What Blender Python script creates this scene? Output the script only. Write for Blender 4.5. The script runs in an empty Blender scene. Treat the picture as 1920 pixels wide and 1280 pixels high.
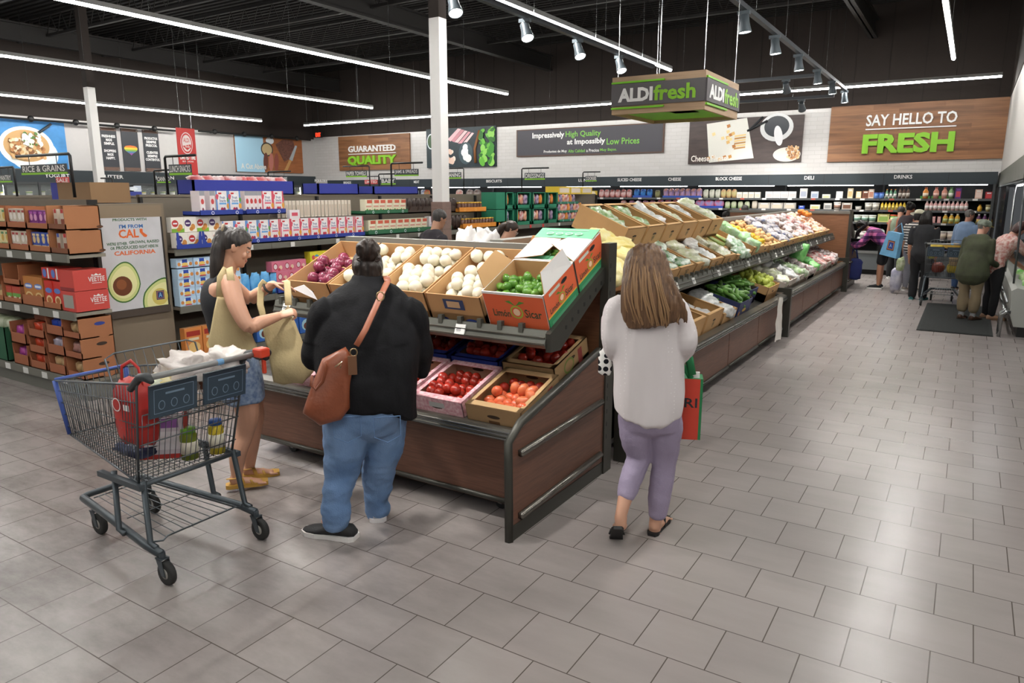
import bpy, math, random
from mathutils import Vector as V, Matrix as Mx, noise as NZ
R = random.Random(7)
SC = bpy.context.scene
COL = SC.collection
PI = math.pi
# ---------------------------------------------------------------- camera
CH, FPX, PITCH, YAW = 1.9, 1346.1, .2037, .5612
cam = bpy.data.cameras.new('camera'); cam.lens = FPX / 1920 * 36; cam.sensor_width = 36
cam.clip_start = .05; cam.clip_end = 200
co = bpy.data.objects.new('camera', cam); COL.objects.link(co); SC.camera = co
FW = V((-math.sin(YAW) * math.cos(PITCH), math.cos(YAW) * math.cos(PITCH), -math.sin(PITCH)))
RT = V((math.cos(YAW), math.sin(YAW), 0)); DN = FW.cross(RT)
co.matrix_world = Mx(((RT.x, -DN.x, -FW.x, 0), (RT.y, -DN.y, -FW.y, 0), (RT.z, -DN.z, -FW.z, CH), (0, 0, 0, 1)))
# ---------------------------------------------------------------- world, exposure
w = bpy.data.worlds.new('world'); SC.world = w; w.use_nodes = True
w.node_tree.nodes['Background'].inputs[0].default_value = (.9, .95, 1, 1)
w.node_tree.nodes['Background'].inputs[1].default_value = .05
SC.view_settings.view_transform = 'Standard'; SC.view_settings.look = 'None'
SC.view_settings.gamma = 1; SC.view_settings.exposure = 0.62
LED_POWER = 60.0       # emission of the tubes
SPOT_POWER = 230.0     # watts of each track spot
# ---------------------------------------------------------------- pixel helpers (1920x1280) for measuring the place
def ray(x, y): return FW * FPX + RT * (x - 960) + DN * (y - 640)
def at(x, y, X=None, Y=None, Z=None):
    d = ray(x, y)
    t = (X / d.x) if X is not None else (Y / d.y) if Y is not None else (Z - CH) / d.z
    return V((0, 0, CH)) + d * t
def ats(x, y, p0, n, h=0):
    d = ray(x, y); o = V((0, 0, CH)); return o + d * ((h - n.dot(o - p0)) / n.dot(d))
# ---------------------------------------------------------------- materials
def lin(h):
    if isinstance(h, str):
        h = h.lstrip('#'); c = [int(h[i:i + 2], 16) / 255 for i in (0, 2, 4)]
    else: c = [v / 255 for v in h]
    return tuple((v / 12.92 if v <= .04045 else ((v + .055) / 1.055) ** 2.4) for v in c) + (1,)
_M = {}
def mt(h, rough=.6, metal=0, bump=0, bs=60, var=0, vs=8, stretch=None, emit=0, alpha=1, trans=0, spec=.5, c2=None, key=None, sheen=0, sub=0):
    k = (h, rough, metal, bump, bs, var, vs, stretch, emit, alpha, trans, spec, c2)
    if k in _M: return _M[k]
    m = bpy.data.materials.new('m_' + str(len(_M))); m.use_nodes = True; _M[k] = m
    nt = m.node_tree; b = nt.nodes['Principled BSDF']; I = b.inputs
    c = lin(h); I['Base Color'].default_value = c; I['Roughness'].default_value = rough; I['Metallic'].default_value = metal
    I['Specular IOR Level'].default_value = spec
    if alpha < 1: I['Alpha'].default_value = alpha
    if trans: I['Transmission Weight'].default_value = trans; I['IOR'].default_value = 1.2
    if sub: I['Subsurface Weight'].default_value = sub; I['Subsurface Radius'].default_value = (.012, .005, .003)
    if emit:
        I['Emission Color'].default_value = c; I['Emission Strength'].default_value = emit
    if bump or var:
        tc = nt.nodes.new('ShaderNodeTexCoord'); mp = nt.nodes.new('ShaderNodeMapping'); nt.links.new(tc.outputs['Object'], mp.inputs[0])
        if stretch: mp.inputs['Scale'].default_value = stretch
        def nz(s, det=4):
            n = nt.nodes.new('ShaderNodeTexNoise'); n.inputs['Scale'].default_value = s; n.inputs['Detail'].default_value = det
            nt.links.new(mp.outputs[0], n.inputs['Vector']); return n
        if var:
            n = nz(vs); r = nt.nodes.new('ShaderNodeMapRange')
            r.inputs[1].default_value = .32; r.inputs[2].default_value = .68
            nt.links.new(n.outputs['Fac'], r.inputs[0])
            mx = nt.nodes.new('ShaderNodeMix'); mx.data_type = 'RGBA'
            d = lin(c2) if c2 else tuple(v * (1 - var) for v in c[:3]) + (1,)
            mx.inputs[6].default_value = d; mx.inputs[7].default_value = c
            nt.links.new(r.outputs[0], mx.inputs[0]); nt.links.new(mx.outputs[2], I['Base Color'])
        if bump:
            n = nz(bs); bp = nt.nodes.new('ShaderNodeBump'); bp.inputs['Strength'].default_value = bump; bp.inputs['Distance'].default_value = .01
            nt.links.new(n.outputs['Fac'], bp.inputs['Height']); nt.links.new(bp.outputs[0], I['Normal'])
    return m
def brickmat(c1, c2, mort, bw, rh, ms, off, rough=.4, rbump=0, grime=0, spec=.5, plane='XY', tilt=0, var=0, offset=.5):
    m = bpy.data.materials.new('m_brick'); m.use_nodes = True; nt = m.node_tree; N = nt.nodes; L = nt.links.new; b = N['Principled BSDF']
    tc = N.new('ShaderNodeTexCoord'); sp = N.new('ShaderNodeSeparateXYZ'); cb = N.new('ShaderNodeCombineXYZ')
    L(tc.outputs['Object'], sp.inputs[0])
    for i, a in enumerate(plane): L(sp.outputs[a], cb.inputs[i])
    mp = N.new('ShaderNodeMapping'); mp.inputs['Location'].default_value = (*off, 0); L(cb.outputs[0], mp.inputs[0])
    t = N.new('ShaderNodeTexBrick'); L(mp.outputs[0], t.inputs['Vector']); t.offset = offset
    for k, v in (('Scale', 1), ('Mortar Size', ms), ('Mortar Smooth', .1), ('Bias', 0), ('Brick Width', bw), ('Row Height', rh)): t.inputs[k].default_value = v
    t.inputs['Color1'].default_value = lin(c1); t.inputs['Color2'].default_value = lin(c2); t.inputs['Mortar'].default_value = lin(mort)
    col = t.outputs['Color']
    if var or grime:
        n = N.new('ShaderNodeTexNoise'); n.inputs['Scale'].default_value = 1; n.inputs['Detail'].default_value = 6
        m2 = N.new('ShaderNodeMapping'); m2.inputs['Scale'].default_value = (1.3, 9, 1) if grime else (1.2, 16, 16); L(tc.outputs['Object'], m2.inputs[0]); L(m2.outputs[0], n.inputs['Vector'])
        r = N.new('ShaderNodeMapRange'); r.inputs[1].default_value = .42; r.inputs[2].default_value = .75
        r.inputs[3].default_value = 1; r.inputs[4].default_value = 1 - (.07 if grime else var); L(n.outputs['Fac'], r.inputs[0])
        mx = N.new('ShaderNodeMix'); mx.data_type = 'RGBA'; mx.blend_type = 'MULTIPLY'; mx.inputs[0].default_value = 1
        L(col, mx.inputs[6]); L(r.outputs[0], mx.inputs[7]); col = mx.outputs[2]
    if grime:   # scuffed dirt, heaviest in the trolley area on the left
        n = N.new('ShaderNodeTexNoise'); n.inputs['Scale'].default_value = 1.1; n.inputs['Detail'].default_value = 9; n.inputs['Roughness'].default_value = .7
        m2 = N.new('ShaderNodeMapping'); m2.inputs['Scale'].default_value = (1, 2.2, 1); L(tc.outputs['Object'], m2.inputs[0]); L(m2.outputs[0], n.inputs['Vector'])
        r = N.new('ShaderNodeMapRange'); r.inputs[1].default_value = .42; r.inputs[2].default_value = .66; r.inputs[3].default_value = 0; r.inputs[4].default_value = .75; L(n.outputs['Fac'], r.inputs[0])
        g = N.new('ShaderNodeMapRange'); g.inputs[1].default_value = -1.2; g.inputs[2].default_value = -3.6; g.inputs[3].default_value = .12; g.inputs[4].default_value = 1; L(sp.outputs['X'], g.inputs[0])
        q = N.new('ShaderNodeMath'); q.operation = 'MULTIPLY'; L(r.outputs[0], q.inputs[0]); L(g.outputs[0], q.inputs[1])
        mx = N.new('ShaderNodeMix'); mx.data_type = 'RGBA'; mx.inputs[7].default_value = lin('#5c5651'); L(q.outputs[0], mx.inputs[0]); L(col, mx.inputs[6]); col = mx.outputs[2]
    L(col, b.inputs['Base Color']); b.inputs['Roughness'].default_value = rough; b.inputs['Specular IOR Level'].default_value = spec
    if rbump:
        bp = N.new('ShaderNodeBump'); bp.inputs['Strength'].default_value = rbump; bp.inputs['Distance'].default_value = .004; bp.invert = True
        L(t.outputs['Fac'], bp.inputs['Height'])
        last = bp
        if tilt:
            n2 = N.new('ShaderNodeTexNoise'); n2.inputs['Scale'].default_value = tilt; n2.inputs['Detail'].default_value = 1; L(tc.outputs['Object'], n2.inputs['Vector'])
            b2 = N.new('ShaderNodeBump'); b2.inputs['Strength'].default_value = .25; b2.inputs['Distance'].default_value = .02
            L(n2.outputs['Fac'], b2.inputs['Height']); L(bp.outputs[0], b2.inputs['Normal']); last = b2
        L(last.outputs[0], b.inputs['Normal'])
    return m
# ---------------------------------------------------------------- mesh builder
_TX = {}
def text_geo(s, bold=.014):
    k = (s, bold)
    if k in _TX: return _TX[k]
    cu = bpy.data.curves.new('t', 'FONT'); cu.body = s; cu.resolution_u = 2; cu.offset = bold
    o = bpy.data.objects.new('t', cu); me = bpy.data.meshes.new_from_object(o)
    vs = [v.co.copy() for v in me.vertices]; fs = [tuple(p.vertices) for p in me.polygons]
    bpy.data.objects.remove(o); bpy.data.curves.remove(cu); bpy.data.meshes.remove(me)
    x0 = min(v.x for v in vs); x1 = max(v.x for v in vs); y0 = min(v.y for v in vs); y1 = max(v.y for v in vs)
    g = ([((v.x - x0) / (x1 - x0), (v.y - y0) / (y1 - y0)) for v in vs], fs); _TX[k] = g; return g
class MB:
    def __init__(s): s.v = []; s.f = []; s.mi = []; s.m = []; s.T = Mx(); s.sm = []
    def mat(s, m):
        if m not in s.m: s.m.append(m)
        return s.m.index(m)
    def add(s, vs, fs, m, smooth=False):
        o = len(s.v); T = s.T; s.v += [T @ V(p) for p in vs]; i = s.mat(m)
        for f in fs: s.f.append([o + k for k in f]); s.mi.append(i); s.sm.append(smooth)
    def box(s, a, b, m, bev=0):
        x0, y0, z0 = a; x1, y1, z1 = b
        if not bev:
            s.add([(x0, y0, z0), (x1, y0, z0), (x1, y1, z0), (x0, y1, z0), (x0, y0, z1), (x1, y0, z1), (x1, y1, z1), (x0, y1, z1)],
                  [(0, 3, 2, 1), (4, 5, 6, 7), (0, 1, 5, 4), (1, 2, 6, 5), (2, 3, 7, 6), (3, 0, 4, 7)], m)
        else:
            e = bev; vs = []
            def ring(z, i): return [(x0 + e + i, y0 + i, z), (x1 - e - i, y0 + i, z), (x1 - i, y0 + e + i, z), (x1 - i, y1 - e - i, z), (x1 - e - i, y1 - i, z), (x0 + e + i, y1 - i, z), (x0 + i, y1 - e - i, z), (x0 + i, y0 + e + i, z)]
            s.rings([ring(z0, e), ring(z0 + e, 0), ring(z1 - e, 0), ring(z1, e)], m)
    def rings(s, rs, m, cap=True, close=False, smooth=False):
        n = len(rs[0]); vs = [p for r in rs for p in r]; fs = []
        for i in range(len(rs) - (0 if close else 1)):
            a = i * n; b = ((i + 1) % len(rs)) * n
            for j in range(n): k = (j + 1) % n; fs.append((a + j, a + k, b + k, b + j))
        if cap and not close: fs.append(tuple(range(n))[::-1]); fs.append(tuple((len(rs) - 1) * n + j for j in range(n)))
        s.add(vs, fs, m, smooth)
    def tube(s, pts, r, m, n=8, cap=True, closed=False, flat=None, smooth=True):
        pts = [V(p) for p in pts]; rs = []; L = len(pts); up = None
        for i, p in enumerate(pts):
            a = pts[(i - 1) % L] if (closed or i > 0) else p; b = pts[(i + 1) % L] if (closed or i < L - 1) else p
            t = (b - a).normalized()
            if up is None:
                up = V((0, 0, 1)) if abs(t.z) < .9 else V((0, 1, 0))
            sd = t.cross(up)
            if sd.length < 1e-4: sd = t.cross(V((1, .3, .1)))
            sd.normalize(); up = sd.cross(t).normalized()
            rr = r[i] if isinstance(r, (list, tuple)) else r
            ra, rb = (rr, rr) if not flat else (rr, rr * flat)
            rs.append([p + sd * (ra * math.cos(2 * PI * k / n)) + up * (rb * math.sin(2 * PI * k / n)) for k in range(n)])
        s.rings(rs, m, cap, closed, smooth)
    def cyl(s, a, b, r, m, n=16, r2=None): s.tube([a, b], [r, r if r2 is None else r2], m, n, smooth=n > 10)
    def lathe(s, prof, m, n=16, o=(0, 0, 0), ax=None):
        A = Mx.Translation(V(o)) @ (V((0, 0, 1)).rotation_difference(V(ax)).to_matrix().to_4x4() if ax else Mx())
        s.rings([[A @ V((r * math.cos(2 * PI * k / n), r * math.sin(2 * PI * k / n), z)) for k in range(n)] for r, z in prof], m, True, False, True)
    def ball(s, c, r, m, n=12, k=8, jit=0):
        c = V(c); r = (r, r, r) if not isinstance(r, (tuple, list)) else r
        s.rings([[c + V((r[0] * math.cos(2 * PI * j / n) * math.sin(PI * (i + .02) / (k + .04)), r[1] * math.sin(2 * PI * j / n) * math.sin(PI * (i + .02) / (k + .04)), -r[2] * math.cos(PI * i / k))) for j in range(n)] for i in range(k + 1)], m, True, False, True)
    def prism(s, poly, d, m, o=(0, 0, 0), ux=(1, 0, 0), uy=(0, 0, 1), dz=(0, 1, 0)):
        o = V(o); ux = V(ux); uy = V(uy); dz = V(dz)
        s.rings([[o + ux * x + uy * y for x, y in poly], [o + ux * x + uy * y + dz * d for x, y in poly]], m)
    def poly(s, pts, m): s.add(pts, [tuple(range(len(pts)))], m)
    def text(s, t, x, z, w, h, m, y=0, d=0, ax='-Y', bold=.014):
        """lettering fitted to a box w x h with its lower left corner at (x, z) on a face at depth y"""
        ps, fs = text_geo(t, bold)
        def P(a, b, k): 
            u = x + a * w; q = z + b * h
            return {'-Y': (u, y - k, q), '+X': (y + k, u, q), '+Y': (-u, -y + k, q), 'Z': (u, q, y + k), '-X': (y - k, -u, q)}[ax]
        vs = [P(a, b, d) for a, b in ps]; s.add(vs, fs, m)
        if d:
            from collections import Counter
            E = Counter()
            for f in fs:
                for i in range(len(f)): E[(f[i], f[(i + 1) % len(f)])] += 1
            ed = [e for e in E if (e[1], e[0]) not in E]
            n = len(ps); s.add(vs + [P(a, b, 0) for a, b in ps], [(e[1], e[0], e[0] + n, e[1] + n) for e in ed], m)
    def ell(s, x, z, rx, rz, m, y=0, n=20, ax='-Y', a0=0, a1=2 * PI, rot=0):
        ps = []
        full = a1 - a0 > 6.2
        for i in range(n):
            a = a0 + (a1 - a0) * i / (n if full else n - 1); dx = rx * math.cos(a); dz = rz * math.sin(a)
            ps.append((x + dx * math.cos(rot) - dz * math.sin(rot), z + dx * math.sin(rot) + dz * math.cos(rot)))
        s.flat(ps, m, y, ax)
    def flat(s, ps, m, y=0, ax='-Y'):
        s.add([{'-Y': (u, y, q), '+X': (y, u, q), '+Y': (-u, -y, q), 'Z': (u, q, y), '-X': (y, -u, q)}[ax] for u, q in ps], [tuple(range(len(ps)))], m)
    def rect(s, x0, z0, x1, z1, m, y=0, ax='-Y'): s.flat([(x0, z0), (x1, z0), (x1, z1), (x0, z1)], m, y, ax)
    def mesh(s, name):
        me = bpy.data.meshes.new(name); me.from_pydata([tuple(v) for v in s.v], [], s.f)
        for m in s.m: me.materials.append(m)
        me.polygons.foreach_set('material_index', s.mi); me.polygons.foreach_set('use_smooth', s.sm)
        me.validate(); me.update(); return me
    def obj(s, name, parent=None, loc=None, rz=0):
        o = bpy.data.objects.new(name, s.mesh(name)); COL.objects.link(o)
        if parent is not None: o.parent = parent
        if loc is not None: o.location = loc
        if rz: o.rotation_euler.z = rz
        return o
def tag(o, label, cat, group=None, kind=None):
    o['label'] = label; o['category'] = cat
    if group: o['group'] = group
    if kind: o['kind'] = kind
    return o
def thing(name, label, cat, loc=(0, 0, 0), rz=0, group=None, rot=None):
    o = bpy.data.objects.new(name, None); COL.objects.link(o); o.location = loc; o.empty_display_size = .1
    o.rotation_euler = rot if rot is not None else (0, 0, rz)
    return tag(o, label, cat, group)
def struct(mb, name):
    o = mb.obj(name); o['kind'] = 'structure'; return o
def child(p, name, mb): return mb.obj(name, p)
def dup(o, loc=None, rot=None, label=None, group=None):
    c = o.copy(); COL.objects.link(c)
    for ch in o.children:
        d = ch.copy(); COL.objects.link(d); d.parent = c
        for g in ch.children:
            e = g.copy(); COL.objects.link(e); e.parent = d
    if loc is not None: c.location = loc
    if rot is not None: c.rotation_euler = rot
    if label: c['label'] = label
    if group: c['group'] = group
    return c
def frame(o, X, Y, Z):  # matrix from origin and three axes
    return Mx(((X[0], Y[0], Z[0], o[0]), (X[1], Y[1], Z[1], o[1]), (X[2], Y[2], Z[2], o[2]), (0, 0, 0, 1)))
def new_mesh_obj(name, mesh, parent=None, loc=None, rot=None):
    o = bpy.data.objects.new(name, mesh); COL.objects.link(o)
    if parent is not None: o.parent = parent
    if loc is not None: o.location = loc
    if rot is not None: o.rotation_euler = rot
    return o
WHITE = mt('#e4e2df', .5); BLACK = mt('#161616', .5); DGREY = mt('#34373a', .45); METAL = mt('#6d6f6c', .38, .6); RAIL = mt('#5c5c55', .42, .4)
STEEL = mt('#9a9c9c', .25, .9); CARD = mt('#b98a5c', .8, bump=.15, bs=25, var=.08, vs=6); CARDIN = mt('#a87c50', .85, var=.1, vs=5)
GREEN = mt('#76b82a', .5); NAVY = mt('#232a4d', .5); BLUE = mt('#23379a', .5); RED = mt('#c8322f', .5); INK = mt('#26282c', .6); TAGW = mt('#d9d8d4', .4)
# ================================================================ setting
BW, LW, RW = 20.0, -21.5, .48
TOPW = 3.97
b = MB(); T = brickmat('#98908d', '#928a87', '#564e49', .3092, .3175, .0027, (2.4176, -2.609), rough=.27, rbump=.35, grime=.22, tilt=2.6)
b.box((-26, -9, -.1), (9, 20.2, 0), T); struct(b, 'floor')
DARK = mt('#2e2622', .85, var=.12, vs=3); DECK = mt('#1c1a19', .8)
b = MB(); wt = brickmat('#cbc8c6', '#c6c3c0', '#bab7b4', .305, .102, .004, (0, 0), rough=.22, rbump=.5, plane='XZ', tilt=5)
b.box((LW, BW, 0), (.5, BW + .2, TOPW), wt); b.box((LW, BW - .02, TOPW), (9, BW + .2, 6.3), DARK)
for k in range(30): b.box((LW + .75 * k, BW - .028, TOPW), (LW + .75 * k + .02, BW - .02, 6.3), mt('#241e1b', .85))
struct(b, 'wall_back')
b = MB(); lw = mt('#bcb9b7', .55, var=.03)
b.box((LW - .2, -9, 0), (LW, BW, 3.9), lw); b.box((LW - .22, -9, 3.9), (LW, BW, 6.3), DARK); struct(b, 'wall_left')
b = MB(); b.box((RW, 9.2, 2.36), (RW + .1, BW, TOPW), mt('#b3b0ad', .6)); b.box((RW - .01, 9.2, TOPW), (RW + .1, BW, 6.3), DARK)
b.box((RW + 1.3, 9.2, 0), (RW + 1.4, BW, 2.36), mt('#3a3c3e', .6)); b.box((RW + .1, 9.1, 2.36), (9, 9.2, 6.3), DARK); b.box((RW + 1.3, 9.1, 0), (9, 9.2, 2.36), lw)
struct(b, 'wall_right')
b = MB(); b.box((-26, -9, 6.3), (9, 20.2, 6.4), DECK)
for k in range(150): b.box((-24, -8 + k * .19, 6.26), (9, -8 + k * .19 + .08, 6.3), DECK)
struct(b, 'ceiling')
JO = mt('#2a2827', .65)
for k, y in enumerate([1.2, 3.4, 5.6, 7.8, 10, 12.2, 14.4, 16.6]):   # open web joists across the store
    b = MB()
    for z in (5.72, 6.2): b.box((-24, y - .04, z), (9, y + .04, z + .06), JO)
    for i in range(66):
        x = -24 + i * .5; b.tube([(x, y, 5.74), (x + .25, y, 6.22), (x + .5, y, 5.74)], .012, JO, 4)
    struct(b, 'roof_joist')
for x in (-20, -11.2, -2.4):
    b = MB(); b.box((x - .09, -9, 5.5), (x + .09, 20, 5.54), JO); b.box((x - .09, -9, 5.9), (x + .09, 20, 5.94), JO); b.box((x - .015, -9, 5.5), (x + .015, 20, 5.9), JO); struct(b, 'roof_beam')
# columns: white to 4.2 m, dark above, wood wrap at the foot
wrap = brickmat('#8b7267', '#7c665d', '#5d4b44', 1.2, .14, .002, (0, 0), rough=.5, plane='XZ', var=.2)
for x, y in ((-6.36, 8.23), (-16.9, 9.2)):
    b = MB(); a = .085
    b.box((x - a, y - a, 0), (x + a, y + a, 4.2), mt('#dddbd8', .45)); b.box((x - a, y - a, 4.2), (x + a, y + a, 6.2), DARK)
    b.box((x - a - .015, y - a - .015, 0), (x + a + .015, y + a + .015, 1.78), wrap); struct(b, 'column')
# ---------------------------------------------------------------- ceiling lights
EM = mt('#fffdf8', .5, emit=LED_POWER); LEDB = mt('#8f8f8d', .4, .3)
def tube_light(p, q, lab, hang=True):
    p = V(p); q = V(q); d = (q - p).normalized(); t = thing('tube_light', lab, 'ceiling light', p, 0, 'LED tube lights')
    L = (q - p).length; s = d.cross(V((0, 0, 1)))
    fr = frame(V((0, 0, 0)), d, s, V((0, 0, 1)))
    b = MB(); b.T = fr; b.box((0, -.034, .012), (L, .034, .075), LEDB); child(t, 'housing', b)
    b = MB(); b.T = fr; b.rings([[(x, .03 * math.cos(a), .012 - .034 * math.sin(a)) for a in [PI * k / 8 for k in range(9)]] for x in (.01, L - .01)], EM); child(t, 'diffuser', b)
    for k in range(int(L / 2.4) + 1):
        b = MB(); b.T = fr; b.cyl((.15 + k * 2.4, 0, .07), (.15 + k * 2.4, 0, 2.0), .004, STEEL, 4); child(t, 'hanger', b)
    return t
LZ = 4.2
tube_light((-9.62, -6, LZ), (-9.62, 15.1, LZ), 'long LED tube crossing the upper left ceiling, longest of the left tubes')
tube_light((-14.3, -2, LZ), (-14.3, 15.5, LZ), 'LED tube second from left, ending above the aisle signs')
tube_light((-19.9, 2, LZ), (-19.9, 16.3, LZ), 'LED tube nearest the left wall, lowest of the left tubes')
tube_light((-5.15, -6, LZ), (-5.15, 13.9, LZ), 'LED tube running behind the hanging green fresh sign')
tube_light((-.54, -6, LZ), (-.54, 15.4, LZ), 'short looking LED tube at the upper right over the aisle')
tube_light((-19.9, 18.1, LZ), (.25, 18.1, LZ), 'LED tube running crosswise along the back wall')
tube_light((4.1, -6, LZ), (4.1, 8.8, LZ), 'LED tube beyond the right side of the aisle')
b = MB()
# ---------------------------------------------------------------- track spots
TRK = mt('#4b4f54', .4, .4); SPB = mt('#5d666c', .4, .3); LENS = mt('#ffffff', .3, emit=14)
def spot_track(p, q, lab):
    p = V(p); q = V(q); d = (q - p); L = d.length; d.normalize(); t = thing('light_track', lab, 'track', p)
    b = MB(); b.T = frame(V((0, 0, 0)), d, d.cross(V((0, 0, 1))), V((0, 0, 1))); b.box((0, -.035, -.03), (L, .035, .03), TRK); child(t, 'rail', b)
    for k in range(int(L / 1.8) + 1):
        b = MB(); b.T = frame(V((0, 0, 0)), d, d.cross(V((0, 0, 1))), V((0, 0, 1))); b.cyl((.2 + k * 1.8, 0, .03), (.2 + k * 1.8, 0, 2.15), .004, STEEL, 4); child(t, 'hanger', b)
spot_track((-2.65, 1.0, 4.16), (-2.65, 18.2, 4.16), 'grey light track with spots ending at the crosswise back tube')
spot_track((-4.95, 1.0, 4.06), (-4.95, 12.5, 4.06), 'dark light track hung under the tube behind the fresh sign')
spot_track((-5.6, 15.3, 4.1), (-2.75, 15.3, 4.1), 'crosswise dark light track in front of the back wall, nearer one')
spot_track((-5.6, 17.4, 3.95), (-2.75, 17.4, 3.95), 'crosswise dark light track nearest the back wall')
def spot(p, aim, lab, power=SPOT_POWER):
    p = V(p); d = (V(aim) - p).normalized(); c = p + d * .0 - V((0, 0, .12))
    t = thing('track_spot', lab, 'spotlight', p, 0, 'track spotlights')
    b = MB(); b.box((-.09, -.03, -.075), (.06, .03, -.032), SPB); b.cyl((0, 0, -.06), (0, 0, -.13), .014, SPB, 8); child(t, 'bracket', b)
    b = MB(); b.T = Mx.Translation(V((0, 0, -.17))) @ V((0, 0, 1)).rotation_difference(d).to_matrix().to_4x4()
    b.lathe([(.045, -.1), (.058, -.09), (.06, 0), (.082, .11), (.082, .12), (.074, .12), (.074, .1)], SPB, 20); h = child(t, 'lamp_housing', b)
    b = MB(); b.T = Mx.Translation(V((0, 0, -.17))) @ V((0, 0, 1)).rotation_difference(d).to_matrix().to_4x4(); b.lathe([(.001, .112), (.073, .112)], LENS, 20); child(t, 'lens', b)
    l = bpy.data.lights.new('spot_lamp', 'SPOT'); l.energy = power; l.spot_size = 1.15; l.spot_blend = .7; l.shadow_soft_size = .07; l.color = (1, .97, .92)
    lo = bpy.data.objects.new('spot_lamp', l); COL.objects.link(lo); lo.parent = t; lo.location = V((0, 0, -.17)) + d * .14; lo.rotation_euler = d.to_track_quat('-Z', 'Y').to_euler()
for i, (px, py) in enumerate([(1385, 0), (1443, 42), (1487, 82), (1522, 114), (1549, 141), (1572, 160)]):
    q = at(px + 14, py - 6, X=-2.65); nm = ['first, nearest', 'second', 'third', 'fourth', 'fifth', 'last, farthest'][i]
    spot((-2.65, q.y, 4.16), (-2.35, q.y + .1, 1.1), nm + ' spotlight on the grey track over the long produce run')
for i, (px, py) in enumerate([(843, 3), (978, 47), (1077, 82), (1155, 110)]):
    q = at(px + 8, py - 4, X=-4.95); nm = ['first, nearest', 'second', 'third', 'fourth'][i]
    spot((-4.95, q.y, 4.06), (-3.6, q.y - .9, 1.1), nm + ' spotlight on the dark track behind the fresh sign', SPOT_POWER * .8)
for i, (x, y) in enumerate([(-4.6, 15.3), (-3.3, 15.3), (-4.9, 17.4), (-3.4, 17.4)]):
    spot((x, y, 4.1 if y < 16 else 3.95), (x, y + 3, 1.4), ['left spot on the nearer crosswise track', 'right spot on the nearer crosswise track', 'left spot on the crosswise track by the back wall', 'right spot on the crosswise track by the back wall'][i], 120)
# two more spots over the end unit, above the upper edge of the photo
for i, (x, y) in enumerate([(-2.65, 2.6), (-4.95, 3.3), (-4.95, 1.8)]):
    spot((x, y, 4.16 if x > -3 else 4.06), (-3.0 - .3 * i, 3.9, 1.2), ['spot at the near end of the grey track', 'spot near the start of the dark track', 'spot at the very start of the dark track'][i], SPOT_POWER * .7)
# ---------------------------------------------------------------- wall signs and pictures (real flat boards)
def board(name, lab, cat, tl, br, wall, build, depth=.05, group=None):
    """tl, br: photo corners; wall: ('Y', 20) back wall or ('X', -21.5) left wall. build(mb, w, h) draws in board coordinates x 0..w, z 0..h, facing -Y"""
    k, q = wall
    if k == 'Y': a = at(*tl, Y=q); c = at(*br, Y=q); wd = c.x - a.x; rz = 0
    else: a = at(*tl, X=q); c = at(*br, X=q); wd = c.y - a.y; rz = PI / 2
    h = a.z - c.z; t = thing(name, lab, cat, (a.x, a.y, c.z), rz, group)
    if k == 'Y': t.location.y = q
    b = MB(); build(b, wd, h, t); 
    if b.v: child(t, 'board', b)
    return t, wd, h
wood = brickmat('#9a6a45', '#7c5233', '#84583a', 1.5, .1, .001, (0, 0), rough=.5, plane='XZ', var=.45, offset=.37)
LET = mt('#e8e8e6', .4); LIME = mt('#86c22c', .45)
def gq(l1, l2, fx, u1, u2):
    def f(b, w, h, t):
        b.box((0, -.06, 0), (w, 0, h), wood)
        c = MB(); c.text(l1, w * u1[0], h * u1[1], w * u1[2], h * u1[3], LET, -.062, .03, bold=.02); child(t, 'white_lettering', c)
        c = MB(); c.box((w * u1[0], -.09, h * (u1[1] - .065)), (w * (u1[0] + u1[2]), -.06, h * (u1[1] - .045)), LET); child(t, 'underline', c)
        c = MB(); c.text(l2, w * u2[0], h * u2[1], w * u2[2], h * u2[3], LIME, -.062, .05, bold=.045); child(t, 'green_lettering', c)
    return f
board('wall_sign', 'wood plank sign reading guaranteed quality on the back wall', 'sign', (636, 257), (771, 317), ('Y', BW), gq('GUARANTEED', 'QUALITY', 0, (.15, .53, .67, .18), (.14, .12, .69, .30)))
board('wall_sign', 'wood plank sign reading say hello to fresh at the right', 'sign', (1560, 201), (1883, 297), ('Y', BW), gq('SAY HELLO TO', 'FRESH', 0, (.22, .62, .51, .2), (.21, .13, .52, .35)))
def slogan(b, w, h, t):
    b.box((0, -.05, 0), (w, 0, h), mt('#5a3f33', .5)); b.box((w * .008, -.055, h * .04), (w * .992, -.05, h * .96), mt('#45434a', .55))
    y = -.056; g = mt('#79bd45', .5)
    b.text('Impressively', w * .12, h * .60, w * .23, h * .26, LET, y, bold=.03); b.text('High Quality', w * .36, h * .60, w * .24, h * .26, g, y)
    b.text('at Impossibly', w * .37, h * .33, w * .26, h * .25, LET, y, bold=.03); b.text('Low Prices', w * .64, h * .33, w * .21, h * .22, g, y)
    b.text('Productos de Muy', w * .205, h * .09, w * .165, h * .12, LET, y); b.text('Alta Calidad', w * .38, h * .1, w * .115, h * .11, g, y); b.text('a Precios', w * .505, h * .1, w * .085, h * .11, LET, y); b.text('Muy Bajos.', w * .597, h * .09, w * .11, h * .12, g, y)
board('wall_sign', 'dark slogan board about high quality at low prices', 'sign', (970, 244), (1245, 286), ('Y', BW), slogan)
def blobs(b, w, h, n, cols, cx, cz, sx, sz, r0, r1, y, rnd, sq=.7):
    for i in range(n):
        x = cx + rnd.uniform(-1, 1) * sx; z = cz + rnd.uniform(-1, 1) * sz; r = rnd.uniform(r0, r1)
        x = min(max(x, r), w - r); z = min(max(z, r), h - r)
        b.ell(x, z, r, r * rnd.uniform(sq, 1), mt(rnd.choice(cols), .5), y - .0004 * i, 10, rot=rnd.uniform(0, 3))
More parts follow.
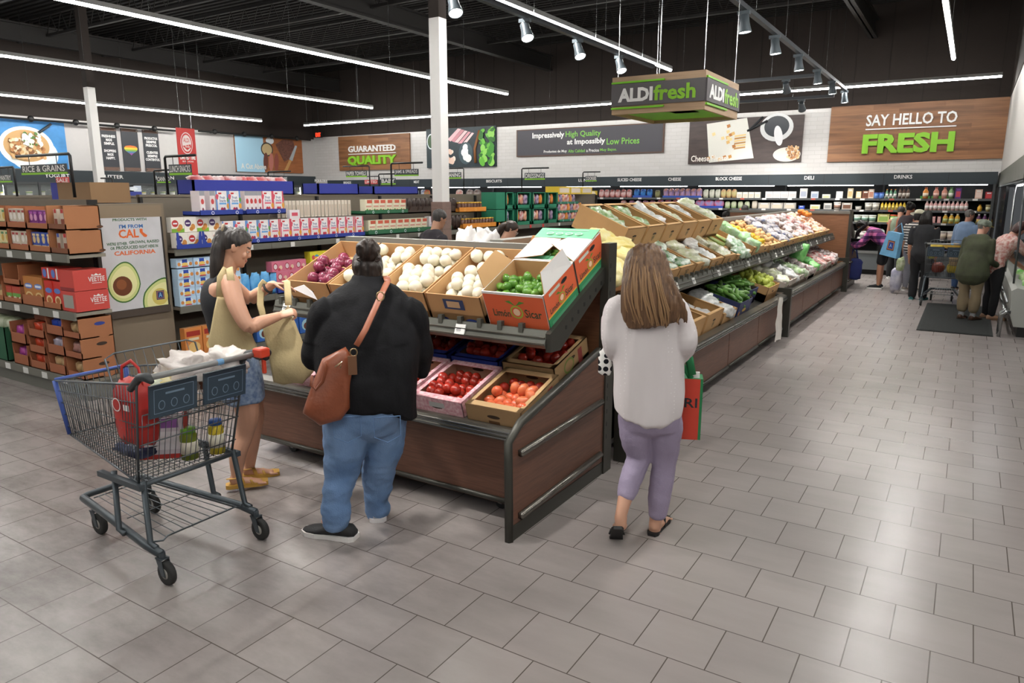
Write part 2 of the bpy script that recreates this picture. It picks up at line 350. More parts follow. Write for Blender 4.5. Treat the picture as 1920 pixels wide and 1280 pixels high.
def deli(b, w, h, t):
    q = R; b.box((0, -.06, 0), (w, 0, h), mt('#2c3a40', .5, var=.4, vs=3)); y = -.0612
    b.ell(w * .07, h * .68, w * .06, h * .2, mt('#d8e4e6', .4), y); b.ell(w * .07, h * .68, w * .05, h * .17, mt('#31502a', .4), y - .001)
    for k in range(5): b.flat([(w * (.32 + .05 * k), h * (.72 - .04 * k)), (w * (.47 + .05 * k), h * (.98 - .03 * k)), (w * (.52 + .045 * k), h * (.96 - .03 * k)), (w * (.36 + .055 * k), h * (.66 - .02 * k))], mt(['#e2b7bd', '#c98790', '#e7c4c6', '#d497a0', '#ebcdcd'][k], .45), y - .001 * k)
    blobs(b, w, h, 8, ['#e6c7b5', '#f0ded0', '#d9ae98'], w * .36, h * .28, w * .07, h * .14, h * .06, h * .12, y - .004, q)
    b.ell(w * .58, h * .35, w * .1, h * .28, mt('#3c5157', .4), y - .007); blobs(b, w, h, 8, ['#f3f3f0', '#e9ecec'], w * .58, h * .35, w * .04, h * .16, h * .09, h * .12, y - .008, q)
    b.tube([(w * .72, y - .012, h * .1), (w * .71, y - .012, h * .45), (w * .78, y - .012, h * .9)], .05, mt('#8a5a34', .6), 6)
    blobs(b, w, h, 60, ['#3c8a2c', '#67b53c', '#2c6b22', '#8fcf5c'], w * .88, h * .5, w * .1, h * .42, h * .05, h * .13, y - .02, q, .25)
board('wall_picture', 'food photo board of ham, mozzarella and salad greens', 'picture', (801, 243), (932, 312), ('Y', BW), deli)
def cheese(b, w, h, t):
    q = R; b.box((0, -.06, 0), (w, 0, h), mt('#493b38', .5, var=.35, vs=2, stretch=(1, 1, 6))); y = -.0612
    b.flat([(w * .16, h * .9), (w * .52, h * .99), (w * .6, h * .1), (w * .2, h * .02)], mt('#dedcd3', .45), y)
    for k in range(6): b.flat([(w * .42, h * (.3 + .055 * k)), (w * .52, h * (.33 + .055 * k)), (w * .52, h * (.365 + .055 * k)), (w * .42, h * (.34 + .055 * k))], mt(['#b98a52', '#e6c98a'][k % 2], .5), y - .001)
    for i in range(16): 
        x = w * q.uniform(.16, .42); z = h * q.uniform(.04, .8); s = h * .07
        b.flat([(x, z), (x + s, z + s * .4), (x + s * .7, z + s * 1.3), (x - s * .3, z + s)], mt(q.choice(['#dcb26c', '#e9d094', '#c89048', '#b9793c']), .5), y - .002 - .0003 * i)
    b.tube([(w * .55, y - .01, h * .72), (w * .66, y - .01, h * .99)], .03, INK, 5); b.tube([(w * .53, y - .01, h * .7), (w * .7, y - .01, h * .9)], .03, INK, 5)
    b.ell(w * .78, h * .75, w * .14, h * .3, mt('#d5d6d6', .35), y - .003, 28); b.ell(w * .78, h * .77, w * .105, h * .225, mt('#2b2f36', .35), y - .005, 28)
    b.ell(w * .80, h * .57, w * .035, h * .22, mt('#e4e4e6', .35), y - .007, rot=.2)
    b.ell(w * .88, h * .16, w * .115, h * .3 * .52, mt('#d8d3ca', .35), y - .003, 28); blobs(b, w, h, 60, ['#c99a6a', '#8a5a38', '#e2c49a', '#b57f50'], w * .93, h * .2, w * .05, h * .13, h * .02, h * .04, y - .006, q)
    c = mt('#efe9df', .5)
    b.text('Cheese Please', w * .03, h * .05, w * .33, h * .14, c, y - .012)
board('wall_picture', 'dark food photo board with cheese cubes and a mortar', 'picture', (1295, 226), (1502, 303), ('Y', BW), cheese)
def bowl(b, w, h, t):
    q = R; b.box((0, -.06, 0), (w, 0, h), mt('#3f8fd0', .5, var=.3, vs=3)); y = -.0612
    b.ell(w * .42, h * .38, w * .4, h * .56, mt('#cfe3f2', .4), y, 30, a0=-.6, a1=2 * PI - .9) if 0 else None
    cl = lambda ps: [(min(max(x, 0), w), min(max(z, 0), h)) for x, z in ps]
    def E(cx, cz, rx, rz, m, dy, rot=0): b.flat(cl([(cx + rx * math.cos(a) * math.cos(rot) - rz * math.sin(a) * math.sin(rot), cz + rx * math.cos(a) * math.sin(rot) + rz * math.sin(a) * math.cos(rot)) for a in [2 * PI * i / 32 for i in range(32)]]), m, y - dy)
    E(w * .62, h * .3, w * .27, h * .38, mt('#d9ebf5', .4), 0); E(w * .55, h * .45, w * .3, h * .42, mt('#eef0ea', .4), .001); E(w * .55, h * .47, w * .25, h * .33, mt('#c9a06a', .5), .002)
    blobs(b, w, h, 130, ['#d9b07a', '#b97f4c', '#e9d3ab', '#8a5a34', '#f0e6cc'], w * .55, h * .42, w * .18, h * .2, h * .02, h * .05, y - .003, q)
    blobs(b, w, h, 50, ['#fbf8ec', '#f3eedc', '#ffffff', '#5a7a3c'], w * .6, h * .62, w * .1, h * .12, h * .02, h * .05, y - .06, q)
    b.tube([(w * .68, y - .09, h * .75), (w * .83, y - .09, h * .95)], .035, mt('#50565c', .3, .6), 6)
board('wall_picture', 'bright blue food photo of a bowl of risotto', 'picture', (-60, 217), (128, 318), ('X', LW), bowl)
def steak(b, w, h, t):
    q = R; b.box((0, -.06, 0), (w, 0, h), mt('#a8673c', .5, var=.3, vs=1.5, stretch=(1, 1, 8))); y = -.0612
    b.rect(0, 0, w * .4, h, mt('#a5cfe6', .5), y); b.ell(w * .5, h * .9, w * .06, h * .1, mt('#e5edf2', .4), y - .001); b.ell(w * .45, h * .65, w * .09, h * .2, mt('#3a3430', .4), y - .001); b.ell(w * .45, h * .65, w * .075, h * .16, mt('#c9b184', .5), y - .002)
    b.flat([(w * .58, h * .8), (w * .7, h * .97), (w * .86, h * .95), (w * .88, h * .75), (w * .78, h * .4), (w * .7, h * .32)], mt('#7c5145', .5, var=.5, vs=14), y - .002)
    for k in range(3): b.ell(w * (.42 + .08 * k), h * .3, w * .035, h * .26, mt(['#6b3a30', '#b97367', '#8f4d42'][k], .5), y - .003, rot=-.1)
    b.flat([(w * .78, h * .4), (w * .83, h * .35), (w * .92, h * .8), (w * .89, h * .82)], mt('#c9d3da', .25, .6), y - .004); b.flat([(w * .68, h * .03), (w * .73, h * .02), (w * .82, h * .36), (w * .78, h * .38)], mt('#c2935c', .5), y - .004)
    b.text('A Cut Above', w * .06, h * .08, w * .36, h * .15, WHITE, y - .006, bold=.03)
board('wall_picture', 'food photo board of sliced steak on a wooden board', 'picture', (437, 252), (567, 325), ('X', LW), steak)
def dark_banner(lines, heart=False):
    def f(b, w, h, t):
        br = mt('#6b5246', .6)
        b.box((0, -.03, 0), (w, 0, h), mt('#36383d', .6)); b.box((0, -.035, h * .93), (w, 0, h), br); b.box((0, -.035, 0), (w, 0, h * .08), br); y = -.031
        for sx in (.06, .94):
            for z in (.965, .04): b.ell(w * sx, h * z, w * .03, w * .03, STEEL, y - .006, 8)
        if heart:
            cols = ['#c9403a', '#dd7a35', '#e2c23c', '#7fa844', '#4d7a9a', '#8a4f94']
            def inside(u): return None
            for k in range(24):   # stripes cut to a heart
                z0 = -1 + 2 * k / 24; z1 = z0 + 2 / 24
                def half(z):
                    z = z * 1.05; best = 0
                    for i in range(60):
                        a = PI * i / 60; hx = math.sin(a) ** 3; hz = (13 * math.cos(a) - 5 * math.cos(2 * a) - 2 * math.cos(3 * a) - math.cos(4 * a)) / 16
                        if abs(hz - z) < .05: best = max(best, hx)
                    return best
                a0, a1 = half(z0), half(z1)
                if a0 + a1 < .05: continue
                b.flat([(w * (.5 - .4 * a0), h * (.5 + .13 * z0)), (w * (.5 + .4 * a0), h * (.5 + .13 * z0)), (w * (.5 + .4 * a1), h * (.5 + .13 * z1)), (w * (.5 - .4 * a1), h * (.5 + .13 * z1))], mt(cols[min(5, int((1 - (z0 + 1) / 2) * 6.2))], .6), y)
        for i, l in enumerate(lines):
            if l: b.text(l, w * (.5 - .046 * len(l)), h * (.77 - .085 * i), w * .092 * len(l), h * .062, LET, y, bold=.035)
    return f
board('wall_banner', 'dark banner starting with freshness made simple, by the column', 'banner', (185, 238), (224.5, 320), ('X', LW + .0), dark_banner(['FRESHNESS', 'MADE', 'SIMPLE.', '', 'SHOPPERS', 'MADE', 'HAPPY.']), group='dark wall banners')
board('wall_banner', 'dark banner with a rainbow striped heart', 'banner', (224.8, 240), (263.8, 321), ('X', LW), dark_banner([], True), group='dark wall banners')
board('wall_banner', 'dark banner with Spanish words on fresh products, beside the heart', 'banner', (265.5, 243), (302, 322), ('X', LW), dark_banner(['PRODUCTOS', 'SIEMPRE', 'FRESCOS.', '', 'CLIENTES', 'SIEMPRE', 'CONTENTOS.']), group='dark wall banners')
def pipe(y0, y1, z, lab):
    t = thing('picture_rail', lab, 'rail', (LW + .25, y0, z)); b = MB(); b.cyl((0, 0, 0), (0, y1 - y0, 0), .03, BLACK, 8)
    for k in range(int((y1 - y0) / 1.15)): b.ball((.0, .6 + k * 1.15, .02), .085, BLACK, 8, 6); b.cyl((-.25, .6 + k * 1.15, 0), (0, .6 + k * 1.15, 0), .02, BLACK, 6)
    child(t, 'pipe', b)
pipe(8.2, 14.2, 3.8, 'black pipe rail over the bowl picture and dark banners'); pipe(14.9, 19.6, 3.85, 'black pipe rail over the steak picture')
def finds(b, w, h, t):
    b.box((0, -.02, 0), (w, 0, h), RED); y = -.021; c = mt('#e9d9d6', .5)
    b.ell(w * .5, h * .68, w * .33, h * .235, c, y); b.ell(w * .5, h * .68, w * .3, h * .215, RED, y - .001); b.ell(w * .5, h * .68, w * .25, h * .18, c, y - .002)
    b.text('ALDI', w * .33, h * .70, w * .32, h * .09, RED, y - .003); b.flat([(w * .27, h * .62), (w * .72, h * .66), (w * .72, h * .60), (w * .5, h * .53)], RED, y - .003); b.text('finds', w * .4, h * .585, w * .25, h * .06, c, y - .004)
    b.text('LIMITED TIME', w * .08, h * .33, w * .84, h * .085, LET, y, bold=.035); b.text('BUYS. WOW!', w * .2, h * .27, w * .6, h * .035, LET, y)
    for k in (.25, .85): b.cyl((w * k, -.01, h), (w * k, -.01, h + 3.2), .006, STEEL, 4)
board('hanging_banner', 'red hanging banner for limited time finds', 'banner', (329, 239), (371, 328), ('X', -17.5), finds, group=None)
# exit sign
t = thing('exit_sign', 'small red lit exit sign in the far left corner', 'sign', at(598, 258, Y=19.6)); b = MB(); b.box((-.16, -.03, 0), (.16, .03, .2), BLACK); child(t, 'sign_case', b)
b = MB(); b.text('EXIT', -.13, .03, .26, .14, mt('#ff3a20', .5, emit=2.2), -.031, .004); child(t, 'letters', b); b = MB(); b.cyl((0, 0, .2), (0, 0, 2.45), .01, BLACK, 6); child(t, 'hanger', b)
# ---------------------------------------------------------------- hanging produce sign: a box of four planked sides
SY0, SX0, SX1 = 8.0, -3.66, -2.565; SY1 = 9.3
t = thing('hanging_sign', 'wooden box sign with green fresh lettering hung over the produce', 'sign', (SX0, SY0, 2.79)); W_, D_, H_ = SX1 - SX0, SY1 - SY0, .41
pk = mt('#b79a7c', .6, var=.18, vs=3, stretch=(1, 1, 12)); gl = mt('#79c623', .45); sg = mt('#5d5a5c', .6)
b = MB()
for (x0, y0, x1, y1) in ((0, 0, W_, .03), (0, D_ - .03, W_, D_), (0, .03, .03, D_ - .03), (W_ - .03, .03, W_, D_ - .03)): b.box((x0, y0, 0), (x1, y1, H_), pk)
for z in (.06, .33): b.box((.03, .03, z - .02), (W_ - .03, D_ - .03, z), gl) if z < .2 else None
b.box((.55, .3, .04), (.85, .62, .062), mt('#6a4632', .6)); child(t, 'crate_box', b)
b = MB(); b.box((0, -.02, .09), (W_, 0, .33), sg); b.box((W_, 0, .09), (W_ + .02, D_, .33), sg); child(t, 'sign_band', b)
b = MB()
b.text('ALDI', W_ * .08, .13, W_ * .38, .15, LET, -.021, .004, bold=.045); child(t, 'white_lettering', b); b = MB(); b.text('ALDI', D_ * .06, .13, D_ * .42, .15, LET, W_ + .021, .004, ax='+X', bold=.045); child(t, 'white_lettering', b)
b = MB(); b.text('fresh', W_ * .47, .125, W_ * .44, .165, LIME, -.021, .004, bold=.03); child(t, 'green_lettering', b); b = MB(); b.text('fresh', D_ * .5, .125, D_ * .44, .165, LIME, W_ + .021, .004, ax='+X', bold=.03); child(t, 'green_lettering', b)
for z in (.055, .335):
    b = MB(); b.box((0, -.022, z), (W_ * .58, -.001, z + .02), gl); child(t, 'green_slot', b); b = MB(); b.box((W_ + .001, .02, z), (W_ + .022, D_ * .6, z + .02), gl); child(t, 'green_slot', b)
for x, y in ((.05, .05), (W_ * .5, .05), (W_ - .04, .06), (W_ - .04, D_ - .05), (.05, D_ - .05)):
    b = MB(); b.cyl((x, y, H_), (x, y, 3.5), .005, STEEL, 4); child(t, 'cable', b)
# ================================================================ produce displays
WOODP = mt('#6d4a3a', .42, var=.35, vs=4, stretch=(1.2, 1.2, 22), bump=.05, bs=30); WOODL = mt('#8f6144', .45, var=.3, vs=4, stretch=(1.2, 1.2, 24))
DKM = mt('#45443e', .4, .5); DKP = mt('#2b2a28', .5); LIPM = mt('#6a665e', .3, .6)
A24 = math.radians(24); A16 = math.radians(16)
def disp(name, label, org, ax, n, L, ends=(), seams=None, tags_=True, light_back=False):
    """a sloped two level produce display; local x along, y into the shelf, z up"""
    ax = V(ax); ay = V((0, 0, 1)).cross(ax); F = frame(org, ax, ay, V((0, 0, 1)))
    t = thing(name, label, 'display', org, math.atan2(ax.y, ax.x), 'produce displays')
    cuts = seams or [L * k / n for k in range(n + 1)]
    for a, c in zip(cuts, cuts[1:]):
        b = MB(); b.box((a + .008, .02, .09), (c - .008, .05, .5), WOODP); p = child(t, 'base_panel', b)
        b = MB(); b.tube([(a + .03, .012, .115), (c - .03, .012, .115)], .016, DKM, 6); d = MB(); d = b; q = d.obj('bumper_rail', p)
        b = MB(); b.rings([[(x, -.015, .5), (x, -.03, .53), (x, -.012, .572), (x, .06, .585), (x, .06, .5)] for x in (a + .004, c - .004)], LIPM)
        for zz in (.512, .535, .552): b.box((a + .01, -.032, zz), (c - .01, -.02, zz + .006), STEEL)
        child(t, 'front_lip', b)
        b = MB(); b.rings([[(x, .235, 1.01), (x, .22, 1.03), (x, .25, 1.115), (x, .275, 1.115), (x, .275, 1.01)] for x in (a + .01, c - .01)], RAIL)
        for k in range(max(1, int((c - a) / .15))): xx = a + .06 + k * .15; b.box((xx, .238, 1.09), (xx + .03, .272, 1.145), RAIL)
        for q2 in (0, .035): b.box((a + .015, .214 + q2 * .35, 1.035 + q2), (c - .015, .225 + q2 * .35, 1.043 + q2), LIPM)
        r = child(t, 'price_rail', b)
        if tags_:
            for k in range(max(1, int((c - a) / .55))):
                b = MB(); xx = a + .1 + k * .5 + R.uniform(0, .12); b.rings([[(xx, .213, 1.04), (xx + .075, .213, 1.04), (xx + .075, .237, 1.098), (xx, .237, 1.098)], [(xx, .222, 1.04), (xx + .075, .222, 1.04), (xx + .075, .246, 1.098), (xx, .246, 1.098)]], TAGW)
                for zz in range(3): b.box((xx + .01, .2185 + zz * .003, 1.05 + zz * .01), (xx + .045, .2195 + zz * .004, 1.055 + zz * .01), INK)
                b.obj('price_tag', r)
        b = MB(); b.box((a + .01, 1.03, .05), (c - .01, 1.07, 1.5), WOODL); child(t, 'back_panel', b)
        b = MB(); b.box((a, 1.015, 1.5), (c - .003, 1.085, 1.55), mt('#83817a', .35, .5)); child(t, 'top_rail', b)
    b = MB(); b.rings([[(x, .06, .53), (x, 1.03, .808), (x, 1.03, .79), (x, .06, .51)] for x in (.0, L)], DKP); child(t, 'lower_deck', b)
    b = MB(); b.rings([[(x, .27, 1.08), (x, 1.03, 1.418), (x, 1.03, 1.395), (x, .27, 1.05)] for x in (.01, L - .01)], DKP)
    child(t, 'upper_shelf', b)
    b = MB(); b.box((0, .12, .06), (L, 1.0, .1), DKP); child(t, 'base_frame', b)
    for k in range(n):
        for yy in (.14,):
            b = MB(); xx = .25 + k * (L - .5) / max(1, n - 1); b.cyl((xx, yy - .02, .04), (xx, yy + .02, .04), .04, BLACK, 10); b.box((xx - .015, yy - .03, .035), (xx + .015, yy + .03, .09), STEEL); child(t, 'caster', b)
    for x in ends:   # end panel, bumper rails, upright and slotted arm on each closed end
        s = 1 if x > L / 2 else -1; x0, x1 = (x, x + .035) if s > 0 else (x - .035, x)
        pts = [(-.21, 0), (-.215, .575), (-.1, .648), (.9, .872), (.97, .872), (.97, 0)]
        b = MB(); b.rings([[(q, y, z) for y, z in pts] for q in (x0, x1)], WOODP)
        p = child(t, 'end_panel', b)
        b = MB(); ps = [V((x + s * .02, y, z)) for y, z in [(-.21, .0), (-.218, .58), (-.1, .655), (.9, .88)]]; b.tube(ps, .027, DKM, 6); b.obj('edge_trim', p)
        b = MB(); b.box((x0 - .004, -.21, 0), (x1 + .004, .97, .09), DKM); b.obj('kick_plate', p)
        for z in (.5, .13):
            b = MB(); b.tube([(x + s * .05, -.14, z), (x + s * .05, .9, z + .035)], .022, mt('#77736c', .25, .8), 8); b.obj('bumper_rail', p)
        b = MB(); b.box((x0 - .01, .96, 0), (x1 + .012, 1.08, 1.58), DKM)
        for k in range(14): b.box((x1 + .0125, .985, .25 + k * .09), (x1 + .0135, .997, .28 + k * .09), BLACK) if s > 0 else None
        child(t, 'upright', b)
        b = MB(); b.rings([[(q, y, z) for y, z in [(.24, .99), (.235, 1.1), (.97, 1.43), (.97, 1.33), (.36, .985)]] for q in ((L - .012, L + .02) if s > 0 else (-.02, .012))], DKM)
        for k in range(7): b.box((L + .0205, .42 + k * .08, 1.10 + k * .036), (L + .0215, .44 + k * .08, 1.125 + k * .036), BLACK) if s > 0 else None
        child(t, 'shelf_arm', b)
    us = F @ frame((0, .27, 1.085), (1, 0, 0), (0, math.cos(A24), math.sin(A24)), (0, -math.sin(A24), math.cos(A24)))
    ls = F @ frame((0, .06, .535), (1, 0, 0), (0, math.cos(A16), math.sin(A16)), (0, -math.sin(A16), math.cos(A16)))
    return t, us, ls
EX0, EX1, EY = -4.36, -2.0, 3.33
_, EU, EL = disp('produce_display', 'wood panelled end display facing the camera with onions, limes and tomatoes', V((EX0, EY, 0)), (1, 0, 0), 2, EX1 - EX0, ends=(EX1 - EX0,), seams=[0, 1.05, EX1 - EX0])
RX = -1.97; R1, R2, R3 = 4.62, 10.0, 15.35
_, RU1, RL1 = disp('produce_display', 'nearer section of the long wood display along the right aisle', V((RX, R1, 0)), (0, 1, 0), 5, R2 - R1, seams=[0, .4, 1.54, 2.81, 4.06, R2 - R1])
_, RU2, RL2 = disp('produce_display', 'farther section of the long wood display along the right aisle', V((RX, R2 + .06, 0)), (0, 1, 0), 4, R3 - R2 - .06)
_, BU, BL = disp('produce_display', 'back side of the long produce display, facing the grocery shelves', V((-4.12, R3, 0)), (0, -1, 0), 6, R3 - R1, tags_=False)
_, FU, FL = disp('produce_display', 'far end display with a wood back panel, beside the woman in plaid', V((EX1 + .0, 16.75, 0)), (-1, 0, 0), 2, 2.36, ends=(0, 2.36))
for y in (R2 + .03, R1 - .02, R3 + .03):
    b = MB(); b.box((-.06, -.04, 0), (.04, .04, .66), DKM); b.box((-.3, -.03, .6), (.0, .03, .66), DKM); tag(b.obj('display_post', None, (RX + .03, y, 0)), {0: 'dark metal post between the two sections of the long display', 1: 'dark metal post at the near end of the long display', 2: 'dark green post at the far end of the long display'}[0 if y > R2 and y < 12 else 1 if y < 6 else 2], 'post')
# ---------------------------------------------------------------- crates
def crate_mesh(w, d, h, out, inn=None, fl=.02, th=.007, front=1.0, back=1.0, lip=0, holes=True, deco=None, name='crate', rim=None):
    inn = inn or out; b = MB(); hf = h * front; hb = h * back
    b.box((0, 0, 0), (w, d, fl), inn)
    def wall(p, q, z0, z1, nrm):
        p = V(p); q = V(q); n = V(nrm) * th
        b.add([p, q, q + V((0, 0, z1)), p + V((0, 0, z0))], [(0, 1, 2, 3)], out)
        b.add([p + n, q + n, q + n + V((0, 0, z1)), p + n + V((0, 0, z0))], [(3, 2, 1, 0)], inn)
        b.add([p + V((0, 0, z0)), q + V((0, 0, z1)), q + n + V((0, 0, z1)), p + n + V((0, 0, z0))], [(0, 1, 2, 3)], rim or out)
        b.add([q, q + n, q + n + V((0, 0, z1)), q + V((0, 0, z1))], [(0, 1, 2, 3)], out); b.add([p + n, p, p + V((0, 0, z0)), p + n + V((0, 0, z0))], [(0, 1, 2, 3)], out)
    wall((0, 0, 0), (w, 0, 0), hf, hf, (0, 1, 0)); wall((w, 0, 0), (w, d, 0), hf, hb, (-1, 0, 0)); wall((w, d, 0), (0, d, 0), hb, hb, (0, -1, 0)); wall((0, d, 0), (0, 0, 0), hb, hf, (1, 0, 0))
    if lip:
        L = lip; r = rim or out
        b.box((0, 0, hf - .004), (w, L, hf), r); b.box((0, d - L, hb - .004), (w, d, hb), r)
        if front == back: b.box((0, 0, hf - .004), (L * .6, d, hf), r); b.box((w - L * .6, 0, hf - .004), (w, d, hf), r)
    if holes:
        k = mt('#3a2a1c', .9)
        b.ell(w * .5, hf * .62, .045, .012, k, -.0008); b.ell(d * .5, h * .72, .045, .013, k, w + .0008, ax='+X'); b.ell(w * .5, hb * .72, .045, .012, k, d - th - .001)
    if deco: deco(b, w, d, h)
    return b.mesh(name)
def put(me, S, x, s, h, label, cat='crate', group=None, name='produce_crate', rx=0, rz=0):
    o = bpy.data.objects.new(name, me); COL.objects.link(o)
    o.matrix_world = S @ Mx.Translation(V((x, s, h))) @ Mx.Rotation(rx, 4, 'X') @ Mx.Rotation(rz, 4, 'Z')
    return tag(o, label, cat, group)
CR1 = mt('#b98d5e', .8, var=.1, vs=5, bump=.1, bs=30); CR1i = mt('#c39a6b', .8, var=.08, vs=5)
def onion_mesh(r, m, root, neck=1.0):
    b = MB(); b.lathe([(.001, -r * .86), (r * .12, -r * .86), (r * .45, -r * .78), (r * .82, -r * .48), (r, 0), (r * .9, r * .42), (r * .6, r * .74), (r * .25, r * .9), (r * .1, r * (.95 + .12 * neck)), (r * .06, r * (.95 + .35 * neck)), (.001, r * (.95 + .36 * neck))], m, 16)
    return b
def pile(S, x0, x1, s0, s1, z, r, protos, label, group, name, layers=(1.0,), cat='vegetable', sq=.92, jit=.18, seed=1, wild=True):
    """individual pieces lying in a crate on slope S, in staggered layers"""
    q = random.Random(seed); n = 0
    for li, fill in enumerate(layers):
        nx = max(1, int((x1 - x0) / (2 * r * sq))); ny = max(1, int((s1 - s0) / (1.8 * r * sq)))
        for j in range(ny):
            for i in range(nx):
                if li and q.random() > fill: continue
                if not li and q.random() > fill: continue
                st = .5 if (j + li) % 2 else 0
                x = x0 + r + (i + st) * ((x1 - x0 - 2 * r) / max(1, nx - .5)) + q.uniform(-1, 1) * r * jit
                y = s0 + r + (j + .45 * (li % 2)) * ((s1 - s0 - 2 * r) / max(1, ny - .55)) + q.uniform(-1, 1) * r * jit
                if x > x1 - r * .8 or y > s1 - r * .8: continue
                zz = z + r * .9 + li * 1.42 * r + q.uniform(0, 1) * r * .15
                o = q.choice(protos); me = o if isinstance(o, bpy.types.Mesh) else None
                ob = bpy.data.objects.new(name, o); COL.objects.link(ob)
                rot = (q.uniform(0, 6.3), q.uniform(0, 6.3) if wild else q.uniform(-.5, .5), q.uniform(0, 6.3))
                from mathutils import Euler
                ob.matrix_world = S @ Mx.Translation(V((x, y, zz))) @ Euler(rot).to_matrix().to_4x4()
                tag(ob, label, cat, group); n += 1
    return n
def ex(x): return x - EX0
# red onions and white onions
rom = mt('#5c1c30', .25, var=.4, vs=9, stretch=(4, 4, .6), c2='#8a3a52'); wom = mt('#dbd4be', .3, var=.12, vs=6, stretch=(3, 3, .6)); 
RO = []
for k in range(3):
    RO.append(onion_mesh(.043 + .003 * k, rom, None).mesh('red_onion'))
WO = [onion_mesh(.044 + .002 * k, wom, None, .2).mesh('white_onion') for k in range(3)]
b = MB(); bx = []
def deco_onion(b, w, d, h): b.rect(w * .3, h * .5, w * .68, h * .85, mt('#2c3f66', .6), -.0012); b.rect(w * .36, h * .56, w * .6, h * .78, mt('#c8a680', .6), -.0016); b.ell(w * .2, h * .1, .05, .02, mt('#2c3f86', .6), -.0012); b.ell(w * .75, h * .1, .05, .02, mt('#2c3f86', .6), -.0012)
cm = crate_mesh(.415, .62, .205, CR1, CR1i, fl=.07, name='onion_crate'); cmd = crate_mesh(.415, .62, .205, CR1, CR1i, fl=.07, deco=deco_onion, name='onion_crate')
for i, (x, lab, me) in enumerate([(-4.17, 'open cardboard crate of red onions, leftmost on the upper shelf', cm), (-3.735, 'cardboard crate of white onions beside the red onions', cm), (-3.305, 'cardboard crate of white onions, middle of the three', cm), (-2.872, 'cardboard crate of white onions right beside the lime box', cmd)]):
    put(me, EU, ex(x), .02, 0, lab, 'crate', 'onion crates')
    a0, a1 = ex(x) + .012, ex(x) + .403
    if i == 0:
        pile(EU, a0, a1, .03, .4, .07, .046, RO, 'red onion in the leftmost crate of the upper shelf', 'red onions', 'red_onion', (1, .35), seed=3); pile(EU, a0, a1, .4, .6, .07, .046, RO, 'red onion in the leftmost crate of the upper shelf', 'red onions', 'red_onion', (.9,), seed=4)
    else:
        lab = ['', 'white onion in the crate beside the red onions', 'white onion in the middle crate of white onions', 'white onion in the crate beside the limes'][i]
        pile(EU, a0, a1, .03, .38, .07, .047, WO, lab, 'white onions, ' + ['', 'left', 'middle', 'right'][i] + ' crate', 'white_onion', (1, .6), seed=10 + i); pile(EU, a0, a1, .38, .61, .07, .047, WO, lab, 'white onions, ' + ['', 'left', 'middle', 'right'][i] + ' crate', 'white_onion', (1, .15 if i == 3 else .5), seed=20 + i)
# lime boxes: white inside, orange and green printed outside
ORG = mt('#d9623a', .5); LGR = mt('#2f8a58', .5); YLW = mt('#e2b13c', .5); MNT = mt('#7fc79c', .5); WHT = mt('#e6e4e1', .55); LTXT = mt('#24452f', .5)
def lime_logo(b, x, z, w, h, y, ax, one=False):
    b.text('Lim\u00f3n', x, z + h * .1, w * .36, h * .4, LTXT, y, ax=ax); b.text('Sicar', x + w * .66, z + h * .16, w * .34, h * .46, LTXT, y, ax=ax)
    cx, cz = x + w * .5, z + h * .42
    e = 1 if ax == '+X' else -1
    b.ell(cx, cz, w * .13, h * .36, mt('#9ab23c', .5), y, ax=ax); b.ell(cx, cz, w * .1, h * .28, ORG, y + e * .0004, ax=ax); b.ell(cx, cz, w * .07, h * .2, mt('#e6c8a6', .5), y + e * .0008, ax=ax)
    for s in (-1, 1): b.flat([(cx, cz + h * .34), (cx + s * w * .1, cz + h * .62), (cx + s * w * .2, cz + h * .56)][::s], mt('#4f8a34', .5), y + e * .0004, ax=ax)
def lime_deco(b, w, d, h):
    b.rect(.004, .0, w - .004, h * .96, ORG, -.001); lime_logo(b, w * .12, h * .28, w * .8, h * .5, -.002, '-Y'); b.rect(.004, h * .94, w - .004, h, WHT, -.0012)
    X = w + .001
    b.rect(.006, h * .36, d - .006, h * .98, ORG, X, '+X'); b.rect(.006, .004, d - .006, h * .32, LGR, X, '+X'); b.rect(.006, h * .32, d - .006, h * .36, YLW, X, '+X')
    lime_logo(b, d * .1, h * .36, d * .78, h * .36, X + .001, '+X'); b.rect(d * .15, h * .82, d * .5, h * .9, mt('#c3c9bd', .6), X + .001, '+X'); b.ell(d * .64, h * .84, .04, .014, BLACK, X + .001, ax='+X')
    b.rect(d * .1, h * .06, d * .9, h * .2, mt('#4f9c72', .5), X + .001, '+X')
LW_ = .425
lm = crate_mesh(LW_, .40, .25, WHT, CR1i, fl=.07, deco=lime_deco, holes=False, name='lime_box')
o = put(lm, EU, ex(-2.435), .03, 0, 'open lime box with orange print at the front right corner', 'box', 'lime boxes', 'lime_box')
def flap(p, name, pts, m, m2=None):
    b = MB(); c = sum((V(q) for q in pts), V()) / len(pts); n = (V(pts[1]) - V(pts[0])).cross(V(pts[2]) - V(pts[1])).normalized() * .005
    b.add([V(q) for q in pts], [tuple(range(len(pts)))], m); b.add([V(q) - n for q in pts], [tuple(range(len(pts)))[::-1]], m2 or m)
    k = len(pts); b.add([V(q) for q in pts] + [V(q) - n for q in pts], [(i, i + k, (i + 1) % k + k, (i + 1) % k) for i in range(k)], CR1)
    return child(p, name, b)
flap(o, 'left_flap', [(0, .03, .25), (-.04, .06, .35), (-.05, .3, .365), (0, .38, .25)], CR1, CR1i)
f = flap(o, 'right_flap', [(LW_, .38, .25), (LW_ - .01, .33, .38), (LW_ - .02, .06, .37), (LW_, .02, .25)], WHT, WHT)
b = MB(); b.ell(-.2, .31, .05, .014, mt('#2c4a20', .6), LW_ - .0185, ax='-X'); child(o, 'hand_hole', b)
o2 = put(lm, EU, ex(-2.435), .44, 0, 'closed lime box behind the open one, green lid on top', 'box', 'lime boxes', 'lime_box')
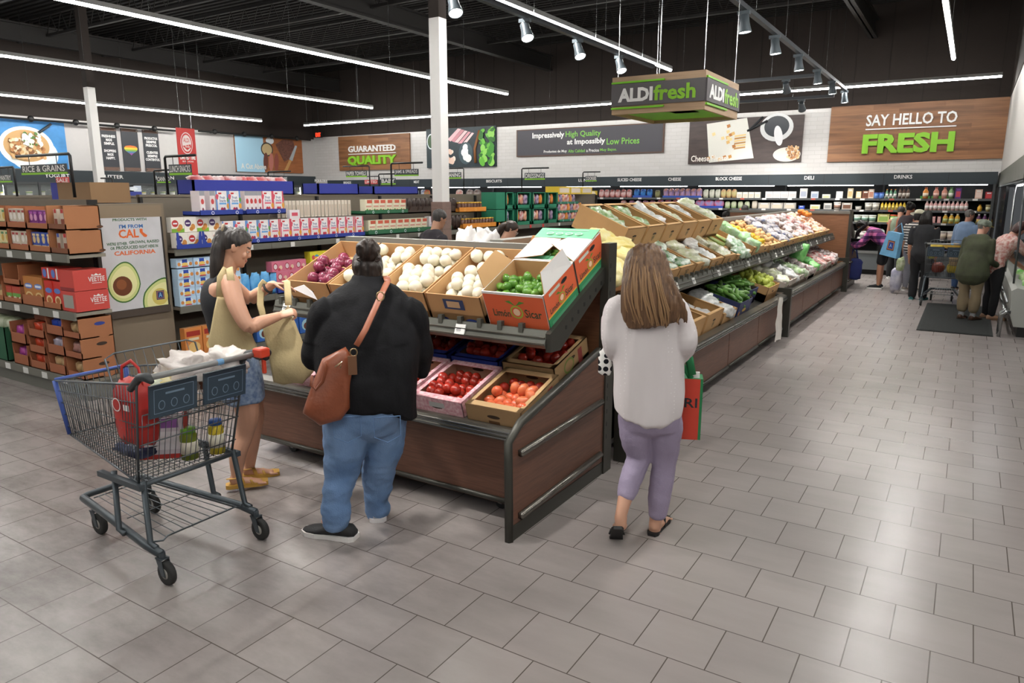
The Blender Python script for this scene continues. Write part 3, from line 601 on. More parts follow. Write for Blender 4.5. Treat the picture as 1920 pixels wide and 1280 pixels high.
flap(o2, 'lid_flap', [(.0, .28, .26), (.425, .28, .26), (.425, .405, .265), (.0, .405, .265)], MNT, WHT)
flap(o2, 'white_flap', [(.0, .0, .253), (.2, .02, .275), (.22, .25, .27), (.0, .29, .255)], WHT); flap(o2, 'white_flap', [(.425, .29, .255), (.27, .25, .28), (.26, .06, .335), (.425, .0, .253)], WHT)
b = MB(); b.box((.06, .0, .215), (.36, .1, .225), MNT); child(o2, 'inner_flap', b)
b = MB()
for k in range(4): b.ell(.1 + k * .07, .325, .026, .018, mt('#cfe6d2', .5), .2685, ax='Z'); b.ell(.1 + k * .07, .325, .021, .013, MNT, .269, ax='Z')
b.rect(.05, .372, .36, .378, mt('#cfe6d2', .5), .2685, 'Z'); child(o2, 'lid_print', b)
lmm = mt('#6a9638', .28, var=.55, vs=9, c2='#3c6e26', bump=.06, bs=90)
LM = []
for k in range(3): b = MB(); r = .026 + .002 * k; b.lathe([(.001, -r * 1.22), (r * .16, -r * 1.15), (r * .6, -r * .85), (r, 0), (r * .6, r * .85), (r * .16, r * 1.15), (.001, r * 1.22)], lmm, 14); LM.append(b.mesh('lime'))
pile(EU, ex(-2.435) + .012, ex(-2.435) + .4, .045, .34, .098, .029, LM, 'green lime in the open box at the corner', 'limes', 'lime', (1, .95, .3), 'fruit', seed=31)
pile(EU, ex(-2.435) + .1, ex(-2.435) + .33, .52, .7, .16, .028, LM, 'green lime inside the closed box at the back', 'limes in the back box', 'lime', (.9,), 'fruit', seed=33)
# tomato crates on the lower deck
pinkm = mt('#c9848f', .7, var=.45, vs=45, c2='#e6c6c8'); bluem = mt('#2b3c8c', .55, var=.15, vs=6); khk = mt('#a2815a', .75, var=.1, vs=5)
def deco_pink(b, w, d, h): b.rect(w * .35, h * .6, w * .65, h * .82, mt('#b9b9b4', .6), -.0014); b.rect(w * .3, h * .12, w * .62, h * .34, mt('#7a3040', .6), -.0014)
def deco_khk(b, w, d, h):
    b.rect(w * .4, h * .3, w * .6, h * .45, mt('#5a3a1c', .7), -.001)
    b.ell(d * .4, h * .55, .07, .05, mt('#6f7d3c', .7), w + .001, ax='+X'); b.ell(d * .4, h * .55, .055, .037, khk, w + .0014, ax='+X'); b.rect(d * .68, h * .2, d * .8, h * .85, mt('#8a3a34', .7), w + .001, '+X')
pk_ = crate_mesh(.385, .47, .155, pinkm, mt('#b58a72', .8), fl=.05, lip=.05, rim=pinkm, deco=deco_pink, name='pink_crate')
bl_ = crate_mesh(.385, .47, .15, bluem, mt('#8a6a4a', .8), fl=.05, lip=.05, rim=bluem, name='blue_crate'); kh_ = crate_mesh(.385, .47, .16, khk, mt('#9a7650', .8), fl=.05, lip=.055, rim=mt('#b8966a', .75), deco=deco_khk, name='brown_crate')
def tom(r, m, lx): b = MB(); b.lathe([(.001, -r * lx), (r * .35, -r * lx * .93), (r * .8, -r * lx * .55), (r, 0), (r * .85, r * lx * .55), (r * .4, r * lx * .9), (r * .12, r * lx * .93), (.001, r * lx * .88)], m, 14); return b.mesh('tomato')
tmo = mt('#d0583a', .22, var=.25, vs=5, c2='#dd8052'); tmr = mt('#b83526', .22, var=.2, vs=5, c2='#8f2418'); rom_t = [tom(.033 + .002 * k, tmo, 1.35) for k in range(2)]; rnd_t = [tom(.034 + .002 * k, tmr, .95) for k in range(2)]
cols = [(-2.415, kh_, 'brown'), (-2.83, pk_, 'pink'), (-3.245, pk_, 'pink'), (-3.66, kh_, 'brown'), (-4.075, pk_, 'pink')]
for i, (x, me, c) in enumerate(cols):
    pos = ['at the right end', 'second from the right', 'third from the right', 'fourth from the right', 'at the left end'][i]
    put(me, EL, ex(x), -.03, 0, f'{c} cardboard tomato crate in the front row, {pos}', 'crate', 'front row tomato crates')
    lab = f'tomato in the front row crate {pos}'
    P = rom_t if i == 0 else rnd_t
    pile(EL, ex(x) + .015, ex(x) + .37, 0, .28, .05, .036, P, lab, 'front row tomatoes ' + str('abcde'[i]), 'tomato', (1, .4 if i < 2 else .5), seed=50 + i); 
    if i in (0, 1): pile(EL, ex(x) + .015, ex(x) + .37, .28, .44, .05, .036, P if i else rnd_t, lab, 'front row tomatoes ' + str('abcde'[i]), 'tomato', (.55 if i else .8,), seed=60 + i)
for i, (x, me, c) in enumerate([(-2.46, kh_, 'brown'), (-2.875, bl_, 'blue'), (-3.29, bl_, 'blue'), (-3.705, pk_, 'pink'), (-4.12, bl_, 'blue')]):
    pos = ['at the right end', 'second from the right', 'third from the right', 'fourth from the right', 'at the left end'][i]
    put(me, EL, ex(x), .465, .02, f'{c} tomato crate in the shaded back row, {pos}', 'crate', 'back row tomato crates')
    if i < 3: pile(EL, ex(x) + .015, ex(x) + .37, .52, .9, .07, .036, rnd_t, f'dark red tomato in the shaded back row crate {pos}', 'back row tomatoes ' + 'abc'[i], 'tomato', (1, .5), seed=70 + i)
# ================================================================ produce on the long run
CR2 = mt('#c59b68', .8, var=.1, vs=5); CR2i = mt('#b48a58', .85, var=.08, vs=4)
def lump(sz, seed, m, n=18, k=12, amp=.16, pinch=0):
    """a soft bag: rounded box pushed about by noise, optionally pinched to a neck at one end"""
    b = MB(); rs = []
    for i in range(k + 1):
        u = PI * (i + .03) / (k + .06); r = []
        for j in range(n):
            a = 2 * PI * j / n; sg = lambda v, e: math.copysign(abs(v) ** e, v)
            p = V((sg(math.cos(a), .7) * sg(math.sin(u), .6), sg(math.sin(a), .7) * sg(math.sin(u), .6), -sg(math.cos(u), .7)))
            q = 1 + amp * NZ.noise(p * 2.1 + V((seed * 3.1, seed, 0))) * 2 + amp * .6 * NZ.noise(p * 6 + V((seed, 5, seed)))
            if pinch and p.y > .2: s = 1 - pinch * (p.y - .2); p = V((p.x * s, p.y, p.z * s))
            r.append((p.x * sz[0] * q, p.y * sz[1] * q, p.z * sz[2] * q))
        rs.append(r)
    b.rings(rs, m, True, False, True); return b
def bagmat(a, c2, vs=14): return mt(a, .22, var=.9, vs=vs, c2=c2, bump=.7, bs=38, spec=.8)
GRN = bagmat('#dfe6d8', '#6f9a45', 11); DGN = bagmat('#d9e2d6', '#2f6a28', 11); PALE = bagmat('#e2e2d6', '#b7bd90'); YLB = mt('#e3cd62', .35, var=.6, vs=9, c2='#efe6b4', bump=.4, bs=30); CLR = bagmat('#e9e9e8', '#b9bcb8')
REDB = bagmat('#e2dcd8', '#b3352e', 14); PUR = bagmat('#dedad8', '#7a4038', 15); ORB = bagmat('#e9e2d6', '#e0803a', 12); NET = mt('#39456c', .45, var=.9, vs=16, c2='#d9cfc6', bump=.5, bs=60); GBAG = bagmat('#4fae52', '#8ad07a', 8)
def rr(y): return y - R1
def r2(y): return y - R2 - .06
def bags(S, x0, x1, s0, s1, z, m, n, label, group, sz=(.1, .13, .05), name='produce_bag', seed=0, cat='bag of produce'):
    q = random.Random(seed * 7 + 3); protos = [lump(sz, seed + k, m, pinch=.35 * (k % 2)).mesh(name) for k in range(2)]
    for k in range(n):
        from mathutils import Euler
        o = bpy.data.objects.new(name, protos[k % 2]); COL.objects.link(o)
        x = (x0 + x1) / 2 + (q.uniform(-.5, .5) * max(.0, (x1 - x0) - 1.7 * sz[0])); s = s0 + (k + .5) * (s1 - s0) / n + q.uniform(-.02, .02)
        o.matrix_world = S @ Mx.Translation(V((x, s, z + sz[2] * .8 + .012 * k))) @ Euler((q.uniform(-.25, .25), q.uniform(-.2, .2), q.uniform(-.6, .6))).to_matrix().to_4x4()
        tag(o, label, cat, group)
# tall crates leaning on the spine (upper row)
def seal(b, w, d, h): b.ell(w * .5, h * .45, .035, .035, mt('#7a6a45', .8), -.0011); b.ell(w * .5, h * .45, .027, .027, CR2, -.0015); b.ell(w * .5, h * .45, .02, .02, mt('#7a6a45', .8), -.0018)
tall = crate_mesh(.45, .52, .22, CR2, CR2i, fl=.03, lip=.035, rim=mt('#d1a873', .75), deco=seal, name='tall_crate')
ordn = ['nearest', 'second', 'third', 'fourth', 'fifth', 'sixth']
for i, (y, m, nm) in enumerate([(5.97, GRN, 'bagged green beans'), (6.47, GRN, 'bagged greens'), (6.97, CLR, 'bagged sprouts'), (7.47, PALE, 'pale bagged stalks'), (7.97, CLR, 'clear bags'), (8.47, PALE, 'white bagged greens')]):
    put(tall, RU1, rr(y), .48, .12, f'{ordn[i]} of six tall brown crates leaning on the spine, with {nm}', 'crate', 'tall crates on the spine')
    bags(RU1, rr(y) + .03, rr(y) + .42, .58, .97, .19 + (.06 if i == 5 else 0), m, 4, f'plastic bag of {nm.replace("bagged ", "").replace("clear bags", "clear wrapped greens")} in the {ordn[i]} tall crate', f'bags in tall crate {i + 1}', (.16, .1, .06), seed=i)
low = crate_mesh(.43, .5, .115, CR2, CR2i, fl=.03, lip=.03, rim=mt('#d1a873', .75), deco=seal, name='low_crate')
for i, (y, m, nm) in enumerate([(6.1, DGN, 'spinach'), (6.55, DGN, 'leafy greens'), (7.04, PALE, 'pale peppers'), (7.52, CLR, 'salad'), (8.0, PALE, 'cut celery')]):
    put(low, RU1, rr(y), .05, 0, f'{ordn[i]} low brown crate along the shelf edge, with bagged {nm}', 'crate', 'low crates at the shelf edge')
    bags(RU1, rr(y) + .02, rr(y) + .41, .08, .5, .04, m, 3, f'plastic bag of {nm} in the {ordn[i]} low crate', f'bags in low crate {i + 1}', (.14, .09, .05), seed=20 + i)
# squash boxes at the near end
sq = crate_mesh(.56, .66, .25, mt('#b9814f', .8, var=.08, vs=4), CR2i, fl=.08, lip=.03, name='squash_box')
for i, y in enumerate((4.68, 5.27)):
    put(sq, RU1, rr(y), .02, 0, ['large cardboard box of yellow squash right behind the dark upright', 'large cardboard box of yellow squash next to the tall crates'][i], 'box', 'squash boxes', 'squash_box')
    bags(RU1, rr(y) + .04, rr(y) + .5, .05, .6, .16, YLB, 4, ['plastic bag of yellow squash in the box behind the upright', 'plastic bag of yellow squash in the box by the tall crates'][i], 'squash bags ' + 'ab'[i], (.2, .11, .07), seed=40 + i)
# along the upper shelf farther on
wide = lambda w, h, c=CR2: crate_mesh(w, .68, h, c, CR2i, fl=.03, lip=.03, rim=mt('#d1a873', .75), name='wide_crate')
celery = mt('#a9bf6a', .4, var=.4, vs=10, stretch=(20, 20, 1)); 
def stalks(S, x, s, z, lab, n=1):
    b = MB()
    for k in range(5): b.tube([(.02 * (k - 2), 0, .01 * (k % 2)), (.016 * (k - 2), .22, .015), (.03 * (k - 2), .38, .03)], [.018, .014, .008], celery, 6)
    b.ball((0, .4, .03), (.07, .05, .03), mt('#5f8a3a', .6, bump=.8, bs=40), 10, 6)
    o = b.obj('celery'); o.matrix_world = S @ Mx.Translation(V((x, s, z))); tag(o, lab, 'celery', 'celery bunches')
put(wide(.66, .1), RU1, rr(8.5), .04, 0, 'shallow crate of celery and salad bags after the low crates', 'crate')
for k, (x, s) in enumerate(((8.62, .3), (8.76, .3), (8.95, .28))): stalks(RU1, rr(x), s, .06 + .02 * k, 'celery bunch lying in the shallow crate after the low crates')
bags(RU1, rr(8.5) + .05, rr(8.5) + .62, .06, .3, .04, DGN, 3, 'bag of salad in the shallow celery crate', 'salad bags by the celery', (.15, .1, .06), seed=61)
put(wide(.5, .15), RU1, rr(9.2), .04, 0, 'crate of cabbage bags beside the yellow peppers', 'crate')
bags(RU1, rr(9.2) + .03, rr(9.2) + .46, .08, .66, .06, bagmat('#cfe3cf', '#7fae6a', 8), 4, 'green bag of cabbage beside the yellow peppers', 'cabbage bags', (.15, .1, .08), seed=63)
put(wide(.3, .13), RU1, rr(9.7), .04, 0, 'narrow crate of yellow peppers on the upper shelf', 'crate')
ypm = mt('#e2bb2c', .25, var=.3, vs=6); b = MB(); b.lathe([(.001, -.04), (.02, -.042), (.036, -.02), (.04, .01), (.03, .035), (.012, .032), (.001, .028)], ypm, 10); yp = b.mesh('pepper')
pile(RU1, rr(9.7) + .015, rr(9.7) + .28, .06, .68, .05, .042, [yp], 'yellow pepper in the narrow crate on the upper shelf', 'yellow peppers', 'yellow_pepper', (1, .6), seed=64)
pom = mt('#c9a06c', .6, var=.2, vs=8); b = MB(); b.ball((0, 0, 0), (.05, .036, .034), pom, 10, 7); pot = b.mesh('potato')
put(wide(.62, .12), RU2, r2(10.1), .04, 0, 'wide crate of loose potatoes after the yellow peppers', 'crate')
pile(RU2, r2(10.1) + .02, r2(10.1) + .6, .06, .7, .04, .045, [pot], 'brown potato in the wide crate after the peppers', 'potatoes', 'potato', (1, .5), seed=65)
nets = [(10.75, NET, 'net bag of red potatoes', 'dark printed'), (11.35, NET, 'printed bag of potatoes', 'blue printed'), (11.95, PUR, 'bag of red onions', 'first'), (12.55, PUR, 'bag of small onions', 'second'), (13.15, REDB, 'bag of apples', 'third'), (13.75, ORB, 'bag of oranges', 'fourth'), (14.35, ORB, 'bag of mandarins', 'farthest')]
wc = wide(.56, .13)
for i, (y, m, nm, dsc) in enumerate(nets):
    put(wc, RU2, r2(y), .04, 0, f'{dsc} crate on the upper shelf with {nm.replace("bag of", "bags of")}', 'crate', 'crates of bags on the far upper shelf')
    bags(RU2, r2(y) + .02, r2(y) + .54, .08, .68, .05, m, 6, f'{nm} in the {dsc} crate of the far upper shelf', f'far upper bags {i + 1}', (.17, .08, .06), seed=70 + i)
ob = MB(); ob.ball((0, 0, 0), .04, mt('#e08a34', .4), 10, 7); om = ob.mesh('orange')
pile(RU2, r2(14.35) + .1, r2(14.35) + .5, .45, .7, .2, .042, [om], 'loose orange in the farthest crate of the upper shelf', 'loose oranges', 'orange', (1,), 'fruit', seed=80)
# lower deck
br = crate_mesh(.5, .5, .23, CR2, CR2i, fl=.05, lip=.035, rim=mt('#d1a873', .75), deco=seal, name='deep_crate')
for i, y in enumerate((5.55, 6.12, 6.7)):
    put(br, RL1, rr(y), .03, 0, f'{["nearest", "second", "third"][i]} deep brown crate on the lower deck by the woman in white', 'crate', 'deep crates on the lower deck')
    bags(RL1, rr(y) + .03, rr(y) + .45, .06, .5, .07, PALE if i < 2 else CLR, 2, f'bag of pale vegetables in the {["nearest", "second", "third"][i]} deep crate', f'bags in deep crate {i + 1}', (.16, .12, .05), seed=90 + i)
put(crate_mesh(.5, .5, .16, CR2, CR2i, fl=.05, lip=.03, name='deep_crate'), RL1, rr(7.25), .02, 0, 'brown crate with clear wrapped vegetables before the blue zucchini box', 'crate')
bags(RL1, rr(7.27), rr(7.72), .05, .48, .08, CLR, 3, 'clear bag of vegetables before the zucchini boxes', 'bags before the zucchini', (.17, .12, .07), seed=95)
nv = mt('#2c3562', .6, var=.1, vs=5)
def deco_z(b, w, d, h): b.ell(w * .5, h * .45, .08, .02, mt('#c9a24c', .6), -.001); b.rect(w * .1, h * .2, w * .2, h * .45, mt('#c98a3a', .6), -.001)
zc = crate_mesh(.52, .46, .2, nv, mt('#4a4038', .8), fl=.08, deco=deco_z, name='blue_box')
zm = mt('#47762f', .35, var=.5, vs=14, c2='#6f9a48'); b = MB(); b.tube([(-.1, 0, 0), (-.05, 0, .004), (.05, .005, .004), (.1, 0, 0), (.115, 0, 0)], [.014, .022, .024, .02, .006], zm, 10); zu = b.mesh('zucchini')
for i, (y, s) in enumerate(((7.82, .02), (8.55, .14))):
    put(zc, RL1, rr(y), s, 0, ['navy blue box of zucchini at the edge of the lower deck', 'navy blue box set farther back, with zucchini'][i], 'box', 'zucchini boxes', 'zucchini_box')
    pile(RL1, rr(y) + .05, rr(y) + .48, s + .04, s + .42, .12, .045, [zu], ['zucchini in the blue box at the deck edge', 'zucchini in the blue box set farther back'][i], 'zucchini ' + 'ab'[i], 'zucchini', (1, .9), seed=96 + i, wild=False)
put(crate_mesh(.6, .5, .2, CR2, CR2i, fl=.1, name='pear_box'), RL1, rr(9.25), .05, 0, 'open cardboard box of green pears on the lower deck', 'box')
prm = mt('#b3bf4a', .4, var=.3, vs=6); b = MB(); b.lathe([(.001, -.045), (.03, -.036), (.04, -.008), (.03, .025), (.014, .045), (.001, .05)], prm, 10); pr = b.mesh('pear')
pile(RL1, rr(9.27), rr(9.83), .08, .5, .13, .042, [pr], 'green pear in the open box on the lower deck', 'pears', 'pear', (1, .4), 'fruit', seed=99)
fl = [(10.15, PALE, 'bag of green apples'), (10.72, CLR, 'bag of pears'), (11.3, GRN, 'bag of grapes'), (11.9, PUR, 'bag of red grapes'), (12.5, GBAG, 'green bag of limes'), (13.1, REDB, 'red bag of apples'), (13.7, REDB, 'box of berries'), (14.3, PUR, 'bag of plums')]
wh = crate_mesh(.54, .6, .17, mt('#b9ada2', .6, var=.2, vs=10), CR2i, fl=.09, lip=.02, name='fruit_box')
for i, (y, m, nm) in enumerate(fl):
    put(wh, RL2, r2(y), .03, 0, f'pale fruit box on the far lower deck holding {nm.split(" of ")[1]}', 'box', 'fruit boxes on the far lower deck', 'fruit_box')
    bags(RL2, r2(y) + .02, r2(y) + .52, .06, .58, .1, m, 4, f'{nm} in the far lower deck', f'far lower bags {i + 1}', (.17, .1, .07), seed=110 + i)
o = lump((.13, .12, .15), 130, GBAG).obj('produce_bag'); o.matrix_world = RL2 @ Mx.Translation(V((r2(12.3), .35, .36))); tag(o, 'bright green tied bag standing on top of the lower fruit boxes', 'bag of produce')
# torn plastic bags hanging over the base lip
def sheet(p, w, h, lab, seed):
    b = MB(); n = 8; k = 12; rows = []
    for j in range(k + 1):
        v = j / k; row = []
        for i in range(n + 1):
            u = i / n; a = NZ.noise(V((u * 2.5 + seed, v * 3, seed)))
            ww = w * (.35 + .65 * v) * (1 - .2 * max(0, v - .8) * 5)
            row.append((.02 + .03 * a + .02 * math.sin(u * 9), (u - .5) * ww + .03 * a, -v * h - .03 * NZ.noise(V((u * 4, seed, v)))))
        rows.append(row)
    vs = [q for r in rows for q in r]; W = n + 1
    fs = [(j * W + i, j * W + i + 1, (j + 1) * W + i + 1, (j + 1) * W + i) for j in range(k) for i in range(n)]
    b.add(vs, fs, mt('#e8e4dc', .3, alpha=.82, spec=.6), True); o = b.obj('plastic_bag', None, p); return tag(o, lab, 'plastic bag')
sheet((RX + .045, 9.35, .62), .34, .55, 'white plastic bag hanging over the base lip of the long display', 3)
# produce on the far end display (seen over its back panel)
for i, x in enumerate((.1, .7, 1.3, 1.85)):
    put(tall, FU, x, .1, 0, f'crate on the far end display, {["nearest the aisle", "second from the aisle", "third from the aisle", "farthest from the aisle"][i]}', 'crate', 'crates on the far end display')
# ================================================================ grocery shelving on the left
SHB = mt('#6e6558', .6); SHD = mt('#1d1c1b', .7); LIPG = mt('#77766d', .4, .3)
def pk(name, w, d, h, base, pats=(), side=None, top=None):
    """a package, front at y = 0; pats in fractions of the front face: ('r',x0,z0,x1,z1,col) ('e',cx,cz,rx,rz,col) ('t',text,x,z,w,h,col)"""
    b = MB(); m = mt(base, .38); b.box((0, 0, 0), (w, d, h), m)
    if side: b.rect(.001, .001, d - .001, h - .001, mt(side, .4), w + .0006, '+X')
    if top: b.rect(.001, .001, w - .001, d - .001, mt(top, .4), h + .0006, 'Z')
    for i, p in enumerate(pats):
        y = -.0008 - .0005 * i
        if p[0] == 'r': b.rect(p[1] * w, p[2] * h, p[3] * w, p[4] * h, mt(p[5], .4), y)
        elif p[0] == 'e': b.ell(p[1] * w, p[2] * h, p[3] * w, p[4] * h, mt(p[5], .4), y, 12)
        else: b.text(p[1], p[2] * w, p[3] * h, p[4] * w, p[5] * h, mt(p[6], .4), y)
    return b.mesh(name)
def item(me, x, y, z, rz, label, cat, group, name):
    o = bpy.data.objects.new(name, me); COL.objects.link(o); o.location = (x, y, z); o.rotation_euler = (0, 0, rz); return tag(o, label, cat, group)
def rowY(me, n, X, Y0, Z, pitch, label, cat, group, name, jit=.003):
    for k in range(n): item(me, X - R.uniform(0, .012), Y0 + k * pitch + R.uniform(-jit, jit), Z, PI / 2 + R.uniform(-.02, .02), label, cat, group, name)
def rowX(me, n, X0, Y, Z, pitch, label, cat, group, name, jit=.003):
    for k in range(n): item(me, X0 + k * pitch + R.uniform(-jit, jit), Y + R.uniform(0, .012), Z, R.uniform(-.02, .02), label, cat, group, name)
def gondola(name, label, X, Y0, Y1, depth, levels, top, two=False, rail=True, seg=1.25):
    """shelves facing +X with lips at X"""
    t = thing(name, label, 'shelving', (X, Y0, 0)); L = Y1 - Y0; n = max(1, round(L / seg))
    b = MB(); b.box((-depth - .04, 0, .0), (-depth, L, top), SHB); child(t, 'back_panel', b)
    b = MB(); b.box((-depth - .05, 0, top), (-depth + .01, L, top + .025), SHB); child(t, 'top_cap', b)
    b = MB(); b.box((-depth, 0, 0), (-.03, L, levels[0] - .03), SHD); child(t, 'kick_base', b)
    for k in range(n + 1):
        b = MB(); yy = L * k / n; b.box((-depth, yy - .015, 0), (-depth + .04, yy + .015, top), SHD); child(t, 'upright', b)
    for z in levels:
        s = None
        for k in range(n):
            b = MB(); a, c = L * k / n, L * (k + 1) / n
            b.box((-depth, a, z - .025), (-.02, c - .003, z), SHB); b.box((-.02, a, z - .055), (0, c - .003, z + .012), LIPG); s = child(t, 'shelf', b)
            if rail:
                for q in range(2): b = MB(); yy = a + R.uniform(.1, .5) + .55 * q; b.box((0, yy, z - .05), (.003, yy + .06, z + .004), TAGW if R.random() > .25 else RED); b.obj('price_tag', s)
    return t
GX = -6.76
gondola('grocery_shelving', 'long grocery shelving run with snack boxes behind the poster', GX, 4.36, 15.2, .54, (.2, .74, 1.33), 1.86)
gondola('grocery_shelving', 'second grocery shelving run, behind the snack aisle shelving', -10.2, 4.0, 15.2, .5, (.2, .9, 1.5), 1.84, rail=False)
gondola('grocery_shelving', 'third grocery shelving run, farther toward the left wall', -13.8, 4.0, 15.2, .5, (.2, .9, 1.5), 1.84, rail=False)
# products on the top shelf
FS = lambda blue: pk('fruit_snack_box', .152, .06, .245, '#ece6e6', [('r', 0, 0, .1, 1, '#5b8fd0' if blue else '#d8566a'), ('r', .88, 0, 1, 1, '#5b8fd0' if blue else '#d8566a'), ('e', .1, .75, .13, .12, '#d8566a'), ('e', .93, .35, .12, .12, '#e2a040'), ('e', .95, .62, .1, .1, '#5a9a4a' if blue else '#d8566a'), ('r', .2, .86, .45, .93, '#c93a3a'), ('e', .5, .62, .36, .26, '#f4f2f2'), ('t', 'Fruit', .3, .66, .42, .12, '#34508c'), ('t', 'Snacks', .24, .53, .54, .11, '#34508c'), ('r', .22, .42, .78, .5, '#6fa8dc' if blue else '#e07a8a'), ('e', .42, .2, .12, .1, '#b8344a'), ('e', .6, .22, .1, .08, '#8a3a6a' if blue else '#d04a4a'), ('e', .52, .1, .08, .06, '#5a8a3a' if blue else '#e05a50')], side='#d9d4d4')
fsb, fsp = FS(True), FS(False)
def tray(name, label, X, Y0, L, Z, h, col, dots='#dfe3ee', d=.3, group=None):
    b = MB(); m = mt(col, .5); b.box((0, 0, 0), (L, d, .012), m); b.box((0, 0, 0), (L, .006, h), m); b.box((0, 0, 0), (.006, d, h * .8), m); b.box((L - .006, 0, 0), (L, d, h * .8), m)
    for k in range(int(L / .3) + 1):
        if .15 + k * .3 < L: b.ell(.15 + k * .3, h * .5, h * .32, h * .32, mt(dots, .5), -.001, 12); b.ell(.15 + k * .3, h * .5, h * .2, h * .2, m, -.0016, 12)
    o = b.obj(name, None, (X, Y0, Z), PI / 2); return tag(o, label, 'display tray', group)
BL2 = '#2a3f96'; GR2 = '#2c6a48'
tray('display_tray', 'long blue tray of fruit snack boxes on the top shelf, lower tier', GX, 4.93, 2.17, 1.345, .055, BL2)
rowY(fsb, 4, GX - .02, 4.95, 1.358, .156, 'blue and white fruit snack box in the lower tier', 'box', 'blue fruit snack boxes, lower tier', 'fruit_snack_box')
rowY(fsp, 10, GX - .02, 5.57, 1.358, .152, 'pink and white fruit snack box in the lower tier', 'box', 'pink fruit snack boxes, lower tier', 'fruit_snack_box')
tray('display_tray', 'blue tray stacked on the snack boxes, left one with blue boxes', GX, 4.68, .53, 1.665, .06, BL2, group='upper snack trays')
tray('display_tray', 'blue tray stacked on the snack boxes, right one with pink boxes', GX, 5.25, .55, 1.665, .06, BL2, group='upper snack trays')
rowY(fsb, 2, GX - .02, 4.9, 1.678, .152, 'blue fruit snack box facing out on the upper tier', 'box', 'blue fruit snack boxes, upper tier', 'fruit_snack_box'); rowY(fsp, 2, GX - .02, 5.49, 1.678, .152, 'pink fruit snack box facing out on the upper tier', 'box', 'pink fruit snack boxes, upper tier', 'fruit_snack_box')
fss = pk('fruit_snack_box', .06, .15, .245, '#e6d9da', [('r', 0, .8, 1, 1, '#9a9aa0'), ('e', .5, .55, .3, .12, '#c94a4a'), ('e', .5, .25, .35, .2, '#e8e4e4'), ('e', .5, .2, .2, .1, '#8a4a5a')], side='#d9d4d4')
for y in (4.7, 4.82): item(fss, GX - .02, y, 1.678, PI / 2, 'fruit snack box turned sideways in the left upper tray', 'box', 'sideways boxes, left upper tray', 'fruit_snack_box')
rowY(fss, 4, GX - .02, 5.26, 1.678, .058, 'fruit snack box turned sideways in the right upper tray', 'box', 'sideways boxes, right upper tray', 'fruit_snack_box')
fst = pk('fruit_snack_box', .045, .15, .2, '#d9cfc0', [('r', .15, .1, .85, .75, '#c9b8a6')])
rowY(fst, 21, GX - .2, 5.85, 1.61, .058, 'thin box standing edge out behind the pink snack boxes', 'box', 'edge-out boxes behind the snack boxes', 'snack_box')
item(pk('fruit_snack_box', .15, .05, .1, '#e6dfe2', [('r', .2, .3, .8, .7, '#d8566a')]), GX - .02, 5.87, 1.605, PI / 2, 'fruit snack box lying flat on top of the pink boxes', 'box', None, 'fruit_snack_box')
# chicken bite boxes in a navy display at the poster end
cb = [pk('frozen_snack_box', .14, .08, .15, '#e9e4da', [('r', 0, .0, 1, .25 * k, '#7aa83c'), ('e', .3, .6, .26, .24, ['#4a2f66', '#b83a3a'][k % 2]), ('r', .14, .55, .46, .64, '#e9e4ee'), ('e', .7, .35, .18, .2, '#c98a48'), ('e', .55, .2, .16, .14, '#b97838')]) for k in range(2)]
for r_ in range(2):
    for k in range(4): item(cb[(k + r_) % 2], GX - .015 - .05 * r_, 4.385 + k * .143, 1.352 + .155 * r_ + (.0), PI / 2, f'breaded snack box beside the poster, {["lower", "upper"][r_]} row', 'box', f'breaded snack boxes, {["lower", "upper"][r_]} row', 'frozen_snack_box')
b = MB(); m = mt(BL2, .5)
for k in range(2): b.T = Mx.Translation(V((k * .29, 0, 0))); b.flat([(0, 0), (.285, 0), (.285, .17), (.26, .17), (.245, .07), (.22, .045), (.06, .045), (.04, .07), (.025, .17), (0, .17)], m, -.012)
b.T = Mx(); b.box((0, -.011, 0), (.575, .0, .04), m)
tag(b.obj('display_tray', None, (GX + .006, 4.375, 1.343), PI / 2), 'navy scalloped tray holding the breaded snack boxes by the poster', 'display tray')
# cream cartons in green trays
cc = pk('cream_carton', .135, .09, .185, '#e6dfc4', [('r', .3, .72, 1, .95, '#d0604a'), ('r', .15, .45, .9, .55, '#d99a8a'), ('e', .3, .2, .14, .14, '#6a9a3a'), ('e', .65, .18, .16, .12, '#b8503a'), ('r', .1, .6, .8, .68, '#efe9d6')])
tray('display_tray', 'green tray of cream cartons, lower tier on the top shelf', GX, 7.16, 1.85, 1.345, .07, GR2); tray('display_tray', 'green tray of cream cartons stacked on the lower cartons', GX, 7.12, .86, 1.62, .06, GR2)
rowY(cc, 9, GX - .02, 7.2, 1.36, .137, 'cream carton in the lower green tray', 'carton', 'cream cartons, lower tray', 'cream_carton'); rowY(cc, 6, GX - .02, 7.14, 1.634, .137, 'cream carton in the upper green tray', 'carton', 'cream cartons, upper tray', 'cream_carton')
pc = pk('milk_carton', .11, .09, .2, '#e9e6ea', [('r', .4, .6, 1, 1, '#6a2f6a'), ('r', .0, .0, .4, .12, '#c94a3a'), ('r', .15, .3, .8, .45, '#cfc6d2')])
rowY(pc, 4, GX - .02, 8.48, 1.36, .125, 'white and purple carton right before the column', 'carton', 'purple cartons', 'milk_carton')
dp = lump((.055, .03, .1), 5, mt('#33251f', .3, bump=.3, bs=30), 10, 8).mesh('dark_pouch')
for r_, (y0, n, z) in enumerate(((8.05, 7, 1.73), (8.75, 6, 1.73), (9.03, 5, 1.46))): rowY(dp, n, GX - .12 + (.05 if r_ == 2 else 0), y0, z, .1, f'dark brown pouch, {["left group", "group behind the column", "lower group"][r_]}', 'pouch', f'dark pouches {r_}', 'dark_pouch')
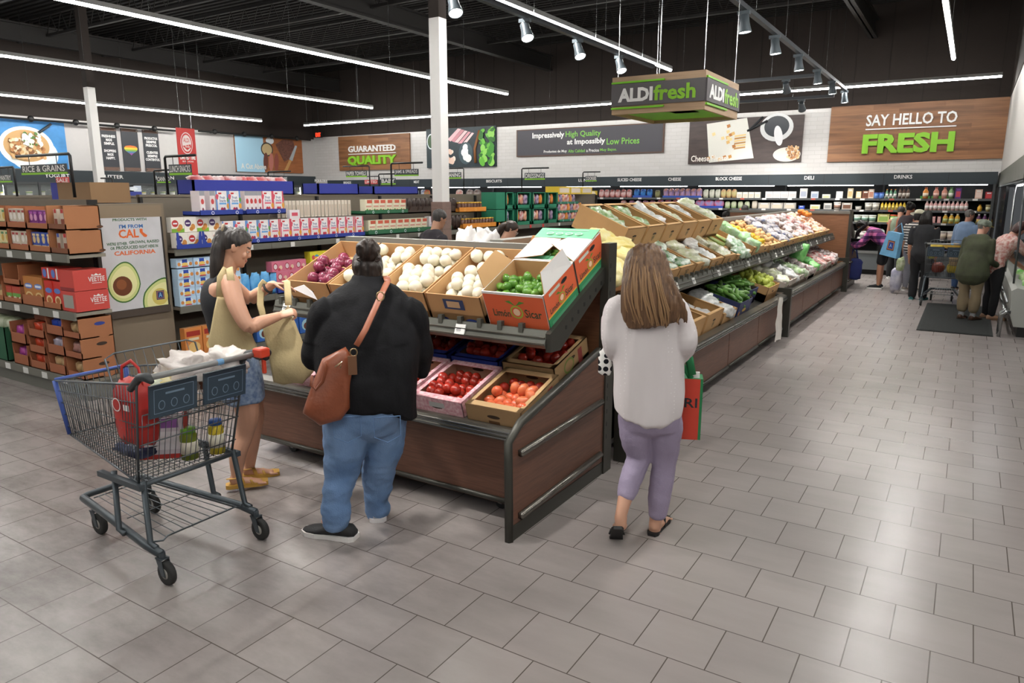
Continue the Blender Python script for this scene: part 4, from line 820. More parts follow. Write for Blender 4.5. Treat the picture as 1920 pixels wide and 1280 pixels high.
b = MB(); b.box((0, 0, 0), (1.5, .25, .02), mt('#4a3a30', .6)); b.box((0, 0, 0), (1.5, .01, .1), mt('#3a2c24', .6)); tag(b.obj('display_tray', None, (GX - .1, 7.98, 1.61), PI / 2), 'dark brown tray of pouches at the back of the top shelf', 'display tray')
# jars in orange trays, green cases, then small trays
b = MB(); jm = mt('#5a3522', .2); b.lathe([(.001, 0), (.034, 0), (.037, .02), (.037, .09), (.028, .105)], jm, 10); b.lathe([(.03, .105), (.03, .125), (.001, .125)], mt('#d6a93e', .35), 10); jar = b.mesh('jar')
tray('display_tray', 'orange tray of brown jars, lower tier right of the column', GX, 9.3, 1.45, 1.345, .08, '#d98a30', '#e5a456'); tray('display_tray', 'orange tray of brown jars, upper tier right of the column', GX - .03, 9.25, .75, 1.6, .08, '#d98a30', '#e5a456')
rowY(jar, 16, GX - .05, 9.35, 1.38, .086, 'brown jar with a yellow lid in the lower orange tray', 'jar', 'jars, lower orange tray', 'jar'); rowY(jar, 8, GX - .08, 9.3, 1.635, .086, 'brown jar with a yellow lid in the upper orange tray', 'jar', 'jars, upper orange tray', 'jar')
def green_case(y, z, w, h, lab):
    b = MB(); m = mt('#1f7a5c', .55); d = .3
    b.box((0, .02, 0), (w, d, .01), m); b.box((0, 0, 0), (.012, d, h), m); b.box((w - .012, 0, 0), (w, d, h), m); b.box((0, 0, h - .012), (w, d, h), m); b.box((0, 0, 0), (w, .01, h * .22), m); b.box((0, d - .01, 0), (w, d, h), mt('#5a4030', .7)); b.box((0, 0, 0), (.05, .01, h), m); b.box((w - .05, 0, 0), (w, .01, h), m)
    tag(b.obj('display_case', None, (GX, y, z), PI / 2), lab, 'display case', 'green display cases')
pouches = [lump((.06, .03, .09), 50 + k, mt(c, .3, var=.8, vs=20, c2=c2, bump=.4, bs=30), 10, 8).mesh('snack_pouch') for k, (c, c2) in enumerate((('#c9423a', '#e2c9a8'), ('#4a2f5c', '#b9a6c0'), ('#d9b03c', '#c94a3a'), ('#e5e0dc', '#b8444a')))]
gc = [(10.25, .28), (10.55, .28)] + [(10.9, .5), (11.45, .5), (12.0, .42)]
for i, (y, w_) in enumerate(gc):
    for r_ in range(2):
        nm = f'{["first", "second", "third", "fourth", "fifth"][i]} green case after the jars, {["lower", "upper"][r_]} tier'
        if i > 0: green_case(y, 1.345 + r_ * .29, w_, .28, nm + ', with an open window')
        else: b = MB(); b.box((0, 0, 0), (w_, .3, .28), mt('#1f7a5c', .55)); tag(b.obj('display_case', None, (GX, y, 1.345 + .29 * r_), PI / 2), nm + ', closed front', 'display case', 'green display cases')
        if i > 0:
            for k in range(max(1, int(w_ / .16))): item(pouches[(i + k + r_) % 4], GX - .05, y + .1 + k * .13, 1.5 + r_ * .29, PI / 2 + R.uniform(-.3, .3), 'snack pouch in the ' + nm, 'pouch', 'pouches ' + nm, 'snack_pouch')
for r_ in range(3):
    tray('display_tray', f'small green tray of cans, {["lowest", "middle", "top"][r_]} of three tiers', GX - .03 * r_, 12.5, 1.5 - .3 * r_, 1.345 + .17 * r_, .05, '#1f7a5c', group='green can trays')
    for k in range(10 - 2 * r_): item(pouches[(k * 7 + r_) % 4], GX - .05 - .03 * r_, 12.58 + k * .135, 1.44 + .17 * r_, PI / 2, f'small colourful pack in the {["lowest", "middle", "top"][r_]} green tray', 'pack', f'packs in green tray {r_}', 'snack_pouch')
yb = pk('yellow_case', .5, .3, .15, '#e6c53a', [('r', .1, .2, .9, .8, '#e9d9c8')]); rowY(yb, 3, GX - .25, 12.9, 1.88, .52, 'yellow case lying on top of the shelving far down the aisle', 'case', 'yellow cases on top', 'yellow_case')
# second shelf
kb = pk('cracker_box', .185, .1, .095, '#b9d3ea', [('e', .5, .5, .3, .42, '#e6eef4'), ('r', .34, .52, .66, .9, '#2a4aa8'), ('e', .5, .36, .2, .2, '#e2c36a'), ('e', .15, .4, .1, .2, '#d08a4a'), ('e', .85, .4, .1, .2, '#d08a4a'), ('r', .3, .08, .7, .2, '#c9404a')])
for c in range(4):
    for r_ in range(5): item(kb, GX - .02 - R.uniform(0, .015), 4.38 + c * .19, .752 + .096 * r_ + (.012 if r_ == 4 else 0), PI / 2 + R.uniform(-.03, .03), f'light blue cracker box, {["bottom", "second", "middle", "fourth", "top"][r_]} layer of the stack by the poster', 'box', f'cracker boxes layer {r_ + 1}', 'cracker_box')
blb = lump((.07, .03, .13), 9, mt('#3f93d6', .3, var=.5, vs=10, c2='#7cc0ee', bump=.3, bs=20), 12, 10).mesh('cookie_bag'); rowY(blb, 4, GX - .05, 5.2, .88, .14, 'bright blue cookie bag on the second shelf', 'bag', 'blue cookie bags', 'cookie_bag')
pkb = pk('pink_snack_box', .17, .1, .12, '#d97a92', [('e', .3, .5, .2, .34, '#a82a3a'), ('e', .3, .5, .15, .25, '#e6d4d8'), ('e', .75, .4, .14, .2, '#e9c8b0'), ('e', .6, .2, .12, .14, '#c94a5a')], top='#d2849a')
for c in range(3):
    for r_ in range(3): item(pkb, GX - .02, 5.62 + c * .172 - .06 * (r_ == 2), .755 + .122 * r_, PI / 2, f'pink snack box with a red badge, {["bottom", "middle", "top"][r_]} row', 'box', f'pink boxes row {r_ + 1}', 'pink_snack_box')
tray('display_tray', 'blue tray in front of the pink boxes on the second shelf', GX + .004, 5.6, .54, .742, .11, BL2)
ypk = pk('yellow_snack_pack', .26, .1, .14, '#ded23a', [('e', .2, .5, .1, .2, '#c94a5a'), ('e', .4, .6, .12, .14, '#4a9ac0'), ('e', .6, .4, .14, .2, '#5aa84a'), ('e', .8, .6, .1, .2, '#d9763a'), ('r', .25, .4, .75, .56, '#e9a03a'), ('r', 0, 0, 1, .12, '#7a5a8a')])
for r_ in range(3): rowY(ypk, 3, GX - .02, 6.15, .755 + .15 * r_, .265, f'yellow snack pack printed with bright dots, {["bottom", "middle", "top"][r_]} row', 'pack', f'yellow packs row {r_ + 1}', 'yellow_snack_pack')
for i, (y, c, c2, n) in enumerate(((7.0, '#5a2f6a', '#b98ac0', 6), (8.0, '#3a6a3c', '#a8c07a', 6), (9.1, '#d08a30', '#e9c67a', 8), (10.6, '#c9a23a', '#6a4a2a', 10), (12.0, '#2a5ab0', '#d9d0c0', 6))):
    m = pk('snack_box', .14, .1, .2, c, [('e', .5, .5, .3, .25, c2), ('r', .1, .8, .9, .92, c2)]); rowY(m, n, GX - .03, y, .755, .15, f'boxed snack in the shade of the second shelf, {["purple", "green", "orange", "mustard", "blue"][i]} group', 'box', f'second shelf boxes {i}', 'snack_box')
# bottom shelf
ob_ = pk('orange_meal_box', .2, .08, .3, '#d98a4a', [('e', .5, .3, .36, .2, '#e9c07a'), ('r', .1, .7, .9, .88, '#a8342a'), ('r', .2, .55, .8, .64, '#e6d7b8')], top='#d9a070')
rowY(ob_, 4, GX - .03, 4.4, .215, .21, 'orange meal box on the bottom shelf beside the poster', 'box', 'orange meal boxes', 'orange_meal_box')
b3 = pk('blue_cereal_box', .2, .07, .28, '#3a6ab8', [('e', .5, .35, .35, .25, '#a8d0dc'), ('r', .1, .7, .9, .9, '#c8d9ea'), ('e', .5, .3, .2, .15, '#6a3a2a')]); rowY(b3, 5, GX - .03, 5.3, .215, .21, 'blue box on the bottom shelf behind the open tote bag', 'box', 'blue bottom boxes', 'blue_cereal_box')
# things on top of the shelving
def toptray(y0, y1, h, lab, X=-7.28, z=1.885): b = MB(); m = mt('#2c3796', .55); L = y1 - y0; b.box((0, 0, 0), (L, .02, h), m); b.box((0, .28, 0), (L, .3, h), m); b.box((0, 0, 0), (.02, .3, h), m); b.box((L - .02, 0, 0), (L, .3, h), m); b.box((0, 0, 0), (L, .3, .01), m); return tag(b.obj('blue_tray', None, (X, y0, z), PI / 2), lab, 'tray', 'blue trays on the shelving')
toptray(4.98, 6.4, .16, 'large blue tray filled with red bags on top of the shelving, left one'); toptray(6.8, 7.55, .14, 'blue tray with a slanted front on top of the shelving, middle one'); toptray(7.85, 8.85, .11, 'blue tray on top of the shelving just left of the column')
rb = lump((.1, .07, .05), 15, mt('#c9383c', .3, var=.6, vs=10, c2='#e6dcdc', bump=.4, bs=30), 12, 8).mesh('red_bag')
for k in range(9): item(rb, -7.43, 5.12 + k * .145, 2.045, R.uniform(0, 3), 'red and white bag heaped in the large blue tray on top', 'bag', 'red bags in the top tray', 'red_bag')
# ---------------------------------------------------------------- end cap with poster side
ec = thing('end_cap_shelving', 'end of aisle shelving with rice boxes left of the poster', 'shelving', (-8.0, 3.32, 0))
PX = -6.88
b = MB(); b.box((-2.2, .34, 0), (1.06, .37, 1.84), SHB); child(ec, 'back_panel', b)
b = MB(); b.box((-2.2, .04, 0), (1.24, .34, .17), mt('#6b6a63', .5)); child(ec, 'kick_base', b)
for z in (.2, .83, 1.355):
    b = MB(); b.box((-2.2, .01, z - .03), (1.25, .335, z), mt('#8b8578', .5)); b.box((-2.2, -.01, z - .065), (1.25, .01, z + .01), LIPG); s_ = child(ec, 'shelf', b)
    for k in range(5): b = MB(); b.box((-.6 + k * .37, -.013, z - .06), (-.5 + k * .37, -.0102, z), TAGW); b.obj('price_tag', s_)
for x in (1.05, -2.2):
    b = MB(); b.box((x, .32, 0), (x + .04, .40, 1.84), SHD); child(ec, 'upright', b)
b = MB(); b.box((-.3, .37, 0), (1.095, 1.04, 1.8), mt('#4a443c', .7)); child(ec, 'end_box', b)
b = MB(); b.box((1.1, .38, .0), (1.125, 1.03, 1.8), mt('#7d6f5d', .65)); child(ec, 'side_panel', b)
# the poster in its dark frame, facing the aisle
t = thing('poster', 'avocado poster in a dark frame on the end of the shelving', 'poster', (PX + .012, 3.665, .787), PI / 2)
pw, ph = .62, .925
b = MB(); b.box((-.03, -.018, -.07), (pw + .02, .0, ph * .96), mt('#2c2723', .5)); b.box((-.03, -.03, -.07), (pw + .02, 0, -.005), mt('#4a4038', .5)); child(t, 'frame', b)
b = MB(); y = -.0195; gy = mt('#c9c8cb', .55, var=.12, vs=4)
b.rect(0, 0, pw, ph, gy, y); y -= .0006
T1 = mt('#2f5a34', .5); T2 = mt('#2f66a8', .5); T3 = mt('#d9652a', .5)
def tx(s, x0, x1, z, h, m): b.text(s, x0 * pw, z * ph, (x1 - x0) * pw, h * ph, m, y, bold=.03)
tx('PRODUCTS WITH', .23, .77, .92, .028, T1); tx("I'M FROM", .32, .7, .845, .04, T2); tx('CAL', .3, .62, .745, .09, T3)
b.flat([(.64 * pw, .835 * ph), (.69 * pw, .835 * ph), (.69 * pw, .80 * ph), (.76 * pw, .765 * ph), (.74 * pw, .745 * ph), (.70 * pw, .75 * ph), (.64 * pw, .80 * ph)], T3, y)
tx("WE'RE EITHER", .1, .42, .675, .032, T1); tx('GROWN, RAISED', .45, .95, .678, .036, T1); tx('OR', .15, .22, .632, .03, T1); tx('PRODUCED', .24, .59, .632, .034, T1); tx('RIGHT HERE IN', .61, .92, .632, .032, T1); tx('CALIFORNIA', .2, .87, .57, .045, T3)
sh = mt('#6a6268', .6); sk = mt('#3f6a2c', .5); fl_ = mt('#c8cf86', .5); fl2 = mt('#e0dca0', .5)
def avo(cx, cz, rx, rz, rot, pit):
    def shape(k, m, dy):
        ps = []
        for i in range(36):
            a = 2 * PI * i / 36; px_ = rx * k * math.cos(a) * (1 - .22 * max(0, math.sin(a))); pz = rz * k * math.sin(a)
            X = cx + px_ * math.cos(rot) - pz * math.sin(rot); Z = cz + px_ * math.sin(rot) + pz * math.cos(rot); ps.append((min(max(X, 0), pw), min(max(Z, 0), ph)))
        b.flat(ps, m, y - dy)
    shape(1, sk, .0005); shape(.93, fl_, .001); shape(.78, fl2, .0015)
    if pit: b.ell(cx - .02, cz - .035, .095, .095, mt('#6a3a20', .45), y - .002, 24); b.ell(cx - .03, cz - .02, .05, .05, mt('#8a5230', .4), y - .0025, 20)
    else: b.ell(cx - .02, cz + .03, .085, .085, mt('#cdbb62', .5), y - .002, 24)
avo(.19, .27, .165, .2, -.2, True); avo(.56, .06, .2, .23, -.45, False)
b.rect(.5, .06, .585, .15, mt('#2a3560', .5), y - .003); b.rect(.508, .07, .577, .142, mt('#c9803a', .5), y - .0034); b.rect(.512, .074, .573, .138, mt('#24356c', .5), y - .0038); b.text('A', .525, .085, .035, .045, mt('#7fb6dc', .5), y - .0042)
child(t, 'print', b)
b = MB(); b.box((-.03, -.02, ph * .955), (pw + .02, 0, ph + .07), mt('#85745f', .65)); child(t, 'header_panel', b)
# goods on the end cap
CB = mt('#a56c48', .75, var=.06, vs=4); CBd = '#a56a44'
def shipcase(x0, w, z, h, d, lab, front=.28, col='#a0623f', y=3.325, cut=True):
    b = MB(); m = mt(col, .75); b.box((0, 0, 0), (w, d, .008), m); b.box((0, 0, 0), (.008, d, h), m); b.box((w - .008, 0, 0), (w, d, h), m); b.box((0, d - .008, 0), (w, d, h), m); b.box((0, 0, 0), (w, .008, h * front), m)
    b.flat([(.008, h * front), (.03, h * front), (.008, h * .8)], m, .004); b.flat([(w - .008, h * front), (w - .008, h * .8), (w - .03, h * front)], m, .004)
    return tag(b.obj('shipping_case', None, (x0, y, z)), lab, 'box', 'cardboard cases on the end cap')
def packs(kind, col, x0, w, n, z, h, lab, grp, pats=(), d=.05, y=3.337):
    me = pk(kind, w / n - .006, d, h, col, pats); rowX(me, n, x0 + .012, y, z, (w - .02) / n, lab, 'box', grp, kind)
EZ1, EZ2, EZ3 = 1.366, .841, .211
spec = [(-8.75, .4, '#d9c76a', 'yellow rice', ('#5a7a3a', '#e9e2c0')), (-8.33, .5, '#d9cfa0', 'pale green rice', ('#4f8a5a', '#c9a24a')), (-7.81, .36, '#c9bfae', 'red and white rice', ('#a83a3a', '#e6e0d8')), (-7.43, .38, '#3a52a8', 'blue pasta', ('#e2cf9a', '#d9c08a'))]
for tier in range(2):
    for i, (x, w_, c, nm, pc_) in enumerate(spec):
        if tier and i == 3: c, nm, pc_ = '#7a2f7a', 'purple rice', ('#b05ab0', '#d9a0c0')
        z = EZ1 + .21 * tier; tn = ['lower', 'upper'][tier]
        shipcase(x, w_, z, .2, .28, f'brown case of {nm} packs, {tn} tier of the top shelf')
        packs('rice_box', c, x, w_, 4 if w_ < .45 else 5, z + .01, .17 if not (tier and i == 3) else .16, f'{nm} pack in the {tn} tier of the top shelf', f'{nm} {tn}', [('r', 0, .0, 1, .3, pc_[0]), ('e', .5, .6, .3, .2, pc_[1]), ('r', .2, .8, .8, .92, pc_[0])])
for tier in range(2):
    x = -7.04; z = EZ1 + .215 * tier
    b = MB(); m = mt('#a8704a', .75, var=.06, vs=4); b.box((0, 0, 0), (.3, .31, .006), m); b.box((.29, 0, 0), (.3, .31, .21), m); b.box((0, 0, 0), (.008, .31, .21), m); b.box((0, .3, 0), (.3, .31, .21), m); b.box((0, 0, 0), (.3, .008, .05), mt('#7a4a30', .75)); b.box((0, .12, .204), (.3, .31, .21), m); b.ell(.3, .02, .03, .012, mt('#5a3820', .8), .3005, ax='+X')
    tag(b.obj('shipping_case', None, (x, 3.325, z)), f'large tan case open toward the front at the shelf corner, {["lower", "upper"][tier]} one', 'box', 'tan corner cases')
    for k in range(2): item(pk('bottle_pack', .06, .05, .17, '#c9b9a8', [('r', .1, .1, .9, .5, '#8a4a3a'), ('r', .2, .8, .8, 1, '#3a5ab0' if tier == 0 and k == 0 else '#b83a3a')]), x + .05 + .11 * k, 3.36, z + .008, .1 * k, f'narrow pack inside the {["lower", "upper"][tier]} tan corner case', 'box', f'packs in corner case {tier}', 'bottle_pack')
# middle shelf
shipcase(-8.7, .6, EZ2, .2, .28, 'brown case of pouches at the left of the middle shelf'); shipcase(-8.09, .36, EZ2, .17, .28, 'brown case of green salad pouches on the middle shelf'); shipcase(-8.05, .33, EZ2 + .18, .2, .28, 'empty brown case stacked over the green pouches')
packs('noodle_pouch', '#8a6a48', -8.68, .58, 4, EZ2 + .01, .14, 'brown pouch at the left of the middle shelf', 'brown pouches', [('e', .5, .4, .3, .3, '#c9a87a')]); packs('noodle_pouch', '#b84a3a', -8.08, .34, 3, EZ2 + .01, .15, 'green and red pouch on the middle shelf', 'green pouches', [('r', 0, .3, 1, .55, '#6aa84a'), ('e', .5, .2, .3, .15, '#e6dcc8')])
packs('meal_box', '#b8783c', -7.7, .38, 2, EZ2 + .01, .27, 'orange brown meal box with a blue badge on the middle shelf', 'orange meal boxes', [('e', .5, .66, .42, .1, '#5a7ac0'), ('r', .2, .62, .8, .7, '#d9e0ee'), ('e', .5, .3, .38, .16, '#d9c08a'), ('e', .5, .3, .25, .1, '#a8682f')], d=.1)
shipcase(-7.71, .4, EZ2, .1, .28, 'low brown case holding the orange brown meal boxes', 1)
packs('meal_box', '#c8332a', -7.3, .3, 2, EZ2 + .01, .25, 'red meal box with a blue badge on the middle shelf', 'red meal boxes', [('e', .5, .64, .42, .1, '#5a7ac0'), ('e', .5, .28, .4, .18, '#e6d0a0'), ('e', .5, .28, .26, .11, '#a8682f')], d=.1); shipcase(-7.31, .32, EZ2, .06, .28, 'low brown case holding the red meal boxes', 1)
packs('meal_box', '#c8332a', -7.33, .36, 2, EZ2 + .28, .1, 'red meal box lying on the red boxes', 'red boxes lying on top', [('r', .6, 0, .75, 1, '#e6e0dc'), ('e', .3, .5, .2, .4, '#5a7ac0')], d=.2)
for tier in range(2):
    b = MB(); m = mt('#c4473f', .6); b.box((0, 0, 0), (.24, .3, .185), m)
    if tier: b.add([(0, -.001, .02), (.2, -.001, .02), (.24, .12, .186), (.05, .12, .186)], [(0, 1, 2, 3)], mt('#a8a59a', .6)); b.add([(0, -.002, .0), (.24, -.002, .0), (.24, -.002, .03), (0, -.002, .03)], [(0, 1, 2, 3)], mt('#8f2f30', .6))
    else: b.rect(.03, .03, .2, .15, mt('#9a9890', .5), -.001)
    b.text('VEETEE', .13, .075, .15, .045, WHITE, .241, ax='+X'); b.flat([(.16, .128), (.165, .143), (.185, .133), (.205, .15), (.225, .133), (.245, .143), (.25, .128)], WHITE, .241, '+X'); b.rect(.16, .058, .25, .063, WHITE, .241, '+X')
    tag(b.obj('red_case', None, (-6.99, 3.34, EZ2 + .19 * tier)), f'red printed case at the corner of the middle shelf, {["lower", "upper open"][tier]} one', 'box', 'red corner cases')
# bottom shelf
shipcase(-8.9, .7, EZ3, .35, .28, 'dark green case of white bags at the far left of the bottom shelf', 1, '#24573c')
for k in range(4): o = lump((.12, .08, .08), 200 + k, mt('#c9cdb8', .4, var=.4, vs=9, c2='#7a8a5a', bump=.3, bs=25), 12, 8).obj('bag_of_rice', None, (-8.75 + .17 * k, 3.45, EZ3 + .36)); tag(o, 'pale bag heaped over the dark green case', 'bag', 'pale bags in the green case')
bp = {c: lump((.07, .05, .05), 210 + i, mt(c, .3, var=.4, vs=12, bump=.4, bs=30), 12, 8).mesh('small_bag') for i, c in enumerate(('#b04a9a', '#cf4a2c', '#2f4fc0', '#b9b0c0', '#b98a80', '#c9a87a'))}
def bagcase(x, w_, z, h, cols, lab):
    shipcase(x, w_, z, h, .28, lab, .5, '#9a5c3e')
    for k, c in enumerate(cols): item(bp[c], x + .08 + k * (w_ - .12) / max(1, len(cols) - .5), 3.41, z + h * .55, 0, f'small bag in the {lab} on the end cap', 'bag', lab, 'small_bag')
for r_ in range(2): bagcase(-8.06, .3, EZ3 + .22 * r_, .21, ['#b04a9a', '#b04a9a'], f'brown purple-bag case, {["lower", "upper"][r_]}')
for r_ in range(3): bagcase(-7.72 + .02 * r_, .3, EZ3 + .16 * r_, .155, ['#cf4a2c', '#cf4a2c'], f'brown orange-bag case, {["bottom", "middle", "top"][r_]}')
b = MB(); b.box((0, 0, 0), (.42, .22, .14), mt('#8f5138', .75)); tag(b.obj('shipping_case', None, (-7.74, 3.42, EZ3 + .47)), 'reddish brown case lying on top of the orange-bag cases', 'box')
for r_ in range(3): bagcase(-7.36 + .02 * r_, .3, EZ3 + .19 * r_, .185, [['#c9a87a'] * 2, ['#b9b0c0'] * 2, ['#2f4fc0'] * 2][r_], f'brown {["tan", "grey", "blue"][r_]}-bag case, {["bottom", "middle", "top"][r_]}')
for r_ in range(3):
    b = MB(); m = mt('#a56c48', .75, var=.06, vs=4); w_, d_, h_ = .29, .31, .185
    b.box((0, 0, 0), (w_, d_, .008), m); b.box((0, 0, 0), (.008, d_, h_), m); b.box((w_ - .008, 0, 0), (w_, d_, h_), m); b.box((0, d_ - .008, 0), (w_, d_, h_), m); b.box((0, 0, 0), (w_, .008, .06), mt('#9a5c3e', .75)); b.ell(.19, .125, .05, .017, mt('#2c3f8a' if r_ == 2 else '#3a2a20', .7), w_ + .0007, ax='+X'); b.ell(.22, .002, .05, .01, m, w_ + .0006, ax='+X')
    tag(b.obj('shipping_case', None, (-7.03, 3.33, EZ3 + .19 * r_)), f'tan case with a hand hole at the bottom corner, {["bottom", "middle", "top"][r_]} of three', 'box', 'tan cases with hand holes')
    for k in range(2): item(bp[['#c9a87a', '#b98a80', '#c9a87a'][r_]], -6.95 + .1 * k, 3.43, EZ3 + .19 * r_ + .08, 0, f'small bag in the {["bottom", "middle", "top"][r_]} tan case with a hand hole', 'bag', f'bags tan case {r_}', 'small_bag')
# on top of the end cap and the shelves beyond
b = MB(); b.box((0, 0, 0), (.62, .4, .2), mt('#8f6f4e', .75, var=.06, vs=3)); tag(b.obj('cardboard_box', None, (-7.97, 3.9, 1.805)), 'cardboard box on top of the shelving under the rice sign', 'box')
b = MB(); b.box((0, 0, 0), (.14, .3, .2), mt('#3a3f9a', .6)); tag(b.obj('blue_box', None, (-8.14, 3.92, 1.805)), 'blue box beside the cardboard box on top of the shelving', 'box')
pt = pk('paper_pack', .26, .2, .14, '#c9d3e0', [('r', 0, 0, 1, .4, '#35408f'), ('e', .5, .7, .3, .2, '#e6ecf4')])
for k in range(6): q = at(164 + 15 * k, 380, X=-10.3); item(pt, -10.35, q.y, 1.866, PI / 2, 'white and blue paper pack on top of the second shelving run', 'pack', 'paper packs on top', 'paper_pack')
# ---------------------------------------------------------------- aisle signs on rods
def aisle_sign(txt, x0, y0, x1, y1, X, post, lab, col='#3c4246', strip=True, tilt=0):
    Y = at((x0 + x1) / 2, y0, X=X).y; a = at(x0, (y0 + y1) / 2, Y=Y); c = at(x1, (y0 + y1) / 2, Y=Y); zt = at((x0 + x1) / 2, y0, Y=Y).z; zb = at((x0 + x1) / 2, y1, Y=Y).z
    w_ = c.x - a.x; h_ = zt - zb; t = thing('aisle_sign', lab, 'sign', (a.x, Y, zb), 0, 'aisle signs on black rods')
    b = MB(); b.box((0, -.008, 0), (w_, 0, h_), mt(col, .55))
    if strip: b.box((0, -.009, 0), (w_, -.0005, h_ * .2), LIME)
    child(t, 'board', b)
    if txt: b = MB(); b.text(txt, w_ * .04, h_ * (.27 if strip else .2), w_ * .92, h_ * .62, WHITE, -.0095); child(t, 'lettering', b)
    px = w_ + .07 if post > 0 else -.07
    b = MB(); b.tube([(px, 0, 1.86 - zb), (px, 0, h_ + .07), (px - post * .02, 0, h_ + .09), (px - post * (w_ + .15), 0, h_ + .09)], .014, BLACK, 6); child(t, 'rod', b)
    for k in (.2, .8): b = MB(); b.cyl((w_ * k, -.004, h_), (w_ * k, -.004, h_ + .09), .004, BLACK, 4); child(t, 'hook', b)
aisle_sign('RICE & GRAINS', 41, 308, 127, 327, -7.85, 1, 'large dark sign reading rice and grains over the end cap')
aisle_sign('LUNCH SNACKS', 318, 308, 360, 328, -7.3, -1, 'dark sign reading lunch snacks over the shelving')
aisle_sign('PERSONAL CARE', 508, 331, 540, 343, -10.7, -1, 'small sign reading personal care in the second aisle')
aisle_sign('PAPER TOWELS', 649, 320, 688, 332, -10.7, 1, 'sign reading paper towels in front of the quality sign')
aisle_sign('JAMS & SPREADS', 740, 317, 785, 330, -7.3, -1, 'sign reading jams and spreads left of the column')
aisle_sign('CLEANING', 830, 323, 865, 335, -10.7, 1, 'sign reading cleaning half hidden by the column')
aisle_sign('DRESSINGS', 984, 324, 1022, 337, -7.3, -1, 'sign reading dressings far along the shelving')
aisle_sign('COOKIES', 1098, 330, 1119, 340, -7.3, -1, 'small sign farthest along the shelving before the cheese cooler')
aisle_sign('PANTRY', 0, 327, 23, 342, -10.7, 1, 'small grey sign at the left edge of the photo')
aisle_sign('BABY', 715, 334, 742, 346, -10.7, -1, 'small sign beside the jams sign in the second aisle')
aisle_sign('CANNED', 295, 330, 320, 343, -10.7, -1, 'small grey sign left of the lunch snacks sign')
aisle_sign('SALE', 106, 332, 130, 344, -10.7, 1, 'small red sign below the rice sign', '#c9403c', False)
aisle_sign('LIMITED', 684, 337, 708, 345, -13.9, 1, 'small red sign below the paper towels sign', '#c9403c', False)
aisle_sign('SALE', 195, 343, 208, 352, -13.9, 1, 'small red sign right of the white left column', '#c9403c', False)
